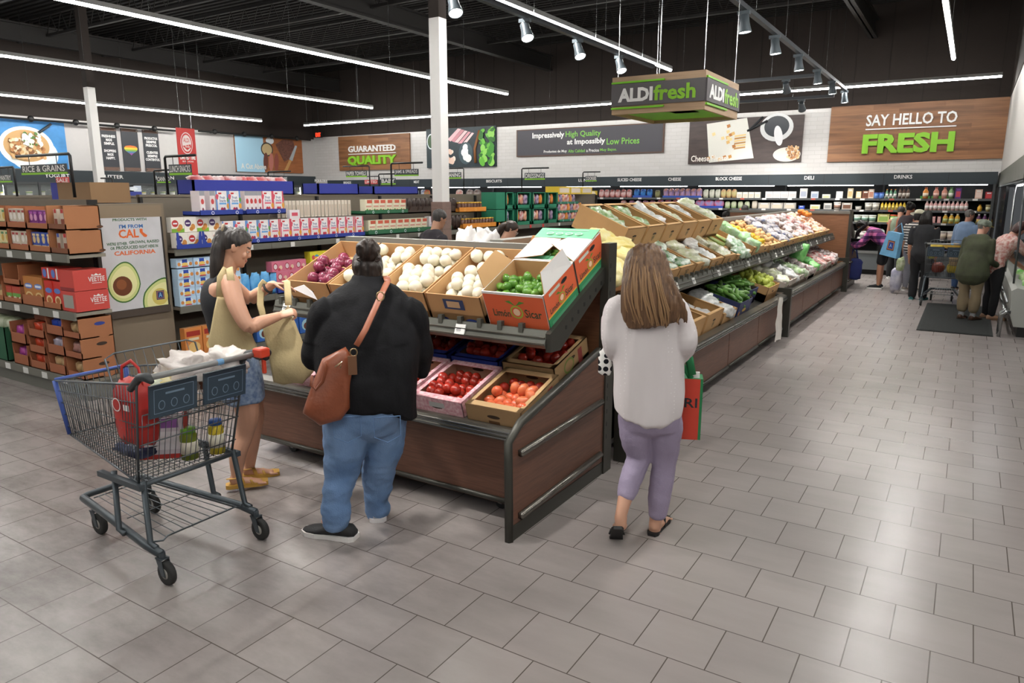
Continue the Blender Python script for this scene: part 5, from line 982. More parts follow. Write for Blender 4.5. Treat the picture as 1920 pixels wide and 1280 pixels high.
# ================================================================ shopping carts
CW = mt('#63686c', .35, .7); CT = mt('#4c5358', .4, .5); RUB = mt('#262625', .7); HUB = mt('#8d8a84', .5)
def cart(label, loc, rz):
    t = thing('shopping_cart', label, 'shopping cart', loc, rz)
    def q(a, b_, u): return V(a).lerp(V(b_), u)
    # corners: rear/nose, top/bottom, y 0 (far) and .6
    def C(n, tp, y): return V((.97, .1 + .4 * y, .88)) if n and tp else V((.93, .12 + .36 * y, .57)) if n else V((.0, .6 * y, 1.02)) if tp else V((.12, .03 + .54 * y, .49))
    for y in (0, 1):
        b = MB(); n = 30
        b.tube([C(0, 1, y), C(1, 1, y)], .006, CW, 6)
        for k in range(n + 1):
            u = k / n; b.tube([q(C(0, 1, y), C(1, 1, y), u), q(C(0, 0, y), C(1, 0, y), u)], .0023, CW, 4)
        for z in (.18, .4, .62, .84): b.tube([q(C(0, 1, y), C(0, 0, y), z), q(C(1, 1, y), C(1, 0, y), z)], .0032, CW, 4)
        b.tube([C(0, 0, y), C(1, 0, y)], .006, CW, 6); child(t, 'wire_side', b)
    b = MB()
    for k in range(13): u = k / 12; b.tube([q(C(1, 1, 0), C(1, 1, 1), u), q(C(1, 0, 0), C(1, 0, 1), u)], .0025, CW, 4)
    b.tube([C(1, 1, 0), C(1, 1, 1)], .007, CW, 6); b.tube([C(1, 0, 0), C(1, 0, 1)], .005, CW, 6); child(t, 'wire_front', b)
    b = MB()
    for k in range(17): u = k / 16; b.tube([q(C(0, 0, 0), C(0, 0, 1), u), q(C(1, 0, 0), C(1, 0, 1), u)], .0023, CW, 4)
    for k in range(26): u = k / 25; b.tube([q(C(0, 0, 0), C(1, 0, 0), u) - V((0, 0, .003)), q(C(0, 0, 1), C(1, 0, 1), u) - V((0, 0, .003))], .0023, CW, 4)
    child(t, 'wire_floor', b)
    b = MB(); r0 = V((.0, .01, 1.0))
    for k in range(19): u = k / 18; b.tube([V((.01, .02 + .56 * u, .86)), V((.11, .04 + .52 * u, .5))], .0023, CW, 4)
    for z in (.86, .7, .56): u = (.86 - z) / .36; b.tube([V((.01 + .1 * u, .02, z)), V((.01 + .1 * u, .58, z))], .0035, CW, 4)
    b.tube([V((-.02, .0, 1.04)), V((.0, .0, 1.0)), V((.125, .03, .48))], .007, CW, 6); b.tube([V((-.02, .6, 1.04)), V((.0, .6, 1.0)), V((.125, .57, .48))], .007, CW, 6); child(t, 'rear_gate', b)
    # child seat flap
    b = MB(); fr_ = [V((.22, .05, .76)), V((.34, .05, 1.09)), V((.345, .1, 1.11)), V((.345, .5, 1.11)), V((.34, .55, 1.09)), V((.22, .55, .76))]
    b.tube(fr_, .005, CW, 6)
    for k in range(9): y = .1 + .05 * k; b.tube([V((.22, y, .76)), V((.342, y, 1.105))], .0023, CW, 4)
    b.tube([V((.28, .05, .93)), V((.28, .55, .93))], .0032, CW, 4); b.tube([V((.22, .03, .76)), V((.02, .03, .8)), V((.02, .57, .8)), V((.22, .57, .76)), V((.22, .03, .76))], .004, CW, 4)
    for k in range(9): y = .08 + .055 * k; b.tube([V((.22, y, .76)), V((.02, y, .8))], .0023, CW, 4)
    child(t, 'child_seat', b)
    for k in range(2):
        y0 = .03 + .29 * k
        b = MB(); b.T = frame((-.035, y0 + .25, .845), (0, -1, 0), (1, 0, .14), (-.14, 0, 1)); b.box((0, 0, 0), (.25, .012, .165), mt('#2f3e4a', .5)); pn = mt('#6f8294', .5)
        for (x, z, w_, h_) in ((.02, .02, .21, .003), (.02, .14, .21, .003), (.02, .02, .003, .12), (.227, .02, .003, .123), (.08, .11, .1, .01)): b.rect(x, z, x + w_, z + h_, pn, -.001)
        for i in range(3): b.ell(.06 + .065 * i, .06, .018, .024, pn, -.001, 12); b.ell(.06 + .065 * i, .06, .014, .02, mt('#2f3e4a', .5), -.0015, 12)
        child(t, 'seat_panel', b)
    b = MB(); b.tube([(-.1, .0, 1.065), (-.1, .6, 1.065)], .015, mt('#8c8d8b', .35, .4), 10); b.rings([[(-.1 + r * math.cos(a), y, 1.065 + r * math.sin(a)) for a in [2 * PI * k / 10 for k in range(10)]] for y in (.2, .235) for r in (.0156,)], mt('#6fa0cc', .4)); h = child(t, 'handle', b)
    for y in (.0, .6):
        b = MB(); b.tube([(.05, y, .99), (-.04, y, 1.06), (-.1, y, 1.068), (-.135, y, 1.05)], [.017, .02, .024, .012], mt('#2c3032', .5), 8); b.obj('handle_bracket', h)
    b = MB(); b.box((-.16, -.05, 1.03), (-.07, -.01, 1.09), mt('#1f2123', .5), .008); b.ball((-.13, -.055, 1.065), .022, mt('#2a2d30', .4)); 
    l = child(t, 'coin_lock', b); b = MB(); b.box((-.168, -.045, 1.05), (-.1, .02, 1.1), mt('#c9432c', .4), .006); b.box((-.15, -.03, .96), (-.13, -.01, 1.05), mt('#c9432c', .4), .004); b.obj('lock_key', l)
    # nose guard
    b = MB(); g = mt('#3f57a0', .45)
    for y in (0, 1): b.tube([C(1, 1, y) + V((.008, 0, .0)), C(1, 0, y) + V((.008, 0, 0))], [.016, .011], g, 8)
    b.tube([C(1, 1, 0) + V((.006, 0, .004)), C(1, 1, 1) + V((.006, 0, .004))], .012, g, 8); child(t, 'nose_guard', b)
    # chassis
    b = MB()
    for y in (0, 1):
        yy = .02 + .56 * y; yf = .12 + .36 * y
        b.tube([(-.03, yy, .155), (.1, yy, .165), (.55, q((0, yy, 0), (0, yf, 0), .6).y, .185), (.88, yf, .2)], .019, CT, 8, flat=1.25)
        for x, x2, zt in ((.1, .06, .5), (.36, .34, .5)): b.tube([(x, yy + (.02 - .04 * y), zt), (x2, yy, .19), (x2 - .05, yy + .0, .178)], .015, CT, 8)
        b.box((.08, yy - .015, .462), (.46, yy + .015, .49), CT)
    b.tube([(.88, .12, .2), (.9, .16, .2), (.9, .44, .2), (.88, .48, .2)], .019, CT, 8); b.tube([(.1, .03, .48), (.1, .57, .48)], .012, CT, 8); child(t, 'chassis', b)
    b = MB()
    for k in range(9): u = k / 8; b.tube([(.04, .09 + .42 * u, .2), (.8, .16 + .28 * u, .215)], .003, CW, 4)
    b.tube([(.07, .02, .19), (.03, .07, .19), (.04, .1, .2), (.04, .5, .2), (.03, .53, .19), (.07, .58, .19)], .005, CW, 6); b.tube([(.8, .14, .21), (.8, .46, .21)], .004, CW, 4); b.tube([(.4, .1, .203), (.4, .5, .203)], .003, CW, 4); child(t, 'lower_rack', b)
    for x, y, s in ((-.03, .02, -1), (-.03, .58, -1), (.8, .14, 1), (.8, .46, 1)):
        b = MB(); b.cyl((x, y, .165), (x, y, .135), .017, CT, 10)
        for e in (-1, 1): b.rings([[(x - .022, y + e * .021 - .002, .135), (x + .022, y + e * .021 - .002, .135), (x - .03 + .015, y + e * .021 - .002, .05), (x - .03 - .015, y + e * .021 - .002, .05)], [(x - .022, y + e * .021 + .002, .135), (x + .022, y + e * .021 + .002, .135), (x - .03 + .015, y + e * .021 + .002, .05), (x - .03 - .015, y + e * .021 + .002, .05)]], CT)
        b.box((x - .025, y - .023, .132), (x + .025, y + .023, .138), CT); c = child(t, 'caster', b)
        b = MB(); o_ = (x - .03, y - .015, .062)
        b.lathe([(.0, 0), (.028, -.001), (.028, .004), (.044, .004)], HUB, 20, o_, (0, 1, 0)); b.lathe([(.044, .0), (.058, .0), (.062, .006), (.062, .024), (.058, .03), (.044, .03)], RUB, 20, o_, (0, 1, 0)); b.lathe([(.044, .026), (.028, .026), (.028, .031), (.0, .03)], HUB, 20, o_, (0, 1, 0))
        b.obj('wheel', c)
    return t
CX0, CY0 = -3.23, 2.42
cart('dark grey shopping cart in the foreground holding a red bag and groceries', (CX0, CY0, 0), PI)
cart('shopping cart on the far right beside the woman in black', (.02, 14.2, 0), PI / 2)
def cw(x, y, z): return V((CX0 - x, CY0 - y, z))   # cart coordinates to the place
def loose(b, name, lab, cat, p, rot=(0, 0, 0)): o = b.obj(name, None, p); o.rotation_euler = rot; return tag(o, lab, cat)
# red insulated bag hanging inside the near rear corner
t = thing('red_bag', 'red shopping bag with a looped handle inside the cart', 'bag', cw(.2, .5, .66)); rd = mt('#c3302a', .5, var=.25, vs=6, bump=.2, bs=14)
b = lump((.115, .075, .17), 301, rd, 16, 12, .08); b.v = [v + V((0, 0, .17)) for v in b.v]; child(t, 'bag_body', b)
b = MB(); b.tube([(-.07, -.02, .3), (-.05, -.02, .4), (.0, 0, .43), (.06, .0, .4), (.08, 0, .3)], .01, rd, 6, flat=.5); child(t, 'handle', b)
b = MB(); b.ell(-.03, .22, .035, .035, WHITE, -.079, 16); b.ell(-.03, .22, .029, .029, rd, -.0796, 16); b.rect(.03, .2, .08, .23, WHITE, -.079); child(t, 'print', b)
# white produce bags heaped in the child seat
wb = mt('#e3dbd6', .3, var=.25, vs=7, c2='#c9bfb8', bump=.9, bs=16, alpha=.93)
loose(lump((.13, .12, .085), 311, wb, 22, 16, .34), 'produce_bag', 'crumpled white plastic bag heaped in the cart child seat', 'bag', cw(.17, .2, .98)); loose(lump((.12, .1, .07), 315, wb, 22, 16, .34), 'produce_bag', 'crumpled white plastic bag nearest the orange coin lock', 'bag', cw(.12, .04, 1.0))
loose(lump((.09, .07, .045), 318, mt('#d6b83c', .35, var=.7, vs=10, c2='#e6e2c4', bump=.4, bs=20), 16, 12, .25), 'lemon_bag', 'bag of yellow produce between the red bag and white bags', 'bag', cw(.22, .36, .93)); loose(lump((.07, .05, .05), 319, mt('#b9c9a0', .35, var=.6, vs=10, c2='#e6e6da', bump=.4, bs=20), 14, 10, .25), 'lettuce_bag', 'pale green bag of greens beside the red bag', 'bag', cw(.2, .4, .93))
loose(lump((.08, .05, .05), 320, mt('#7a4f38', .5, var=.3, vs=8), 14, 10, .2), 'brown_bag', 'brown paper wrapped item under the white bags', 'bag', cw(.1, .16, .93))
# on the cart floor
cfz = lambda x: .495 + (x - .12) / .81 * .08
bx = pk('food_box', .23, .1, .25, '#cfc6cc', [('r', 0, 0, .12, 1, '#b8342e'), ('r', .12, .0, 1, .1, '#b8342e'), ('r', .2, .2, .9, .6, '#e3dfe2'), ('r', .2, .68, .9, .9, '#8a5a9a')], top='#d99aa6', side='#b8342e')
o = item(bx, *cw(.36, .42, cfz(.3)), .75, 'white and red food box standing on the cart floor', 'box', None, 'food_box')
def jar2(lid, body, lab, p, r=.04, h=.15):
    t = thing('jar', lab, 'jar', p); b = MB(); b.lathe([(.001, 0), (r, 0), (r, h * .8), (r * .75, h * .92)], mt(body, .25), 14); b.lathe([(r * 1.01, h * .2), (r * 1.01, h * .62)], mt('#d9d4c0', .5), 14); child(t, 'glass', b)
    b = MB(); b.lathe([(r * .85, h * .9), (r * .85, h * 1.05), (.001, h * 1.06)], mt(lid, .4), 14); child(t, 'lid', b)
jar2('#7ab83a', '#7c8a2c', 'pickle jar with a green lid on the cart floor', cw(.19, .24, cfz(.2)), .045, .16); jar2('#2f5fae', '#d9c23a', 'yellow jar with a blue lid on the cart floor', cw(.15, .1, cfz(.15)), .04, .18)
loose(lump((.13, .085, .035), 330, mt('#20253f', .25, var=.5, vs=12, c2='#4c5270', bump=.6, bs=24), 16, 10, .25), 'snack_bag', 'dark navy snack bag lying on the cart floor', 'bag', cw(.42, .38, cfz(.42) + .035), (0, 0, .2)); loose(lump((.08, .07, .045), 331, mt('#8fb06a', .4, var=.5, vs=8, c2='#c9d8b0'), 14, 10, .2), 'green_produce', 'pale green vegetable behind the navy snack bag', 'vegetable', cw(.45, .3, cfz(.45) + .04))
# in the far cart
for i, (x, y, z, s, c, nm) in enumerate(((-.15, 14.75, .62, (.1, .1, .09), '#d9c24a', 'yellow carton pack'), (-.38, 14.7, .62, (.1, .09, .09), '#8a3a2c', 'red brown grocery bag'), (-.14, 14.5, .78, (.09, .08, .1), '#c9b08a', 'bottled drinks in plastic wrap'), (-.42, 14.45, 1.0, (.1, .08, .05), '#e0c24a', 'yellow box on top'), (-.2, 14.42, 1.02, (.13, .08, .045), '#d9b04a', 'tan box on top'), (-.5, 14.5, .85, (.06, .05, .07), '#c9c05a', 'hanging yellow bag'))):
    loose(lump(s, 340 + i, mt(c, .45, var=.3, vs=9, bump=.3, bs=20), 14, 10, .1), 'grocery_item', nm + ' in the far shopping cart', 'groceries', (x, y, z))
# ================================================================ people
def crm(ps, sub):
    """Catmull-Rom through rows of numbers"""
    out = []; n = len(ps)
    for i in range(n - 1):
        p0, p1, p2, p3 = ps[max(i - 1, 0)], ps[i], ps[i + 1], ps[min(i + 2, n - 1)]
        for k in range(sub):
            t = k / sub; out.append([.5 * (2 * b + (c - a) * t + (2 * a - 5 * b + 4 * c - d) * t * t + (3 * b - a - 3 * c + d) * t ** 3) for a, b, c, d in zip(p0, p1, p2, p3)])
    out.append(list(ps[-1])); return out
def loft(b, rows, m, n=22, sub=4, e=.9):
    """horizontal rings (x, y, z, rx, ry)"""
    rs = []
    rw = crm([list(r) for r in rows], sub); f, l = rw[0], rw[-1]
    up = 1 if l[2] > f[2] else -1
    rw = [[f[0], f[1], f[2] - up * .35 * min(f[3], f[4]), f[3] * .5, f[4] * .5]] + rw + [[l[0], l[1], l[2] + up * .35 * min(l[3], l[4]), l[3] * .5, l[4] * .5]]
    for x, y, z, rx, ry in rw:
        rs.append([(x + math.copysign(abs(math.cos(a)) ** e, math.cos(a)) * max(rx, .002), y + math.copysign(abs(math.sin(a)) ** e, math.sin(a)) * max(ry, .002), z) for a in [2 * PI * k / n for k in range(n)]])
    if up < 0: rs = rs[::-1]
    b.rings(rs, m, True, False, True)
def limb(b, pts, rad, m, ref=(1, 0, 0), n=14, sub=4):
    """swept limb; rad: numbers or (across ref, other)"""
    rows = crm([list(p) + list(r if isinstance(r, (tuple, list)) else (r, r)) for p, r in zip(pts, rad)], sub)
    P = [V(r[:3]) for r in rows]; rs = []; ref = V(ref); L = len(P)
    def ring(c, t, a, o):
        s = ref - t * ref.dot(t)
        if s.length < .15: s = V((0, 1, 0)) - t * t.y
        s.normalize(); q = t.cross(s)
        return [c + s * (a * math.cos(w_)) + q * (o * math.sin(w_)) for w_ in [2 * PI * k / n for k in range(n)]]
    T = [(P[min(i + 1, L - 1)] - P[max(i - 1, 0)]).normalized() for i in range(L)]
    a0, o0 = rows[0][3:]; a1, o1 = rows[-1][3:]
    for k, s in ((.8, .55), (.45, .87)): rs.append(ring(P[0] - T[0] * min(a0, o0) * k, T[0], a0 * s, o0 * s))
    for i in range(L): rs.append(ring(P[i], T[i], rows[i][3], rows[i][4]))
    for k, s in ((.45, .87), (.8, .55)): rs.append(ring(P[-1] + T[-1] * min(a1, o1) * k, T[-1], a1 * s, o1 * s))
    b.rings(rs, m, True, False, True)
def push(o, fn):
    """move every point of a surface along its normal"""
    me = o.data; n = len(me.vertices); co = [0.0] * (3 * n); no = [0.0] * (3 * n); me.vertices.foreach_get('co', co); me.vertices.foreach_get('normal', no)
    for i in range(0, 3 * n, 3):
        k = fn(V(co[i:i + 3])); co[i] += no[i] * k; co[i + 1] += no[i + 1] * k; co[i + 2] += no[i + 2] * k
    me.vertices.foreach_set('co', co); me.update()
def fuse(b, name, parent, vox=.012, sm=3, fold=None):
    """one continuous surface out of overlapping limbs"""
    me = b.mesh(name + '_raw'); o = bpy.data.objects.new(name, me); COL.objects.link(o)
    r = o.modifiers.new('r', 'REMESH'); r.mode = 'VOXEL'; r.voxel_size = vox; r.use_smooth_shade = True
    if sm: s = o.modifiers.new('s', 'SMOOTH'); s.iterations = sm; s.factor = .5
    dg = bpy.context.evaluated_depsgraph_get(); nm = bpy.data.meshes.new_from_object(o.evaluated_get(dg)); nm.name = name
    o.modifiers.clear(); o.data = nm; bpy.data.meshes.remove(me)
    if not nm.materials:
        for m in b.m: nm.materials.append(m)
    if fold: push(o, fold)
    nm.update()
    if parent is not None: o.parent = parent
    return o
def paint(o, mats, fn):
    me = o.data
    base = len(me.materials)
    for m in mats: me.materials.append(m)
    for p in me.polygons:
        k = fn(p.center)
        if k is not None: p.material_index = base + k
def hand(b, w_, d, n, side, m, curl=.5, s=1.0, spread=.0):
    """palm, four fingers and a thumb from the wrist w_ along d; fingers curl toward n; side +1/-1 picks the thumb side"""
    d = V(d).normalized(); n = (V(n) - d * V(n).dot(d)).normalized(); l = d.cross(n) * side
    limb(b, [w_ - d * .02 * s, w_ + d * .03 * s, w_ + d * .085 * s], [(.026 * s, .02 * s), (.038 * s, .017 * s), (.042 * s, .014 * s)], m, ref=l, n=10, sub=2)
    for k, (L, r) in enumerate(((.075, .0088), (.083, .009), (.077, .0088), (.06, .0078))):
        p = w_ + d * .082 * s + l * (.031 - .0207 * k) * s; a = .12 + .1 * k * curl; pts = [p - d * .012 * s]; pts.append(p)
        for q in range(3):
            a += curl * (.75 if q else .5); dr = d * math.cos(a) + n * math.sin(a) + l * spread * (1.5 - k) * .1; p = p + dr.normalized() * L * (.42, .33, .25)[q] * s; pts.append(p)
        limb(b, pts, [r * s * 1.05, r * s, r * s * .95, r * s * .9, r * s * .75], m, ref=l, n=8, sub=2)
    p = w_ + d * .02 * s + l * .028 * s; t = (d * .55 + l * .65 + n * .45).normalized(); t2 = (d * .85 + l * .25 + n * (.35 + .4 * curl)).normalized()
    limb(b, [p, p + t * .042 * s, p + t * .042 * s + t2 * .032 * s, p + t * .042 * s + t2 * .06 * s], [.0125 * s, .0105 * s, .0098 * s, .0075 * s], m, n=8, sub=2)
HEADP = [(-1.0, .28, .60, .02), (-.86, .40, .72, -.22), (-.62, .50, .75, -.42), (-.3, .59, .73, -.62), (0, .65, .72, -.80), (.3, .69, .74, -.88), (.6, .62, .62, -.82), (.84, .42, .40, -.58), (1.0, .14, .08, -.24)]
def head(b, T, hh, m, female=True):
    """a head in its own frame (x right, y face, z up) placed by T; hh is half its height"""
    o = b.T; b.T = T @ Mx.Scale(hh, 4)
    rows = crm([list(r) for r in HEADP], 4)
    b.rings([[(rx * math.cos(a), (yf + yb) / 2 + (yf - yb) / 2 * math.sin(a) * (1 if math.sin(a) < 0 else (1 - .12 * math.cos(a) ** 2)), z) for a in [2 * PI * k / 24 for k in range(24)]] for z, rx, yf, yb in rows], m, True, False, True)
    limb(b, [(0, .69, .14), (0, .76, -.06), (0, .82, -.23), (0, .74, -.29)], [(.06, .08), (.08, .09), (.125, .09), (.11, .06)], m, n=10)          # nose
    b.ball((0, .735, -.50), (.18, .075, .045), m, 10, 6); b.ball((0, .72, -.585), (.16, .075, .05), m, 10, 6); b.ball((0, .63, -.86), (.2, .14, .12), m, 10, 6)   # lips, chin
    for s in (-1, 1):
        b.ball((s * .28, .66, .2), (.2, .09, .06), m, 10, 6); b.ball((s * .34, .54, -.26), (.2, .13, .2), m, 10, 6)
        b.ball((s * .665, -.1, -.04), (.055, .15, .25), m, 10, 8); b.ball((s * .70, -.16, .0), (.05, .1, .2), m, 10, 8)
    b.T = o
def face_parts(T, hh, root, body, iris='#2a1a12', brow='#2a201c', lips='#a8605a', shut=.5):
    Ti = T.inverted()
    def fn(c):
        q = Ti @ c; q = q / hh
        if q.y < .5: return None
        if abs(q.z + .535) < .055 and abs(q.x) < .21: return 0
        if abs(q.z - .235 + .25 * (abs(q.x) - .28) ** 2) < .035 and .1 < abs(q.x) < .46: return 1
        return None
    paint(body, [mt(lips, .5), mt(brow, .8)], fn)
    for s in (-1, 1):
        b = MB(); b.T = T @ Mx.Scale(hh, 4); b.ball((s * .28, .612, .04), .105, mt('#d9d2cb', .25), 12, 8); b.ball((s * .28, .682, .02), .052, mt(iris, .2), 10, 6)
        e = child(root, 'eye', b); b = MB(); b.T = T @ Mx.Scale(hh, 4); b.ball((s * .28, .61, .085), (.13, .128, .11), body.data.materials[0], 12, 8); b.obj('eyelid', e)
def strands(amp, fx, fz=.6, seed=0):
    def f(c):
        a = math.atan2(c.y, c.x); return amp * (NZ.noise(V((a * fx, c.z * fz, seed))) + .5 * NZ.noise(V((a * fx * 2.7, c.z * fz * 2, seed + 3))))
    return f
def hairmat(c, c2, sx=40): return mt(c, .42, var=.7, vs=1.0, stretch=(sx, sx, 1.6), c2=c2, bump=.35, bs=1.6, spec=.4)
def hair_cap(b, T, hh, m, k=1.1, line=.18, back=-.55):
    """scalp hair: covers crown, sides and back of the head"""
    o = b.T; b.T = T @ Mx.Scale(hh, 4); rs = []
    for i in range(13):
        u = i / 12; r = []
        for j in range(28):
            a = 2 * PI * j / 28; fr = math.sin(a)             # +1 at the face
            zlow = back + (line + .32 - back) * max(0, min(1, .5 + .62 * fr)) ** 1.5
            z = 1.09 - (1.09 - zlow) * u ** 1.15
            zz = max(-1, min(1, z / k)); k0 = 0
            for q in range(len(HEADP) - 1):
                if HEADP[q][0] <= zz <= HEADP[q + 1][0]: k0 = q
            h0, h1 = HEADP[k0], HEADP[k0 + 1]; t = (zz - h0[0]) / (h1[0] - h0[0]); rx, yf, yb = [h0[n] + (h1[n] - h0[n]) * t for n in (1, 2, 3)]
            sc = k if u > .02 else .3
            if u < .02: r.append((0.02 * math.cos(a), -.1 + .02 * math.sin(a), 1.1)); continue
            r.append((max(rx, .12) * k * math.cos(a), (yf + yb) / 2 + (yf - yb) / 2 * k * math.sin(a), z))
        rs.append(r)
    b.rings(rs[::-1], m, True, False, True); b.T = o
def placed(name, label, gx, gy, phi=0, group=None):
    """a person standing at a floor point; phi 0 faces away from the photographer, 90 to the right, -90 to the left"""
    d = V((gx, gy, 0)).normalized(); rz = math.atan2(-d.x, d.y) - math.radians(phi)
    return thing(name, label, 'person', (gx, gy, 0), rz, group)
def lp(root, x, y, f=0):
    """photo point -> the root's own frame, on the upright plane f metres behind the root (only for roots with phi 0)"""
    d = V((root.location.x, root.location.y, 0)).normalized(); r = V((d.y, -d.x, 0)); p0 = V(root.location) + d * f
    v = ray(x, y); o = V((0, 0, CH)); t = (p0 - o).dot(d) / v.dot(d); q = o + v * t - V(root.location)
    return V((q.dot(r), q.dot(d), q.z))
SKIN = lambda h: mt(h, .5, var=.08, vs=7, sub=.08)
def shoe(root, p, ang, L, up, sole, name='shoe', h=.075, wd=.043, pitch=0):
    b = MB(); b.T = Mx.Translation(V(p)) @ Mx.Rotation(ang, 4, 'Z') @ Mx.Rotation(pitch, 4, 'X')   # heel at origin, toe +y
    rs = []
    for y, w_, z0, z1 in ((-.045, .5, .018, .06), (-.02, .8, .012, .085), (.03, .86, .012, .09), (.09, .92, .012, .075), (.15, 1.05, .012, .055), (.2, .9, .012, .045), (.235, .45, .016, .032)):
        rs.append([(wd * w_ * math.cos(a), y * L / .26, (z0 + z1) / 2 + (z1 - z0) / 2 * math.sin(a)) for a in [2 * PI * k / 14 for k in range(14)]])
    b.rings(rs, up, True, False, True); s = child(root, name, b)
    b = MB(); b.T = Mx.Translation(V(p)) @ Mx.Rotation(ang, 4, 'Z') @ Mx.Rotation(pitch, 4, 'X')
    pr = [(-.05, .6), (-.03, .9), (.03, .93), (.09, .9), (.15, 1.1), (.21, .95), (.24, .5)]
    out = [(wd * w_, y * L / .26) for y, w_ in pr] + [(-wd * w_, y * L / .26) for y, w_ in pr[::-1]]
    b.rings([[(x, y, z) for x, y in out] for z in (0, .026)], sole); b.obj('sole', s); return s
def person(name, label, gx, gy, phi, H, **g):
    root = placed(name, label, gx, gy, phi, g.get('group')); G = g.get
    sk = SKIN(G('skin', '#c08f74')); top = G('top'); bot = G('bot'); fat = G('fat', 1.0); vox = G('vox', .014); lean = math.radians(G('lean', 4))
    hipz = .53 * H; sx = G('shift', 0)
    def sp(s, off=0):  # point on the spine
        a = lean * min(1, .55 + s * 1.6) if s > 0 else lean * .5
        return V((0, s * H * math.sin(a) + off * math.cos(a) + sx, hipz + s * H * math.cos(a) - off * math.sin(a)))
    tors = [(-.05, .082, .066, .0), (0, .105, .078, -.004), (.085, .088, .066, .0), (.17, .1, .072, .004), (.225, .106, .07, .002), (.272, .096, .052, -.004)]
    def torso(b, m, k=1.0, lo=0, add=0): 
        limb(b, [sp(s, o * H) for s, w_, d, o in tors[lo:]], [(w_ * H * k * fat + add, d * H * k * fat * G('deep', 1) + add) for s, w_, d, o in tors[lo:]], m, n=20)
    sw = .105 * H * (1 + (fat - 1) * .6) * G('shw', 1)
    SHo = {s: sp(.262) + V((s * sw, 0, 0)) for s in (-1, 1)}
    EL = {}; WR = {}
    for s, k in ((-1, 'L'), (1, 'R')):
        EL[s] = V(G(k + 'E')) if G(k + 'E') else SHo[s] + V((s * .035, -.01, -.185 * H)); WR[s] = V(G(k + 'W')) if G(k + 'W') else EL[s] + V((s * .0, .05, -.15 * H))
    HP = {s: V((s * .052 * H * fat, sx * .6, hipz - .035 * H)) for s in (-1, 1)}; KN = {}; AN = {}
    for s, k in ((-1, 'L'), (1, 'R')):
        AN[s] = V(G(k + 'A')) if G(k + 'A') else V((s * .055 * H, 0, .052 * H)); KN[s] = V(G(k + 'K')) if G(k + 'K') else (HP[s] + AN[s]) / 2 + V((0, .02, .01))
    neck0 = sp(.285); hp, hy, hr = [math.radians(v) for v in (G('hp', 0), G('hy', 0), G('hr', 0))]; hh = .066 * H
    hc = sp(.30) + Mx.Rotation(-lean * .6 - hp * .6, 3, 'X') @ V((0, .02 * H, .072 * H + .035 * H))
    T = Mx.Translation(hc) @ Mx.Rotation(-hy, 4, 'Z') @ Mx.Rotation(-hp - lean * .35, 4, 'X') @ Mx.Rotation(hr, 4, 'Y')
    ar = G('arm', 1.0) * H; lr = G('leg', 1.0) * fat * H
    def armv(b, s, m, add=0, to=2.0):
        p = [SHo[s] - V((s * .03, 0, -.004)), SHo[s], (SHo[s] + EL[s]) / 2, EL[s], (EL[s] + WR[s]) / 2, WR[s]]; r = [.032, .033, .0285, .0235, .022, .0155]
        n = {2.0: 6, 1.0: 4, .5: 3, .75: 4}[to]; p = p[:n]
        if to == .75: p[3] = SHo[s].lerp(EL[s], .8)
        limb(b, p, [q * ar + add for q in r[:n]], m, n=12)
    def legv(b, s, m, add=0, to=2.0, flare=0):
        p = [HP[s] + V((0, 0, .03 * H)), HP[s].lerp(KN[s], .35), KN[s], KN[s].lerp(AN[s], .4), AN[s]]; r = [.056, .05, .034, .034 + flare * .4, .021 + flare]
        n = {2.0: 5, 1.0: 3, .6: 3, 1.5: 4}[to]; p = p[:n]
        if add and n == 5: p[4] = p[4] + V((0, 0, G('hem', 0)))
        if to == .6: p[2] = HP[s].lerp(KN[s], .7); r[2] = .047
        limb(b, p, [q * lr + add for q in r[:n]], m, n=14)
    b = MB(); torso(b, sk, .95)
    for s in (-1, 1):
        armv(b, s, sk); legv(b, s, sk); dr = (WR[s] - EL[s]).normalized()
        hand(b, WR[s], dr, V(G('palm', (-s, .2, 0))), s if G('palm') is None else 1, sk, G('curl', .6), .95)
        a = AN[s]; limb(b, [a, a + V((0, .02, -.045 * H + .012)), a + V((0, .1, -.05 * H + .012))], [.024 * H, (.022 * H, .018 * H), (.024 * H, .012 * H)], sk, n=10)
    limb(b, [neck0 - V((0, 0, .03)), neck0 + V((0, .005, .02)), hc + T.to_3x3() @ V((0, -.012, -.4 * hh))], [.036 * H, .033 * H, .034 * H], sk); head(b, T, hh, sk)
    body = fuse(b, 'body', root, vox, 2); 
    if G('face', True): face_parts(T, hh, root, body)
    fold = lambda k, sd: (lambda c: k * NZ.noise(V((c.x * 7, c.y * 7 + sd, c.z * 3.5))) + k * .5 * NZ.noise(V((c.x * 16, c.y * 16, c.z * 8 + sd))))
    if top:
        b = MB(); torso(b, top, 1.0, 1 if G('tuck') else 0, .016)
        if G('skirt'): 
            z = G('skirt'); limb(b, [sp(.1), sp(0), V((0, sx * .5, z))], [(.1 * H * fat + .02, .08 * H * fat + .02), (.118 * H * fat + .02, .09 * H * fat + .02), (.13 * H * fat + .02, .1 * H * fat + .02)], top, n=20)
        limb(b, [neck0 - V((0, 0, .035)), neck0 + V((0, 0, .0))], [(.062 * H, .045 * H), .04 * H], top)
        sl = G('sleeve', 'short')
        for s in (-1, 1):
            if sl == 'long': armv(b, s, top, .013)
            elif sl == 'short': armv(b, s, top, .02, .75)
        fuse(b, G('topname', 'shirt'), root, vox, 2, fold(.012, 3))
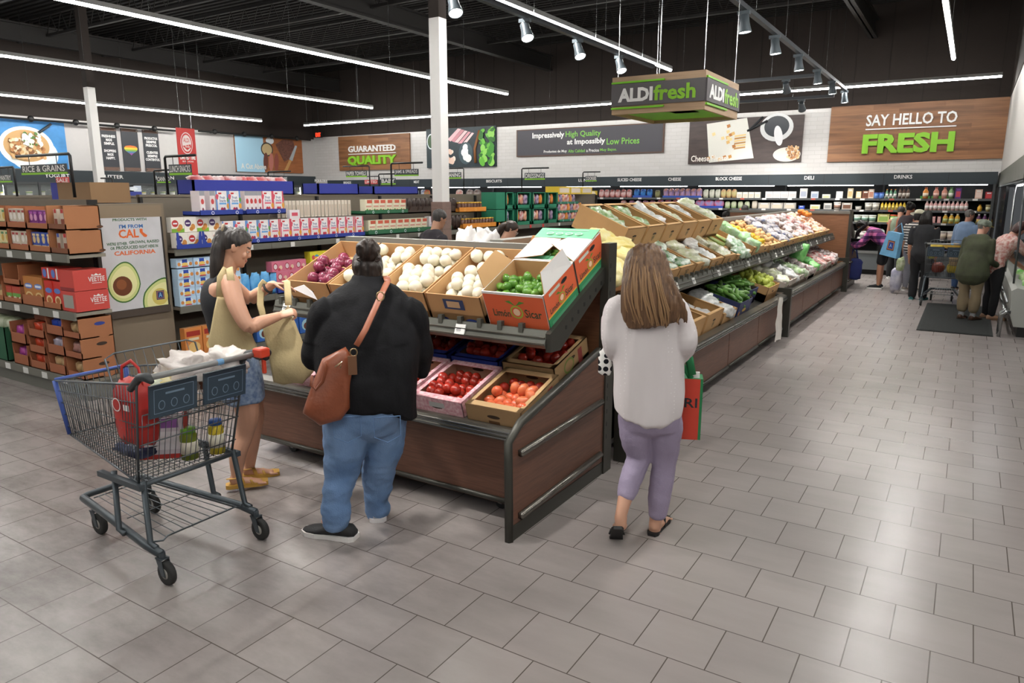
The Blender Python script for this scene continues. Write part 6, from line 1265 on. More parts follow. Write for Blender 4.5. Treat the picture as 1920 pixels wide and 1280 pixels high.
    if bot:
        b = MB(); limb(b, [sp(.06), sp(0), sp(-.05)], [(.09 * H * fat + .012, .068 * H * fat + .012), (.106 * H * fat + .012, .08 * H * fat + .012), (.09 * H * fat, .07 * H * fat)], bot, n=20)
        for s in (-1, 1): legv(b, s, bot, .014, G('legs', 2.0), G('flare', 0))
        fuse(b, G('botname', 'trousers'), root, vox, 2, fold(.009, 8))
    for s in (-1, 1):
        a = AN[s]; shoe(root, (a.x, a.y - .02, a.z - .052 * H), -s * .12 + G('toe', 0), .26 * H / 1.65, G('shoe', BLACK), G('sole', WHITE))
        if G('sock'): b = MB(); limb(b, [a + V((0, 0, .09)), a - V((0, 0, .02))], [.026 * H, .024 * H], G('sock')); child(root, 'sock', b)
    hm = G('hair'); hs = G('hstyle', 'short')
    if hm:
        b = MB(); hair_cap(b, T, hh, hm, 1.1 if hs != 'short' else 1.08, G('hline', .18), -.5)
        if hs == 'long':
            R3 = T.to_3x3(); q = hc + R3 @ V((0, -.35 * hh, .3 * hh)); L = G('hlen', .42); dn = V((0, -.12, -1)) if lean < .5 else V((0, .25, -1))
            limb(b, [q, hc + R3 @ V((0, -.62 * hh, -.5 * hh)), q + dn * L * .55, q + dn * L], [(.82 * hh, .6 * hh), (.98 * hh, .5 * hh), (1.08 * hh, .36 * hh), (.7 * hh, .18 * hh)], hm, n=18)
        if hs == 'bun': b.ball(tuple(hc + T.to_3x3() @ V((0, -.75 * hh, .75 * hh))), hh * .42, hm, 14, 10)
        if hs == 'bob':
            R3 = T.to_3x3(); limb(b, [hc + R3 @ V((0, -.2 * hh, .5 * hh)), hc + R3 @ V((0, -.3 * hh, -.2 * hh)), hc + R3 @ V((0, -.3 * hh, -.7 * hh))], [(.8 * hh, .7 * hh), (.84 * hh, .66 * hh), (.72 * hh, .5 * hh)], hm, n=18)
        ho = fuse(b, 'hair', root, .009, 1, None); 
        Ti = T.inverted()
        def hf(c): q = Ti @ c; a = math.atan2(q.y, q.x); return .006 * NZ.noise(V((a * 9, q.z * 6, 2))) + .004 * NZ.noise(V((a * 26, q.z * 8, 5)))
        push(ho, hf)
    return root, T, hh, SHo, EL, WR, hc
# ---------------------------------------------------------------- woman in the white blouse (seen from behind, mid-stride)
W = placed('person', 'woman in a white dotted blouse and lavender capri pants, seen from behind', -1.38, 3.6)
p = lambda x, y, f=0: lp(W, x, y, f)
def ring(root, x, y, wpx, ry, f=0):
    c = lp(root, x, y, f); e = lp(root, x + wpx, y, f); return (c.x, c.y, c.z, e.x - c.x, ry)
sk = SKIN('#c99a80'); blm = bpy.data.materials.new('dotted_blouse'); blm.use_nodes = True
def dotted(m, base, dot, sc, thr):
    nt = m.node_tree; b = nt.nodes['Principled BSDF']; tc = nt.nodes.new('ShaderNodeTexCoord'); v = nt.nodes.new('ShaderNodeTexVoronoi'); v.inputs['Scale'].default_value = sc; v.inputs['Randomness'].default_value = .25
    mp = nt.nodes.new('ShaderNodeMapping'); mp.inputs['Scale'].default_value = (1, .35, 1); nt.links.new(tc.outputs['Object'], mp.inputs[0]); nt.links.new(mp.outputs[0], v.inputs['Vector'])
    r = nt.nodes.new('ShaderNodeMath'); r.operation = 'LESS_THAN'; r.inputs[1].default_value = thr; nt.links.new(v.outputs['Distance'], r.inputs[0])
    mx = nt.nodes.new('ShaderNodeMix'); mx.data_type = 'RGBA'; mx.inputs[6].default_value = lin(base); mx.inputs[7].default_value = lin(dot); nt.links.new(r.outputs[0], mx.inputs[0]); nt.links.new(mx.outputs[2], b.inputs['Base Color'])
    bp = nt.nodes.new('ShaderNodeBump'); bp.inputs['Strength'].default_value = .35; bp.inputs['Distance'].default_value = .004; nt.links.new(r.outputs[0], bp.inputs['Height']); nt.links.new(bp.outputs[0], b.inputs['Normal'])
    b.inputs['Roughness'].default_value = .8; b.inputs['Specular IOR Level'].default_value = .2
dotted(blm, '#d3cccc', '#e2dddd', 46, .16)
lav = mt('#9a8ea6', .75, var=.1, vs=8, bump=.25, bs=120)
legL = [p(1192, 770), p(1192, 815, .0), p(1197, 858, .03), p(1180, 905, -.05), p(1166, 958, -.13), p(1164, 972, -.14)]; legR = [p(1246, 770), p(1247, 815, .02), p(1245, 868, .05), p(1236, 935, .04), p(1228, 985, .03), p(1227, 998, .03)]
rL = [.088, .083, .058, .055, .034, .036]
b = MB()
loft(b, [ring(W, 1218, 795, 42, .085), ring(W, 1219, 760, 48, .095), ring(W, 1217, 700, 50, .1), ring(W, 1214, 640, 56, .11), ring(W, 1213, 590, 58, .1), ring(W, 1211, 560, 46, .075), ring(W, 1210, 540, 20, .055)], sk)
for L in (legL, legR): limb(b, L, [q * k for q, k in zip(rL, (.8, .8, .8, .88, 1, 1))], sk)
for s, S, E_, Wr in ((-1, p(1158, 580), p(1147, 640, -.02), p(1165, 668, .2)), (1, p(1267, 583), p(1288, 640, -.02), p(1262, 662, .2))):
    limb(b, [S, (S + E_) / 2, E_, (E_ + Wr) / 2, Wr], [.05, .047, .04, .036, .026], sk); hand(b, Wr, (Wr - E_), V((-s, 0, -.2)), s, sk, .9)
hcW = p(1212, 502, .0); TW = Mx.Translation(hcW) @ Mx.Rotation(.15, 4, 'X'); limb(b, [p(1210, 560), p(1211, 530)], [.055, .052], sk); head(b, TW, .112, sk)
# bare feet: the left one up on its toes, the right one flat
fl = p(1164, 975, -.14); limb(b, [fl, fl + V((-.0, .0, -.03)), fl + V((-.005, .09, -.075)), fl + V((-.01, .15, -.10))], [.034, (.034, .03), (.04, .022), (.036, .012)], sk)
fr = p(1227, 1000, .03); fr.z = .06; limb(b, [fr, fr + V((.0, -.005, -.022)), fr + V((.03, .09, -.028)), fr + V((.05, .15, -.034))], [.034, (.033, .03), (.042, .018), (.038, .01)], sk)
for k in range(5):
    q = fr + V((.05 - .034 + .02 * k, .165 - .008 * abs(k - 1), -.036)); limb(b, [q, q + V((.006, .028 - .003 * k, -.002))], [.0085, .0075], sk, n=8)
    q = fl + V((-.045 + .018 * k, .16 - .006 * abs(k - 3), -.104)); limb(b, [q, q + V((0, .025, -.004))], [.0085, .0075], sk, n=8)
bodyW = fuse(b, 'body', W, .0075, 2); face_parts(TW, .112, W, bodyW)
b = MB()
loft(b, [ring(W, 1219, 800, 55, .125), ring(W, 1219, 775, 60, .14), ring(W, 1218, 730, 57, .125)], lav)
for L in (legL, legR): limb(b, L[:4] + [L[4].lerp(L[3], .62 if L is legL else .5)], [.096, .092, .07, .063, .053], lav)
fuse(b, 'capri_trousers', W, .008, 2, lambda c: .006 * NZ.noise(V((c.x * 9, c.y * 9, c.z * 14))) + .003 * NZ.noise(V((c.x * 25, c.y * 25, c.z * 40))))
b = MB()
loft(b, [ring(W, 1216, 772, 66, .155, .0), ring(W, 1217, 742, 69, .155), ring(W, 1217, 700, 68, .15), ring(W, 1215, 650, 67, .142), ring(W, 1213, 605, 66, .13), ring(W, 1211, 575, 62, .105), ring(W, 1210, 556, 50, .08), ring(W, 1210, 543, 26, .065)], blm, n=36)
for s, S, E_, Wr in ((-1, p(1160, 577), p(1150, 642, -.02), p(1163, 668, .14)), (1, p(1264, 579), p(1284, 642, -.03), p(1266, 668, .14))):
    limb(b, [S - V((s * .05, 0, -.0)), S, (S + E_) / 2 + V((s * .012, 0, 0)), E_, (E_ + Wr) / 2 + V((0, 0, -.01)), Wr], [.062, .072, .066, .062, .06, .046], blm)
def foldW(c):
    v = NZ.noise(V((c.x * 13, c.y * 9, c.z * 2.2))) * .011 + NZ.noise(V((c.x * 30, c.y * 20, c.z * 6))) * .004
    return v * (1.3 if c.z < 1.25 else .6)
bl = fuse(b, 'blouse', W, .008, 2, foldW)
# curved shirt tail: longer at the middle of the back
for v in bl.data.vertices:
    if v.co.z < .86 and abs(v.co.x - p(1217, 760).x) < .3: u = (v.co.x - p(1217, 760).x) / .21; v.co.z += (.06 * u * u - .035) * min(1, (.86 - v.co.z) / .1)
hw = hairmat('#4a3425', '#7a5c42', 60)
b = MB(); hair_cap(b, TW, .112, hw, 1.12, .2, -.6)
HQ = [(1211, 480, -.03, .1, .075), (1213, 510, -.07, .124, .078), (1216, 545, -.115, .144, .06), (1223, 580, -.14, .158, .042), (1228, 606, -.15, .135, .022)]
limb(b, [p(x, y, f) for x, y, f, w_, d in HQ], [(w_, d) for x, y, f, w_, d in HQ], hw, n=26, sub=5)
for k in range(26):   # separate locks at the ends
    u = k / 25; x0 = 1176 + 102 * u; q = R.uniform(-1, 1)
    limb(b, [p(x0 * .6 + 1216 * .4, 520, -.1 - .03 * R.random()), p(x0 + q * 3, 570, -.145 - .02 * R.random()), p(x0 + 5 + q * 6, 606 + R.uniform(-8, 10) - 12 * abs(u - .45), -.155)], [.016, .014, .005], hw, n=6)
hwo = fuse(b, 'hair', W, .006, 1)
push(hwo, lambda c: .007 * NZ.noise(V((c.x * 75, c.y * 30, c.z * 2.2))) + .004 * NZ.noise(V((c.x * 150, c.y * 60, c.z * 4))))
hlm = mt('#8f6e4c', .5)
b = MB()
for k in range(30):
    u0 = R.uniform(-.85, .85); k0 = R.choice((0, 0, 1)); k1 = R.choice((3, 4, 4)); pts = []
    for x, y, f, w_, d in HQ[k0:k1 + 1]: u = max(-.93, min(.93, u0 + R.uniform(-.05, .05))); q = p(x, y, f); pts.append(q + V((u * w_, -d * math.sqrt(1 - u * u) - .003, R.uniform(-.01, .01))))
    n_ = len(pts); limb(b, pts, [.0025 + .0022 * math.sin(PI * (i + .5) / n_) for i in range(n_)], hlm, n=6, sub=5)
child(W, 'hair_highlights', b)
def flipflop(p0, ang, pitch, lab):
    b = MB(); b.T = Mx.Translation(p0) @ Mx.Rotation(ang, 4, 'Z') @ Mx.Rotation(pitch, 4, 'X'); pr = [(-.045, .022), (-.02, .034), (.05, .032), (.11, .036), (.17, .043), (.21, .036), (.232, .016)]
    out = [(w_, y) for y, w_ in pr] + [(-w_, y) for y, w_ in pr[::-1]]; b.rings([[(x, y, z) for x, y in out] for z in (0, .018)], mt('#1b1a1a', .6)); s = child(W, 'flip_flop', b)
    b = MB(); b.T = Mx.Translation(p0) @ Mx.Rotation(ang, 4, 'Z') @ Mx.Rotation(pitch, 4, 'X'); b.tube([(-.04, .07, .015), (-.03, .1, .05), (0, .165, .045), (.03, .1, .055), (.04, .07, .015)], .006, BLACK, 6); b.obj('strap', s)
flipflop(fl + V((-.015, -.035, -.055)), .1, -.8, ''); flipflop(V((fr.x - .003, fr.y - .01, .0)), -.32, 0, '')
# bags she carries
t = thing('shopping_bag', 'red and green shopping bag held by the woman in white', 'bag', W.location, W.rotation_euler.z); rdb = mt('#c9402c', .55, var=.06, vs=5); grb = mt('#1f7a48', .55)
a, c = p(1222, 815, .2), p(1313, 708, .2)
b = MB(); b.box((a.x, .16, a.z), (c.x, .162, c.z), rdb); b.box((a.x, .162, a.z), (c.x + .015, .28, c.z + .002), grb); b.box((a.x + .005, .17, c.z - .01), (c.x, .275, c.z + .0), mt('#d9d6d0', .6)); b.rect(a.x, a.z, a.x + (c.x - a.x) * .62, c.z, mt('#d0cdca', .6), .1595); child(t, 'bag_body', b)
b = MB(); q = p(1289, 780, .155)
b.text('RI', q.x - .02, q.z + .05, .07, .055, INK, .1585); child(t, 'print', b)
b = MB(); h0 = p(1262, 655, .2); b.tube([(a.x + .06, .17, c.z), (h0.x - .0, .2, h0.z), (c.x - .05, .17, c.z)], .016, grb, 6, flat=.25); b.tube([p(1298, 703, .17), p(1292, 670, .18), p(1280, 650, .2)], .022, grb, 6, flat=.2); child(t, 'handle', b)
b = MB(); b.box((c.x - .06, .18, c.z - .05), (c.x - .005, .2, c.z + .035), mt('#e2e0dc', .6)); child(t, 'paper', b)
pm = bpy.data.materials.new('pouch_pattern'); pm.use_nodes = True; dotted(pm, '#e6e4e0', '#15151c', 26, .46); o = lump((.04, .03, .075), 401, pm, 16, 12, .1).obj('pouch', None, W.matrix_basis @ p(1135, 678, .02)); o.rotation_euler = (0, 0, W.rotation_euler.z); tag(o, 'black and white patterned pouch at the left side of the woman in white', 'pouch')
# ---------------------------------------------------------------- woman in the black sweater (from behind)
B = placed('person', 'woman in a black sweater and blue jeans bending over the onions', -2.79, 2.72)
p = lambda x, y, f=0: lp(B, x, y, f)
sk = SKIN('#d0a088'); swt = mt('#17171a', .85, var=.25, vs=12, bump=.3, bs=90, c2='#0e0e10', spec=.2); jn = mt('#7590b4', .75, var=.35, vs=3.5, c2='#56749c', bump=.3, bs=140)
jl = [p(652, 765), p(648, 825), p(641, 880, .02), p(632, 930, -.03), p(629, 972, -.05)]; jr = [p(722, 765, .05), p(720, 825, .07), p(711, 880, .12), p(706, 925, .16), p(708, 957, .16)]
rj = [.135, .125, .1, .08, .08]; rjr = [.125, .115, .095, .08, .066]
arms = ((-1, p(612, 590, .12), p(592, 668, .16), p(640, 650, .5)), (1, p(768, 590, .12), p(785, 668, .16), p(735, 650, .5)))
tb = [ring(B, 686, 800, 68, .16, .03), ring(B, 686, 765, 78, .2, .03), ring(B, 688, 720, 84, .22, .06), ring(B, 688, 660, 94, .23, .1), ring(B, 687, 610, 92, .21, .14), ring(B, 687, 570, 82, .165, .17), ring(B, 689, 540, 50, .11, .2), ring(B, 690, 524, 22, .06, .22)]
b = MB(); loft(b, [(x, y, z, rx * .92, ry * .92) for x, y, z, rx, ry in tb], sk)
for L, r in ((jl, rj), (jr, rjr)): limb(b, L, [q * k for q, k in zip(r, (.86, .86, .8, .7, .45))], sk)
for s, S, E_, Wr in arms: limb(b, [S, (S + E_) / 2, E_, (E_ + Wr) / 2, Wr], [.07, .065, .055, .046, .032], sk); hand(b, Wr, (Wr - E_), V((-s * .3, 0, -1)), s, sk, .6)
hcB = p(690, 507, .26); TB = Mx.Translation(hcB) @ Mx.Rotation(-.45, 4, 'X'); limb(b, [p(690, 545, .19), p(690, 520, .22)], [.06, .055], sk); head(b, TB, .112, sk)
for f_, q in ((jl[-1], V((-.05, .1, -.05))), (jr[-1], V((.0, .12, -.03)))): limb(b, [f_, f_ + V((0, .02, -.04)), f_ + q], [.045, .04, (.04, .022)], sk)
bodyB = fuse(b, 'body', B, .0085, 2); face_parts(TB, .112, B, bodyB)
b = MB(); loft(b, [ring(B, 686, 805, 62, .15, .03), ring(B, 685, 770, 76, .2, .03), ring(B, 685, 735, 78, .2, .05)], jn, n=30)
for L, r in ((jl, rj), (jr, rjr)): limb(b, L, r, jn, n=18)
def foldJ(c): k = 1 + 1.5 * max(0, (.45 - c.z)); return k * (.009 * NZ.noise(V((c.x * 8, c.y * 8, c.z * 13))) + .004 * NZ.noise(V((c.x * 22, c.y * 22, c.z * 34))))
j = fuse(b, 'jeans', B, .008, 2, foldJ)
for s in (-1, 1):   # back pockets
    c = p(686 + s * 36, 780, -.0); b = MB(); ps = [(-.07, .05), (.07, .05), (.07, -.06), (0, -.09), (-.07, -.06)]
    yy = -.215 + .03
    b.tube([(c.x + x, yy + .9 * abs(x) * .2 + .03 * abs(s * .0), c.z + z) for x, z in ps], .003, mt('#5f7da6', .8), 4, closed=True); child(B, 'pocket_seam', b)
b = MB(); loft(b, [ring(B, 695, 762, 86, .235, .05), ring(B, 692, 730, 89, .24, .06), ring(B, 689, 690, 95, .25, .09), ring(B, 688, 650, 100, .25, .12), ring(B, 687, 605, 96, .23, .15), ring(B, 687, 570, 86, .185, .18), ring(B, 689, 542, 60, .135, .2), ring(B, 690, 526, 34, .09, .21), ring(B, 690, 517, 29, .08, .22)], swt, n=36)
for s, S, E_, Wr in arms: limb(b, [S - V((s * .1, 0, -.02)), S, (S + E_) / 2, E_, (E_ + Wr) / 2, Wr], [.1, .098, .092, .082, .07, .05], swt, n=18)
sw_ = fuse(b, 'sweater', B, .0085, 3, lambda c: .011 * NZ.noise(V((c.x * 10, c.y * 8, c.z * 3))) * (1.5 if c.z < 1.1 else .6) + .004 * NZ.noise(V((c.x * 24, c.y * 20, c.z * 10))))
for v in sw_.data.vertices:   # the hem hangs lower at the right side, higher at the middle of the back
    if v.co.z < .95: k = min(1, (.95 - v.co.z) / .12); u = v.co.x - p(692, 760).x; v.co.z += k * (-.1 * max(0, (u - .12) / .15) + .02) if u > .12 else k * .03
hb = hairmat('#33261f', '#1a1310', 50); b = MB(); hair_cap(b, TB, .115, hb, 1.12, .2, -1.0); limb(b, [p(690, 500, .21), p(690, 518, .2)], [(.085, .06), (.075, .05)], hb); bc = p(690, 468, .19)
for k in range(5): a = k * 1.3; b.tube([bc + V((.038 * math.cos(a + i * .5), .025 * math.sin(i * 1.1 + k), .034 * math.sin(a + i * .5))) for i in range(9)], .03, hb, 8)
b.ball(tuple(bc), (.06, .058, .055), hb, 16, 10); hbo = fuse(b, 'hair', B, .006, 1)
push(hbo, lambda c: .006 * NZ.noise(V((c.x * 50, c.y * 40, c.z * 18))) + .003 * NZ.noise(V((c.x * 120, c.y * 90, c.z * 40))))
b = MB(); b.tube([bc + V((.062 * math.cos(a), -.015, -.05 + .015 * math.sin(a))) for a in [2 * PI * k / 16 for k in range(16)]], .006, mt('#3a2c26', .4), 6, closed=True); child(B, 'hair_tie', b)
sl = jl[-1]; shoe(B, (sl.x + .06, sl.y + .0, .0), 1.05, .3, mt('#1c1c1e', .7, bump=.3, bs=80), mt('#d9d5d2', .5), h=.1, wd=.058); sr = jr[-1]; shoe(B, (sr.x, sr.y - .01, .0), -.05, .26, mt('#a3a3a8', .7), mt('#d0cccc', .5), h=.1, wd=.055)
# her brown leather handbag, hung from a crossbody strap
t = thing('handbag', 'brown leather handbag with a crossbody strap on the black sweater', 'handbag', B.location, B.rotation_euler.z); lt = mt('#8a4a2e', .4, var=.25, vs=5, bump=.2, bs=50, c2='#6f3820'); lt2 = mt('#9a5a40', .45)
c0 = [p(x, y, -.12) for x, y in ((604, 672), (648, 650), (662, 672), (656, 760), (640, 782), (600, 793), (568, 770), (578, 740))]
cen = sum(c0, V()) / len(c0); b = MB(); rs = []
for k, (dy, sc) in enumerate(((-.1, .72), (-.085, .9), (-.05, .99), (.0, 1.0), (.05, .97), (.08, .85))):
    ps = []
    n = len(c0)
    for i in range(n):
        for u in (0, .5): 
            q = c0[i].lerp(c0[(i + 1) % n], u); ps.append(V((cen.x + (q.x - cen.x) * sc, q.y + dy * (1 if q.z < cen.z else .55), cen.z + (q.z - cen.z) * sc)))
    rs.append(ps)
b.rings(rs, lt, True, False, True); child(t, 'bag_body', b)
b = MB(); b.tube([p(x, y, -.2) for x, y in ((585, 705), (583, 722), (592, 730), (605, 715), (611, 690), (609, 678))], .008, lt2 if 0 else lt, 8); child(t, 'handle', b)
b = MB(); st = [(727, 527, .06), (716, 550, -.02), (700, 585, -.085), (685, 618, -.125), (668, 648, -.14)]; b.tube([p(*q) for q in st], .019, lt2, 8, flat=.18); b.tube([p(727, 527, .06), p(724, 518, .16), p(716, 530, .3)], .019, lt2, 8, flat=.18); s_ = child(t, 'strap', b)
b = MB(); q = p(713, 555, -.045); b.tube([q + V((.02 * math.cos(a), -.006, .024 * math.sin(a))) for a in [2 * PI * k / 12 for k in range(12)]], .0035, mt('#a8926a', .3, .8), 6, closed=True); b.obj('buckle', s_)
b = MB(); q = p(663, 660, -.15); b.tube([q + V((.018 * math.cos(a), -.004, .02 * math.sin(a))) for a in [2 * PI * k / 12 for k in range(12)]], .0035, mt('#a8926a', .3, .8), 6, closed=True); child(t, 'ring', b)
b = MB(); a = p(660, 685, -.2); b.box((a.x - .02, a.y, a.z - .05), (a.x + .025, a.y + .008, a.z + .05), mt('#6f4a30', .6)); child(t, 'leather_tag', b)
b = MB(); b.tube([p(x, y, -.225) for x, y in ((628, 688), (641, 678), (638, 690))], .004, mt('#b9a888', .3, .8), 6); child(t, 'zip_pull', b)
# ---------------------------------------------------------------- woman in the black tank top (profile)
Lw = placed('person', 'woman in a black sleeveless top and denim shorts, reading a receipt', -3.86, 2.95)
p = lambda x, y, f=0: lp(Lw, x, y, f)
sk = SKIN('#c4947a'); tk = mt('#15161c', .8, var=.2, vs=10, bump=.2, bs=60)
b = MB()
trs = [ring(Lw, 452, 725, 34, .15), ring(Lw, 448, 690, 38, .165), ring(Lw, 440, 650, 32, .135), ring(Lw, 426, 600, 34, .145), ring(Lw, 418, 560, 36, .16), ring(Lw, 418, 530, 30, .165), ring(Lw, 424, 512, 15, .07)]
loft(b, trs, sk)
ll = [p(458, 730, -.09), p(464, 775, -.09), p(458, 815, -.08), p(446, 850, -.1), p(444, 893, -.1)]; lr_ = [p(462, 730, .09), p(474, 775, .09), p(474, 810, .1), p(468, 845, .1), p(468, 876, .1)]
for L in (ll, lr_): limb(b, L, [.09, .075, .056, .055, .034], sk)
for L in (ll, lr_): a = L[-1]; a = V((a.x, a.y, max(a.z, .055))); limb(b, [a, a + V((-.02, 0, -.03)), a + V((.06, -.01, -.035)), a + V((.14, -.02, -.043))], [.034, (.03, .03), (.03, .026), (.036, .012)], sk, ref=(0, 1, 0)); [limb(b, [a + V((.14 - .008 * abs(k - 1), -.02 + (k - 2) * .017, -.045)), a + V((.175 - .01 * k, -.02 + (k - 2) * .017, -.048))], [.0088, .0075], sk, n=8) for k in range(5)]
S1, E1, W1 = p(432, 532, -.17), p(466, 612, -.31), p(524, 592, -.2)
limb(b, [S1 - V((0, -.05, 0)), S1, (S1 + E1) / 2 + V((-.015, -.02, 0)), E1, E1.lerp(W1, .35), W1], [.055, .058, .053, .043, .042, .027], sk); hand(b, W1, p(545, 585, -.2) - W1, V((.2, .5, -.9)), 1, sk, 1.25, .95)
S2, E2, W2 = p(428, 532, .16), p(468, 560, .22), p(512, 533, .12)
limb(b, [S2 + V((0, -.05, 0)), S2, (S2 + E2) / 2, E2, E2.lerp(W2, .35), W2], [.055, .056, .05, .042, .041, .027], sk); hand(b, W2, p(552, 537, .08) - W2, V((.1, -.4, -1)), -1, sk, .28, .98)
hcL = p(443, 463, 0); TL = Mx.Translation(hcL) @ Mx.Rotation(-PI / 2, 4, 'Z') @ Mx.Rotation(-.42, 4, 'X')
limb(b, [p(421, 520), p(428, 500), p(436, 478)], [.06, .052, .055], sk); head(b, TL, .113, sk); bodyL = fuse(b, 'body', Lw, .0055, 2); face_parts(TL, .113, Lw, bodyL, brow='#4a3a34')
b = MB(); loft(b, [ring(Lw, 445, 695, 40, .18), ring(Lw, 437, 650, 37, .158), ring(Lw, 424, 600, 38, .165), ring(Lw, 414, 560, 38, .165), ring(Lw, 412, 530, 30, .13), ring(Lw, 418, 516, 18, .1)], tk, n=30)
for s in (-1, 1): limb(b, [p(400, 545, s * .1), p(418, 517, s * .1), p(440, 532, s * .09), p(446, 560, s * .07)], [.032, .026, .026, .03], tk)
fuse(b, 'tank_top', Lw, .007, 2, lambda c: .006 * NZ.noise(V((c.x * 12, c.y * 10, c.z * 6))))
dn = mt('#8fa0b8', .8, var=.5, vs=40, c2='#5c7194'); b = MB(); loft(b, [ring(Lw, 456, 745, 41, .185), ring(Lw, 454, 720, 42, .185), ring(Lw, 449, 690, 40, .178), ring(Lw, 444, 665, 36, .16)], dn, n=30); fuse(b, 'denim_shorts', Lw, .008, 1, lambda c: .008 * NZ.noise(V((c.x * 12, c.y * 12, c.z * 5))))
hl = hairmat('#1f1b1a', '#3c3633', 60); b = MB(); hair_cap(b, TL, .113, hl, 1.09, .3, -.35); 
limb(b, [p(420, 430, .0), p(413, 446, -.0), p(408, 475, -.02), p(405, 510, -.03), p(400, 540, -.03)], [.028, (.04, .045), (.044, .05), (.036, .042), (.012, .016)], hl, n=18)
hlo = fuse(b, 'hair', Lw, .006, 1)
push(hlo, lambda c: .006 * NZ.noise(V((c.x * 70, c.y * 70, c.z * 6))) + .003 * NZ.noise(V((c.x * 150, c.y * 150, c.z * 12))))
b = MB(); b.tube([p(417, 429) + V((.008 * math.cos(a), .026 * math.sin(a), .024 * math.cos(a))) for a in [2 * PI * k / 14 for k in range(14)]], .009, mt('#8f8068', .6), 8, closed=True); child(Lw, 'hair_tie', b)
b = MB(); c = E2.lerp(W2, .78); d_ = (W2 - E2).normalized(); u_ = d_.cross(V((0, 0, 1))).normalized(); v_ = u_.cross(d_); b.tube([c + u_ * .034 * math.cos(a) + v_ * .034 * math.sin(a) for a in [2 * PI * k / 16 for k in range(16)]], .011, mt('#202022', .4), 8, closed=True, flat=.6); child(Lw, 'watch', b)
sd = mt('#b58a3a', .55)
for L in (ll, lr_):
    a = L[-1]; z0 = max(a.z, .055) - .055
    b = MB(); pr = [(-.07, .024), (-.05, .036), (.03, .034), (.1, .042), (.15, .044), (.19, .03)]; out = [(x, w_) for x, w_ in pr] + [(x, -w_) for x, w_ in pr[::-1]]; b.rings([[(a.x + x, a.y - .012 + y, z) for x, y in out] for z in (z0 - .012, z0 + .014)], sd); s_ = child(Lw, 'sandal', b)
    b = MB()
    for x in (.04, .1): b.tube([(a.x + x, a.y - .012 - .04, z0 + .01), (a.x + x - .01, a.y - .035, z0 + .055 - .25 * x), (a.x + x - .01, a.y + .012, z0 + .055 - .25 * x), (a.x + x, a.y + .03, z0 + .01)], .014, sd, 8, flat=.3)
    b.tube([(a.x - .06, a.y - .012, z0 + .05), (a.x - .02, a.y - .05, z0 + .06), (a.x + .03, a.y - .035, z0 + .06)], .01, sd, 6, flat=.35); b.obj('strap', s_)
# canvas totes and the receipt
tn = mt('#b8a67c', .85, var=.12, vs=6, bump=.25, bs=70)
def tote(lab, poly, dy, f, straps):
    t = thing('tote_bag', lab, 'bag', Lw.location, Lw.rotation_euler.z); q = [p(x, y, f) for x, y in poly]; c = sum(q, V()) / len(q); b = MB(); rs = []
    for yy, k in ((-dy, .9), (-dy * .6, 1), (dy * .6, 1), (dy, .9)):
        ps = []
        for i in range(len(q)):
            for u in (0, .34, .67): e = q[i].lerp(q[(i + 1) % len(q)], u); w_ = .014 * NZ.noise(e * 14 + V((0, yy * 20, 0))); ps.append(V((c.x + (e.x - c.x) * k, e.y + yy * (.35 + .65 * min(1, max(0, (q[0].z - e.z) / .25))) + w_, c.z + (e.z - c.z) * k + w_)))
        rs.append(ps)
    b.rings(rs, tn, True, False, True); child(t, 'bag_body', b)
    for s in straps: b = MB(); b.tube([p(*e) for e in s], .022, tn, 8, flat=.14); child(t, 'strap', b)
tote('tan canvas tote bag hanging from the shoulder of the woman at the cart', [(407, 556), (428, 558), (440, 552), (482, 650), (470, 668), (400, 668), (390, 640)], .035, -.2, [[(412, 558, -.2), (414, 520, -.18), (424, 503, -.12), (428, 512, .0)], [(440, 553, -.21), (432, 520, -.22), (430, 502, -.16), (424, 506, -.06)]])
tote('tan canvas tote bag held open beside the onion display', [(492, 612), (530, 590), (541, 572), (586, 690), (566, 716), (512, 712)], .12, -.06, [[(541, 572, -.14), (540, 552, -.1), (538, 528, .03), (533, 526, .07)], [(497, 610, -.02), (488, 570, .1), (490, 535, .14), (497, 527, .12)]])
b = MB(); a, c, e, g_ = p(549, 541, .07), p(570, 534, .09), p(595, 562, .1), p(572, 552, .07); b.rings([[a, c, p(586, 547, .11), e, g_], [v + V((0, .002, .002)) for v in (a, c, p(586, 547, .11), e, g_)]], mt('#dad6d6', .6)); o = b.obj('receipt', None, Lw.location, Lw.rotation_euler.z); tag(o, 'white paper receipt in the hand of the woman at the cart', 'receipt')
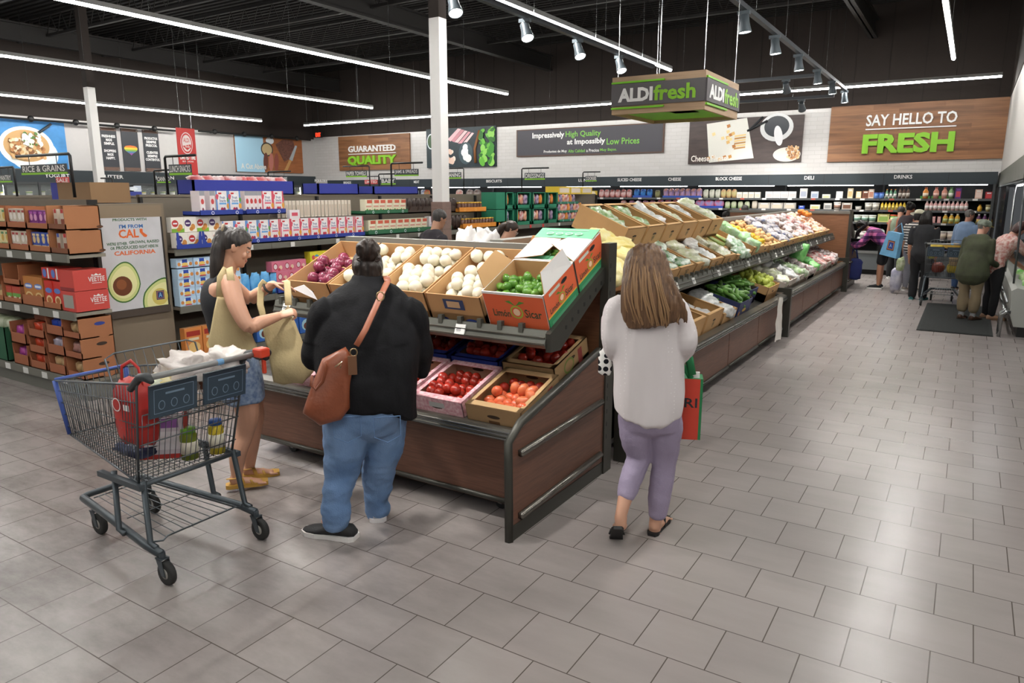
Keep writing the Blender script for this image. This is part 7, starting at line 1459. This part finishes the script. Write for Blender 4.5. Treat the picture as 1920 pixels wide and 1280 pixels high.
# ---------------------------------------------------------------- people farther off
def checked(c1, c2, c3, s=9):
    m = bpy.data.materials.new('plaid'); m.use_nodes = True; nt = m.node_tree; N = nt.nodes; L = nt.links.new; tc = N.new('ShaderNodeTexCoord'); sp = N.new('ShaderNodeSeparateXYZ'); L(tc.outputs['Object'], sp.inputs[0])
    def band(src, th):
        a = N.new('ShaderNodeMath'); a.operation = 'MULTIPLY'; a.inputs[1].default_value = s; L(src, a.inputs[0]); f = N.new('ShaderNodeMath'); f.operation = 'FRACT'; L(a.outputs[0], f.inputs[0]); g = N.new('ShaderNodeMath'); g.operation = 'LESS_THAN'; g.inputs[1].default_value = th; L(f.outputs[0], g.inputs[0]); return g.outputs[0]
    ad = N.new('ShaderNodeMath'); ad.operation = 'ADD'; L(sp.outputs['X'], ad.inputs[0]); L(sp.outputs['Y'], ad.inputs[1])
    b1, b2 = band(ad.outputs[0], .5), band(sp.outputs['Z'], .5)
    m1 = N.new('ShaderNodeMix'); m1.data_type = 'RGBA'; m1.inputs[6].default_value = lin(c1); m1.inputs[7].default_value = lin(c2); L(b1, m1.inputs[0])
    m2 = N.new('ShaderNodeMix'); m2.data_type = 'RGBA'; m2.inputs[7].default_value = lin(c3); m2.blend_type = 'MULTIPLY'; L(m1.outputs[2], m2.inputs[6]); L(b2, m2.inputs[0]); L(m2.outputs[2], N['Principled BSDF'].inputs['Base Color']); N['Principled BSDF'].inputs['Roughness'].default_value = .8; return m
def striped(c1, c2, s):
    m = bpy.data.materials.new('stripes'); m.use_nodes = True; nt = m.node_tree; N = nt.nodes; L = nt.links.new; tc = N.new('ShaderNodeTexCoord'); sp = N.new('ShaderNodeSeparateXYZ'); L(tc.outputs['Object'], sp.inputs[0])
    a = N.new('ShaderNodeMath'); a.operation = 'MULTIPLY'; a.inputs[1].default_value = s; L(sp.outputs['Z'], a.inputs[0]); f = N.new('ShaderNodeMath'); f.operation = 'FRACT'; L(a.outputs[0], f.inputs[0]); g = N.new('ShaderNodeMath'); g.operation = 'LESS_THAN'; g.inputs[1].default_value = .5; L(f.outputs[0], g.inputs[0])
    mx = N.new('ShaderNodeMix'); mx.data_type = 'RGBA'; mx.inputs[6].default_value = lin(c1); mx.inputs[7].default_value = lin(c2); L(g.outputs[0], mx.inputs[0]); L(mx.outputs[2], N['Principled BSDF'].inputs['Base Color']); N['Principled BSDF'].inputs['Roughness'].default_value = .8; return m
HB = hairmat('#1c1716', '#0d0b0b'); HG = hairmat('#77736f', '#4a4745'); HGD = hairmat('#4a4644', '#2c2a29'); HR = hairmat('#3f2622', '#2a1816'); HBR = hairmat('#3a2c24', '#221a16')
BLKC = mt('#1b1b1e', .85, var=.2, vs=10)
P = person('person', 'man with grey hair and a dark top in front of the white column', -5.62, 7.0, 55, 1.72, skin='#b98a6e', top=mt('#2f2a30', .85, var=.2, vs=9), bot=BLKC, hair=HGD, hstyle='short', hp=18, lean=10)
P = person('person', 'young woman with tied dark hair and glasses behind the produce display', -4.75, 7.2, 78, 1.6, skin='#cf9f86', top=mt('#3a3a40', .8), bot=BLKC, hair=HBR, hstyle='short', hp=28, lean=10, hline=.28)
r, T, hh = P[:3]; b = MB(); b.T = T @ Mx.Scale(hh, 4)
for s in (-1, 1): b.tube([(s * .28 + .17 * math.cos(a), .80, .04 + .14 * math.sin(a)) for a in [2 * PI * k / 14 for k in range(14)]], .018, mt('#c9c4bc', .3, .5), 5, closed=True); b.tube([(s * .44, .8, .08), (s * .7, .1, .08)], .015, mt('#c9c4bc', .3, .5), 5)
child(r, 'glasses', b)
b = MB(); R3 = T.to_3x3(); q = P[6]; limb(b, [q + R3 @ V((0, -.7 * hh, .3 * hh)), q + R3 @ V((0, -1.1 * hh, -.3 * hh)), q + R3 @ V((0, -1.0 * hh, -1.5 * hh))], [.03, .04, .02], HBR); child(r, 'ponytail', b)
for i, (x, y) in enumerate(((878, 447), (912, 450))): q = at(x, y, Y=5.2); o = lump((.11 - .02 * i, .1, .16), 450 + i, mt('#e3dfdc', .4, var=.2, vs=6, bump=.8, bs=12, alpha=.95), 16, 12, .35).obj('plastic_bag', None, q - V((0, 0, .08))); tag(o, ['crumpled white bag rising behind the display, by the column', 'crumpled white bag rising behind the display, by the young woman'][i], 'bag')
for i, (x, y, H, h) in enumerate(((-4.55, 12.1, 1.62, HB), (-4.35, 12.6, 1.64, HB), (-4.3, 16.9, 1.64, HGD), (-4.5, 15.6, 1.52, HB))):
    person('person', ['dark haired shopper behind the tall crates, only the head showing', 'shopper in a dark cap behind the tall crates', 'shopper with a dark head behind the far end of the run', 'shopper with a low dark head behind the last tall crate'][i], x, y, (20, 40, -30, 60)[i], H, top=BLKC, bot=BLKC, hair=h, vox=.016, hp=20)
# plaid shirt
P = person('person', 'woman in a pink plaid shirt and black shorts bending over the far display', -1.42, 16.3, -82, 1.58, skin='#b5846a', top=checked('#c96a9a', '#7a3a78', '#7a6a94', 8), bot=BLKC, legs=.6, lean=46, hair=HB, hstyle='long', hlen=.3, hp=38, sleeve='long', shoe=BLKC, LE=(-.24, .42, .86), LW=(-.1, .6, .86), RE=(.24, .42, .86), RW=(.1, .58, .88), palm=(0, 0, -1), shift=-.06)
t = thing('tote_bag', 'dark blue tote bag held by the woman in the plaid shirt', 'bag', (-1.42 - .50, 16.25, .13)); nvb = mt('#1f2c6a', .7, var=.2, vs=8, bump=.2, bs=20); b = lump((.17, .07, .22), 470, nvb, 16, 12, .12); b.v = [v + V((0, 0, .24)) for v in b.v]; child(t, 'bag_body', b)
b = MB(); b.tube([(-.08, 0, .4), (-.03, 0, .64), (.03, 0, .64), (.08, 0, .4)], .016, nvb, 6, flat=.4); child(t, 'strap', b)
person('person', 'grey haired person in a sage green top facing the dairy cooler', -1.32, 18.35, 4, 1.62, skin='#b07f68', top=mt('#7f8a74', .85, var=.15, vs=9), sleeve='none', bot=BLKC, hair=HGD, hp=25, shoe=mt('#d0cecb', .6), flare=.015)
person('person', 'woman with bare brown shoulder and black hair behind the striped shirt', -1.12, 17.35, 35, 1.7, skin='#a8694e', top=mt('#30262a', .8), sleeve='none', bot=mt('#2a2a30', .8), hair=HB, hstyle='bun', hp=12)
P = person('person', 'woman in a black and white striped shirt and cream sun hat', -.87, 16.2, 22, 1.58, skin='#c08f74', top=striped('#d2cdc6', '#2a2a2e', 19), sleeve='short', bot=mt('#8c8c96', .8), hair=HB, hstyle='bob', hp=14, shoe=mt('#8a8078', .7))
def hat(P, m, brim, crown=1.16, front=0, nm='sun_hat'):
    r, T, hh = P[:3]; b = MB(); b.T = T @ Mx.Scale(hh, 4) @ Mx.Translation(V((0, -.06, .32)))
    pr = [(brim, -.16), (.86 * crown, .0), (.84 * crown, .3), (.7 * crown, .62), (.4 * crown, .76), (.02, .8)]
    b.rings([[(q * .82 * math.cos(a), q * math.sin(a), z) for a in [2 * PI * k / 24 for k in range(24)]] for q, z in pr], m, True, False, True); h = child(r, nm, b); return h
hat(P, mt('#d6d0ba', .8, bump=.2, bs=40), 1.85, 1.22)
t = thing('tote_bag', 'light blue tote bag with a square logo on the striped woman', 'bag', (-1.25, 16.0, .71), -.5); lb = mt('#78b4dc', .55, var=.2, vs=10); b = MB(); b.rings([[(-.2, y, 0), (.16, y, -.06), (.2, y, .42), (-.06, y, .46)] for y in (-.05, .07)], lb); child(t, 'bag_body', b)
b = MB(); b.flat([(-.06, .1), (.09, .08), (.11, .27), (-.03, .29)], mt('#6a3a2c', .5), -.051); b.flat([(-.045, .12), (.08, .1), (.095, .25), (-.02, .27)], mt('#d98a3a', .5), -.0515); b.flat([(-.035, .13), (.07, .11), (.085, .24), (-.01, .26)], mt('#28408f', .5), -.052); b.text('A', .0, .15, .05, .07, mt('#8fc4e8', .5), -.0525); child(t, 'print', b)
b = MB(); b.tube([(-.02, .01, .45), (.1, .1, .62), (.18, .06, .42)], .015, lb, 6, flat=.3); child(t, 'strap', b)
o = lump((.1, .08, .22), 480, mt('#c9c8d0', .4, var=.3, vs=8, c2='#9a9ab0', bump=.7, bs=14, alpha=.95), 16, 12, .2).obj('plastic_bag', None, (-1.08, 15.7, .26)); tag(o, 'pale lilac plastic bag hanging low beside the woman in black', 'bag')
o = lump((.07, .05, .12), 481, mt('#c9d0b8', .35, var=.6, vs=12, c2='#8a9a6a', bump=.6, bs=20), 14, 10, .2).obj('produce_bag', None, (-1.0, 15.2, .6)); tag(o, 'clear produce bag in the hand of the woman in black', 'bag')
P = person('person', 'woman with long black hair in a black t-shirt and trousers at the far cart', -.66, 14.92, 12, 1.59, skin='#bd8c72', top=mt('#26272b', .85, var=.2, vs=9), bot=mt('#191a1e', .85, var=.2, vs=8), hair=HB, hstyle='long', hlen=.4, hp=8, flare=.015, shoe=mt('#2a5a5c', .7), sole=mt('#3f7a7c', .6), shw=1.05)
P = person('person', 'man with grey hair in a light blue shirt at the drinks cooler', -.05, 16.8, 35, 1.58, skin='#b98670', top=mt('#8098b8', .85, var=.12, vs=8), sleeve='long', bot=mt('#3a5580', .8, var=.3, vs=6), hair=HG, hp=6, hy=30, fat=1.12)
P = person('person', 'man in an olive jacket, khaki trousers and a camouflage cap', .12, 12.85, 26, 1.52, skin='#c0917c', top=mt('#454b34', .85, var=.3, vs=7, c2='#38392a'), sleeve='long', topname='jacket', skirt=.7, bot=mt('#8a7a60', .85, var=.15, vs=7), hair=HG, hp=12, hy=48, lean=12, fat=1.12, flare=.012, hem=.1, sock=mt('#a9aaae', .8), shoe=mt('#4a3022', .6), sole=mt('#2a2420', .7), LW=(-.2, .3, .8), RW=(.2, .32, .82))
cm_ = mt('#7d8478', .8, var=.9, vs=14, c2='#4a5044'); r, T, hh = P[:3]; h = hat(P, cm_, .98, 1.14, nm='cap'); b = MB(); b.T = T @ Mx.Scale(hh, 4); b.rings([[(x, y, .36 + z - .10 * (y - .8)) for x, y in ((-.6, .6), (-.45, 1.15), (0, 1.32), (.45, 1.15), (.6, .6))] for z in (0, .05)], mt('#b8a45a', .7)); b.obj('brim', h)
P = person('person', 'woman in a floral shirt and black leggings leaning into the right cooler', .40, 13.15, 60, 1.55, skin='#c0907c', top=mt('#d0c0b8', .8, var=.95, vs=22, c2='#a85a50'), sleeve='short', bot=BLKC, hair=HR, hstyle='bob', lean=22, hp=34, shoe=mt('#b08a70', .7), sole=mt('#8a6a54', .7), RE=(.2, .42, .92), RW=(.12, .62, .78), LE=(-.2, .36, .9), LW=(-.16, .56, .74))
# ================================================================ wall coolers
SL = mt('#2f383d', .45, .1, var=.1, vs=2); CIN = mt('#17191b', .6); SHF = mt('#4a4c4d', .4, .4); CE = mt('#ffffff', .5, emit=9)
FY = 19.15; SYF = 19.2
t = thing('dairy_cooler', 'long open dairy cooler with a dark header along the back wall', 'cooler', (-20, FY, 0)); XO = -20.0
b = MB(); b.box((0, 0, 2.09), (20.42, .12, 2.355), SL); hd = child(t, 'header', b)
for x in range(1, 16): b = MB(); b.box((x * 1.3, -.003, 2.09), (x * 1.3 + .008, .001, 2.355), BLACK); b.obj('panel_joint', hd)
for s, x0, x1 in (('BISCUITS', 912, 941), ('LUNCH', 1085, 1112), ('SLICED CHEESE', 1158, 1203), ('CHEESE', 1253, 1277), ('BLOCK CHEESE', 1342, 1391), ('DELI', 1508, 1526), ('DRINKS', 1676, 1710), ('BREADS', 644, 658), ('MEAT', 776, 786)):
    a = at(x0, 336, Y=FY); c = at(x1, 336, Y=FY); b = MB(); b.text(s, a.x - XO, 2.225, c.x - a.x, .085, LET, -.004, .003); b.obj('lettering', hd)
b = MB(); b.box((0, .72, 0), (20.42, .8, 2.35), CIN); b.box((0, .1, 2.28), (20.42, .75, 2.355), CIN); child(t, 'back_panel', b)
b = MB(); b.box((0, -.18, .12), (20.42, .75, .52), mt('#5b5f60', .45)); b.box((0, -.06, 0), (20.42, .75, .12), BLACK); b.box((0, -.2, .5), (20.42, -.14, .56), mt('#8a8c8a', .35, .5)); child(t, 'base', b)
CZ = (1.765, 1.50, 1.215, .86)
for z in CZ:
    for k in range(9):
        b = MB(); x = k * 2.27; b.box((x, .06, z - .03), (x + 2.26, .72, z), SHF); b.box((x, .04, z - .035), (x + 2.26, .062, z + .015), mt('#5d5f60', .4, .3)); s_ = child(t, 'shelf', b)
        if k > 3:
            for q in range(4): b = MB(); xx = x + .2 + q * .55; b.box((xx, .036, z - .03), (xx + .1, .0395, z + .012), TAGW if (q + k) % 4 else mt('#b85a4a', .5)); b.obj('price_tag', s_)
for k in range(10): b = MB(); x = min(20.36, k * 2.268); b.box((x, -.0, .5), (x + .05, .1, 2.1), SHF) if k in (9,) else b.box((x, .66, .5), (x + .04, .72, 2.1), SHF); child(t, 'upright', b)
for k in range(9):
    for z, y in ((2.085, .16), (1.72, .1)):
        if z < 2 : continue
        b = MB(); b.tube([(k * 2.27 + .15, y, z), (k * 2.27 + 2.1, y, z)], .014, CE, 6); child(t, 'light_strip', b)
# stock of the cooler
def bottle(h, r, body, cap, lab=None):
    b = MB(); b.lathe([(.001, 0), (r, 0), (r, h * .62), (r * .45, h * .84), (r * .45, h * .9)], mt(body, .3), 10); b.lathe([(r * .5, h * .88), (r * .5, h), (.001, h)], mt(cap, .4), 8)
    if lab: b.lathe([(r * 1.02, h * .18), (r * 1.02, h * .5)], mt(lab, .5), 10)
    return b.mesh('bottle')
def carton(w_, h, c, pats=(), d=.07): return pk('carton', w_, d, h, c, pats)
def tub(r, h, c, lid, lab=None):
    b = MB(); b.lathe([(.001, 0), (r * .85, 0), (r, h * .85)], mt(c, .4), 12); b.lathe([(r * 1.05, h * .85), (r * 1.05, h), (.001, h)], mt(lid, .4), 12)
    if lab: b.lathe([(r * .93, h * .25), (r * .99, h * .65)], mt(lab, .5), 12)
    return b.mesh('tub')
def bagm(w_, h, c, c2, seed): 
    bb = lump((w_ / 2, .04, h / 2), seed, mt(c, .3, var=.7, vs=9, c2=c2, bump=.3, bs=25), 12, 8, .08); bb.v = [v + V((0, .05, h / 2)) for v in bb.v]; return bb.mesh('bag')
def tierlab(i): return ['top shelf', 'second shelf', 'third shelf', 'bottom shelf'][i]
def stock(tier, px0, px1, me, pitch, kind, lab, y=.07, dz=0, box=None):
    z = CZ[tier]; py = (372, 393, 416, 446)[tier]; a = at(px0, py, Y=SYF).x; c = at(px1, py, Y=SYF).x; n = max(1, int((c - a) / pitch)); g = f'{lab}, {tierlab(tier)}'
    if box:
        bb = MB(); bb.box((0, 0, 0), (c - a - .01, .3, .012), mt(box, .5)); bb.box((0, 0, 0), (c - a - .01, .008, .07), mt(box, .5)); tag(bb.obj('shelf_tray', None, (a, FY + .065, z)), f'tray of {lab} on the {tierlab(tier)} of the dairy cooler', 'tray')
    hz = max(v.co.z for v in me.vertices); kz = max(1, min(1.35, (.25 if tier == 0 else .215) / hz))
    for k in range(n):
        o = item(me, a + (k + .5) * (c - a) / n - (me.get('hw') or 0) * 1.12, FY + y, z + (.013 if box else 0) + dz, R.uniform(-.06, .06), f'{lab} on the {tierlab(tier)} of the dairy cooler', kind, g, kind.replace(' ', '_')); o.scale = (1.12, 1.12, kz)
def C_(w_, h, c, p_=(), d=.07): m = carton(w_, h, c, p_, d); m['hw'] = w_ / 2; return m
lbl = lambda c, c2='#e6e0d8': [('r', .12, .2, .88, .7, c), ('r', .2, .75, .8, .9, c2)]
# left of the column and middle (seen over the shelving)
stock(0, 1040, 1118, C_(.22, .14, '#e2c44a', lbl('#ead9b0')), .24, 'box', 'yellow lunch box', box='#b8342e')
stock(0, 1121, 1183, bagm(.15, .17, '#d9d4d2', '#b8443c', 601), .165, 'bag', 'white and red lunch meat pack'); stock(0, 1186, 1222, bagm(.15, .17, '#3f93d0', '#2443a0', 602), .17, 'bag', 'bright blue cheese bag', box='#2c50a8')
stock(0, 1222, 1240, bagm(.14, .16, '#9aa06a', '#6a5a44', 603), .16, 'bag', 'olive cheese bag'); stock(0, 1242, 1315, bagm(.14, .18, '#3d63c0', '#e0a080', 604), .155, 'bag', 'blue and orange sliced cheese bag', box='#2c50a8')
stock(0, 1316, 1350, bagm(.13, .17, '#d3cfc6', '#9aa08a', 605), .14, 'bag', 'white shredded cheese bag'); stock(0, 1350, 1380, bagm(.12, .17, '#b9c38a', '#a8704a', 606), .13, 'bag', 'green and tan cheese bag'); stock(0, 1380, 1425, C_(.12, .12, '#d9d5cc', lbl('#c9c0b0')), .13, 'box', 'pale cheese block')
stock(0, 1434, 1492, C_(.16, .13, '#cfcbc9', lbl('#b9b4b4', '#dedbd9')), .17, 'box', 'grey white cheese box'); stock(0, 1494, 1517, C_(.15, .19, '#d5d2d4', lbl('#a0a6b8')), .16, 'box', 'tall white deli box'); stock(0, 1517, 1536, C_(.15, .13, '#c3cad6', lbl('#9aa8c0')), .16, 'box', 'pale blue deli box'); stock(0, 1537, 1560, C_(.16, .08, '#d9dbd0', lbl('#c9cba0')), .17, 'box', 'low pale deli tray')
stock(1, 1158, 1176, bagm(.16, .15, '#d8d2d0', '#c9583c', 610), .17, 'bag', 'white and orange cheese bag'); stock(1, 1176, 1228, bagm(.15, .14, '#2f52a8', '#d98a6a', 611), .17, 'bag', 'dark blue string cheese bag', box='#24407c'); stock(1, 1230, 1300, bagm(.17, .17, '#3a62c0', '#d06a3a', 612), .18, 'bag', 'blue and orange cheese bag', box='#24407c')
stock(1, 1302, 1355, bagm(.24, .18, '#4aa0dc', '#d04a5a', 613), .25, 'bag', 'light blue printed cheese bag', box='#2443a0'); stock(1, 1356, 1405, bagm(.13, .14, '#cfc9ba', '#7a9a5a', 614), .14, 'bag', 'white and green dip bag'); stock(1, 1406, 1420, bagm(.13, .16, '#d9d5cc', '#b9a890', 615), .14, 'bag', 'cream cheese bag'); stock(1, 1420, 1492, C_(.26, .12, '#a8a39c', lbl('#c9bba8')), .28, 'box', 'clear deli tray')
stock(1, 1492, 1512, C_(.12, .07, '#2f4fb0', lbl('#4a6ac8')), .13, 'box', 'blue deli box lying low'); stock(1, 1515, 1540, C_(.2, .09, '#d9d8c9', lbl('#c9c58a')), .22, 'box', 'white low deli box'); stock(1, 1542, 1560, C_(.16, .12, '#bdbab4', lbl('#8a8a88')), .17, 'box', 'grey deli box')
# right end, all four shelves
stock(0, 1562, 1584, C_(.13, .13, '#dedcd8', lbl('#cfccc8')), .14, 'carton', 'plain white carton'); stock(0, 1585, 1601, C_(.1, .2, '#d6c8aa', lbl('#c2a878')), .11, 'carton', 'tall cream carton'); stock(0, 1602, 1616, C_(.1, .13, '#d6b98a', lbl('#e6dcc0')), .11, 'carton', 'small cream carton'); stock(0, 1617, 1627, C_(.12, .14, '#8a5a44', lbl('#6a4030')), .13, 'carton', 'brown carton'); stock(0, 1628, 1637, C_(.1, .17, '#d9c3b0', lbl('#b8806a')), .1, 'carton', 'pink cream carton'); stock(0, 1638, 1657, tub(.05, .1, '#5a84c8', '#2f55b0'), .1, 'tub', 'blue tub', box='#88a4cc')
stock(0, 1658, 1681, bottle(.16, .028, '#6a9a7a', '#d98a3a', '#e2e4dc'), .075, 'bottle', 'small green drink bottle', box='#e0dedb'); stock(0, 1683, 1705, bottle(.19, .032, '#5a4438', '#2c2220', '#c9bfb4'), .08, 'bottle', 'dark coffee bottle', box='#dcd9d6')
stock(0, 1725, 1744, bottle(.22, .05, '#d98a3a', '#c85a2c', '#ead9c0'), .13, 'bottle', 'large orange juice bottle', box='#4f9a44'); stock(0, 1746, 1778, bottle(.22, .05, '#c98a78', '#b85a4c', '#d9b0a4'), .13, 'bottle', 'large pink juice bottle', box='#4f9a44'); stock(0, 1778, 1786, bottle(.22, .045, '#7a9a6a', '#4f8a3a', '#d9dccf'), .1, 'bottle', 'green smoothie bottle', box='#4f9a44'); stock(0, 1787, 1804, C_(.1, .21, '#6a3a8a', lbl('#c9485a', '#8a5ab0')), .11, 'carton', 'purple juice carton'); stock(0, 1824, 1844, C_(.12, .16, '#ddb8a4', lbl('#e9d0c4')), .125, 'carton', 'peach juice carton'); stock(0, 1844, 1863, C_(.12, .12, '#a8282c', lbl('#c94448', '#e6dcdc')), .125, 'carton', 'red juice carton')
stock(1, 1562, 1576, tub(.07, .14, '#c9c2b8', '#dedad4', '#8a6a5a'), .15, 'tub', 'pale yogurt tub'); stock(1, 1577, 1597, C_(.2, .13, '#a89f96', lbl('#6a4a3a')), .21, 'box', 'grey dessert box'); stock(1, 1598, 1620, tub(.06, .07, '#b9b5ae', '#8a8a86'), .14, 'tub', 'low grey tub'); stock(1, 1621, 1648, tub(.07, .13, '#c9c5bb', '#dcd9d2', '#a8a49a'), .15, 'tub', 'white cottage cheese tub'); stock(1, 1650, 1705, bottle(.14, .028, '#d9b93a', '#4a3228', '#e0c860'), .07, 'bottle', 'small yellow drink bottle', box='#a8a4a2')
stock(1, 1733, 1815, bottle(.17, .036, '#d6a8a4', '#ded9d6', '#e6dfdc'), .085, 'bottle', 'white capped pink drink bottle', box='#3f9a3c'); stock(1, 1832, 1841, bottle(.11, .04, '#d9a83a', '#c98a2c'), .1, 'bottle', 'small amber bottle'); stock(1, 1843, 1862, tub(.045, .11, '#8a7a4a', '#a8a080', '#c9c4a0'), .1, 'jar', 'small olive jar')
stock(2, 1582, 1598, C_(.1, .19, '#d9d8da', lbl('#bdbcc2')), .1, 'carton', 'white milk carton'); stock(2, 1600, 1642, tub(.07, .13, '#c3c8ba', '#d9dcd4', '#6a8a7a'), .15, 'tub', 'green and white yogurt tub'); stock(2, 1643, 1668, C_(.22, .15, '#c9c97a', lbl('#8fae5a', '#e2e0b0')), .23, 'box', 'yellow green yogurt box'); stock(2, 1668, 1706, tub(.06, .14, '#7aa84a', '#d05a3a', '#d9d6a8'), .13, 'tub', 'green fruit cup'); stock(2, 1745, 1765, C_(.06, .12, '#d98a8a', lbl('#e6b8b4')), .09, 'carton', 'small pink carton'); stock(2, 1766, 1800, bottle(.2, .045, '#d0a23a', '#e2dcc8', '#b8c07a'), .1, 'bottle', 'amber apple juice bottle', box='#7a9a5a'); stock(2, 1829, 1862, bottle(.16, .04, '#5a2f58', '#dcd8d4', '#c9a860'), .1, 'bottle', 'purple grape juice bottle', box='#8a9a4a')
stock(3, 1586, 1630, tub(.09, .11, '#d3cfca', '#e0ddd8', '#b9b0aa'), .19, 'tub', 'large white tub'); stock(3, 1631, 1664, bagm(.2, .16, '#b9d0cf', '#e0e2de', 620), .2, 'bag', 'mint and white bag'); stock(3, 1740, 1752, bottle(.16, .045, '#c9c4c4', '#3a2c2c'), .11, 'bottle', 'white drink bottle'); stock(3, 1757, 1792, tub(.08, .14, '#c9b8b0', '#e0dcd6', '#d9c9b4'), .17, 'tub', 'beige ice cream tub')
# far left part, above the grocery shelving
for i, (x0, x1, c, c2, lab) in enumerate(((700, 735, '#c9c9cc', '#8aa0a8', 'white bread bag'), (756, 800, '#cfd2d4', '#7a8ab0', 'white poultry pack'), (790, 806, '#8a9a5a', '#c94a3a', 'green vegetable pack'), (850, 868, '#d9604c', '#e6dcd4', 'red meat pack'), (872, 900, '#b9b4b0', '#7a5a50', 'grey meat pack'), (620, 645, '#c9c2b8', '#a89a8a', 'tan bread bag'))): stock(0, x0, x1, bagm(.24, .2, c, c2, 640 + i), .26, 'bag', lab)
# ---------------------------------------------------------------- left wall coolers with glass doors
t = thing('door_cooler', 'glass door cooler with a dark header along the left wall', 'cooler', (LW, 4.0, 0)); CL = 15.1
b = MB(); b.box((.1, 0, 2.18), (.95, CL, 2.5), SL); hd = child(t, 'header', b)
for s, px in (('YOGURT', 109), ('BUTTER', 212), ('BACON', 309), ('SAUSAGE', 420), ('POULTRY', 602)):
    c = at(px, 349, X=LW + .95).y - 4; b = MB(); b.text(s, c - .3, 2.3, .62, .1, LET, .953, .004, ax='+X'); b.obj('lettering', hd)
b = MB(); b.box((0, 0, 0), (.08, CL, 2.45), CIN); b.box((.08, 0, 0), (.95, CL, .25), SL); child(t, 'cabinet', b)
GL = mt('#dfe8e6', .05, alpha=.12, spec=.6)
for k in range(19):
    y = k * .8; b = MB(); b.box((.9, y, .25), (.95, y + .05, 2.18), SHF); b.box((.9, y + .05, 2.12), (.95, y + .79, 2.18), SHF); b.box((.9, y + .05, .25), (.95, y + .79, .31), SHF); f = child(t, 'door_frame', b)
    b = MB(); b.box((.92, y + .05, .31), (.93, y + .79, 2.12), GL); b.obj('glass', f)
    if k % 2 == 0: b = MB(); b.tube([(.86, y + .02, .4), (.86, y + .02, 2.1)], .012, CE, 6); child(t, 'light_strip', b)
for z in (.6, 1.0, 1.4, 1.8): b = MB(); b.box((.08, 0, z - .02), (.8, CL, z), SHF); child(t, 'shelf', b)
for i, (c, c2) in enumerate((('#c9c04a', '#6a8a3a'), ('#8aae5a', '#d9d2a0'), ('#d9d6c8', '#8a9a4a'), ('#e0c85a', '#4f7a3a'))):
    m = tub(.075, .15, c, c2, '#e2e0d4')
    for k in range(12): item(m, LW + .7, 4.2 + (k * 4 + i) * .31, 1.8, 0, f'{["yellow", "light green", "white", "golden"][i]} tub behind the glass doors at the left wall', 'tub', f'tubs behind glass {i}', 'tub')
for o in [o for o in COL.objects if o.name.startswith('wall_left')]: pass
# ---------------------------------------------------------------- right cooler, floor mat
t = thing('produce_cooler', 'refrigerated case along the right wall with a grey lower front', 'cooler', (RW, 11.62, 0)); CL = 8.3
b = MB(); b.box((-.02, -1.6, 2.05), (.04, CL, 2.34), mt('#55564f', .5, .2, var=.25, vs=4)); b.box((-.02, -1.6, 2.03), (.9, CL, 2.06), SL); child(t, 'header', b)
b = MB(); b.box((.1, 0, .12), (1.25, .06, 2.05), BLACK) if 0 else b.box((.98, 0, 0), (1.25, CL, 2.05), CIN); child(t, 'back_panel', b)
b = MB(); b.rings([[(x, y, z) for x, z in ((.17, .14), (.12, .3), (.1, .62), (.16, .66), (.98, .5), (.98, .14))] for y in (0, CL)], mt('#a6a8a2', .5)); child(t, 'base', b)
b = MB(); b.box((.22, .04, 0), (.98, CL, .14), BLACK); child(t, 'plinth', b)
for z in (.3, .46): b = MB(); b.tube([(.07, .05, z), (.07, CL - .1, z)], .018, STEEL, 8); child(t, 'bumper_rail', b)
for y in (-.06, .16): b = MB(); b.tube([(.02, y, .0), (.02, y, .3), (.06, y, .34), (.12, y, .34)], .024, STEEL, 8); child(t, 'guard_post', b)
b = MB(); b.tube([(.14, .6, .66), (.13, .65, 1.4), (.11, .7, 2.03)], .014, SHF, 6); child(t, 'door_rail', b)
b = MB(); b.tube([(.1, 2.4, .66), (.08, 2.4, 2.03)], .014, STEEL, 6); child(t, 'door_rail', b)
b = MB(); b.tube([(.12, -1.5, 2.02), (.12, 2.5, 2.02)], .018, CE, 6); child(t, 'light_strip', b)
for z, x in ((.98, .42), (1.3, .5), (1.62, .55)): b = MB(); b.box((x, .1, z - .02), (.98, CL - 2, z), SHF); child(t, 'shelf', b)
b = MB(); b.box((.04, CL - 3.4, .6), (.09, CL, 2.05), mt('#1b1e22', .12, spec=.8)); child(t, 'side_panel', b)
for i, (c, c2, nm) in enumerate((('#5fae4a', '#cfe0b0', 'green salad bag'), ('#2f4fb8', '#dfe3ee', 'blue bag'), ('#d9b03a', '#e6dca0', 'yellow fruit bag'), ('#d98a5a', '#e6d0c0', 'peach fruit bag'), ('#9fc0a4', '#dfe8dd', 'pale green pack'))):
    m = lump((.12, .1, .08), 660 + i, mt(c, .3, var=.6, vs=10, c2=c2, bump=.4, bs=24), 14, 10).mesh('produce_bag')
    for k in range(7):
        tier = [0, 0, 0, 2, 3][i]; z = (.66, 1.06, 1.06, 1.38, 1.7)[i if i < 3 and i != 0 else (0 if i == 0 else tier + 1 if tier else 0)] if i not in (1, 2) else (.66 if i == 2 else 1.06)
        item(m, RW + [.42, .64, .66, .7, .74][i] - .06 * (k % 2), 11.8 + k * .42 + .08 * i, z, R.uniform(0, 3), f'{nm} in the right refrigerated case', 'bag', f'right case {nm}s', 'produce_bag')
b = MB(); b.rings([[(-.47, 11.5, z), (.44, 11.5, z), (.44, 14.5, z), (-.47, 14.5, z)] for z in (.001, .012)], mt('#1e2120', .9, bump=.4, bs=120)); b.rings([[(-.43, 11.54, z), (.40, 11.54, z), (.40, 14.46, z), (-.43, 14.46, z)] for z in (.011, .015)], mt('#242726', .95, var=.3, vs=30, bump=.6, bs=150)); tag(b.obj('floor_mat'), 'dark rubber floor mat beside the right refrigerated case', 'mat')
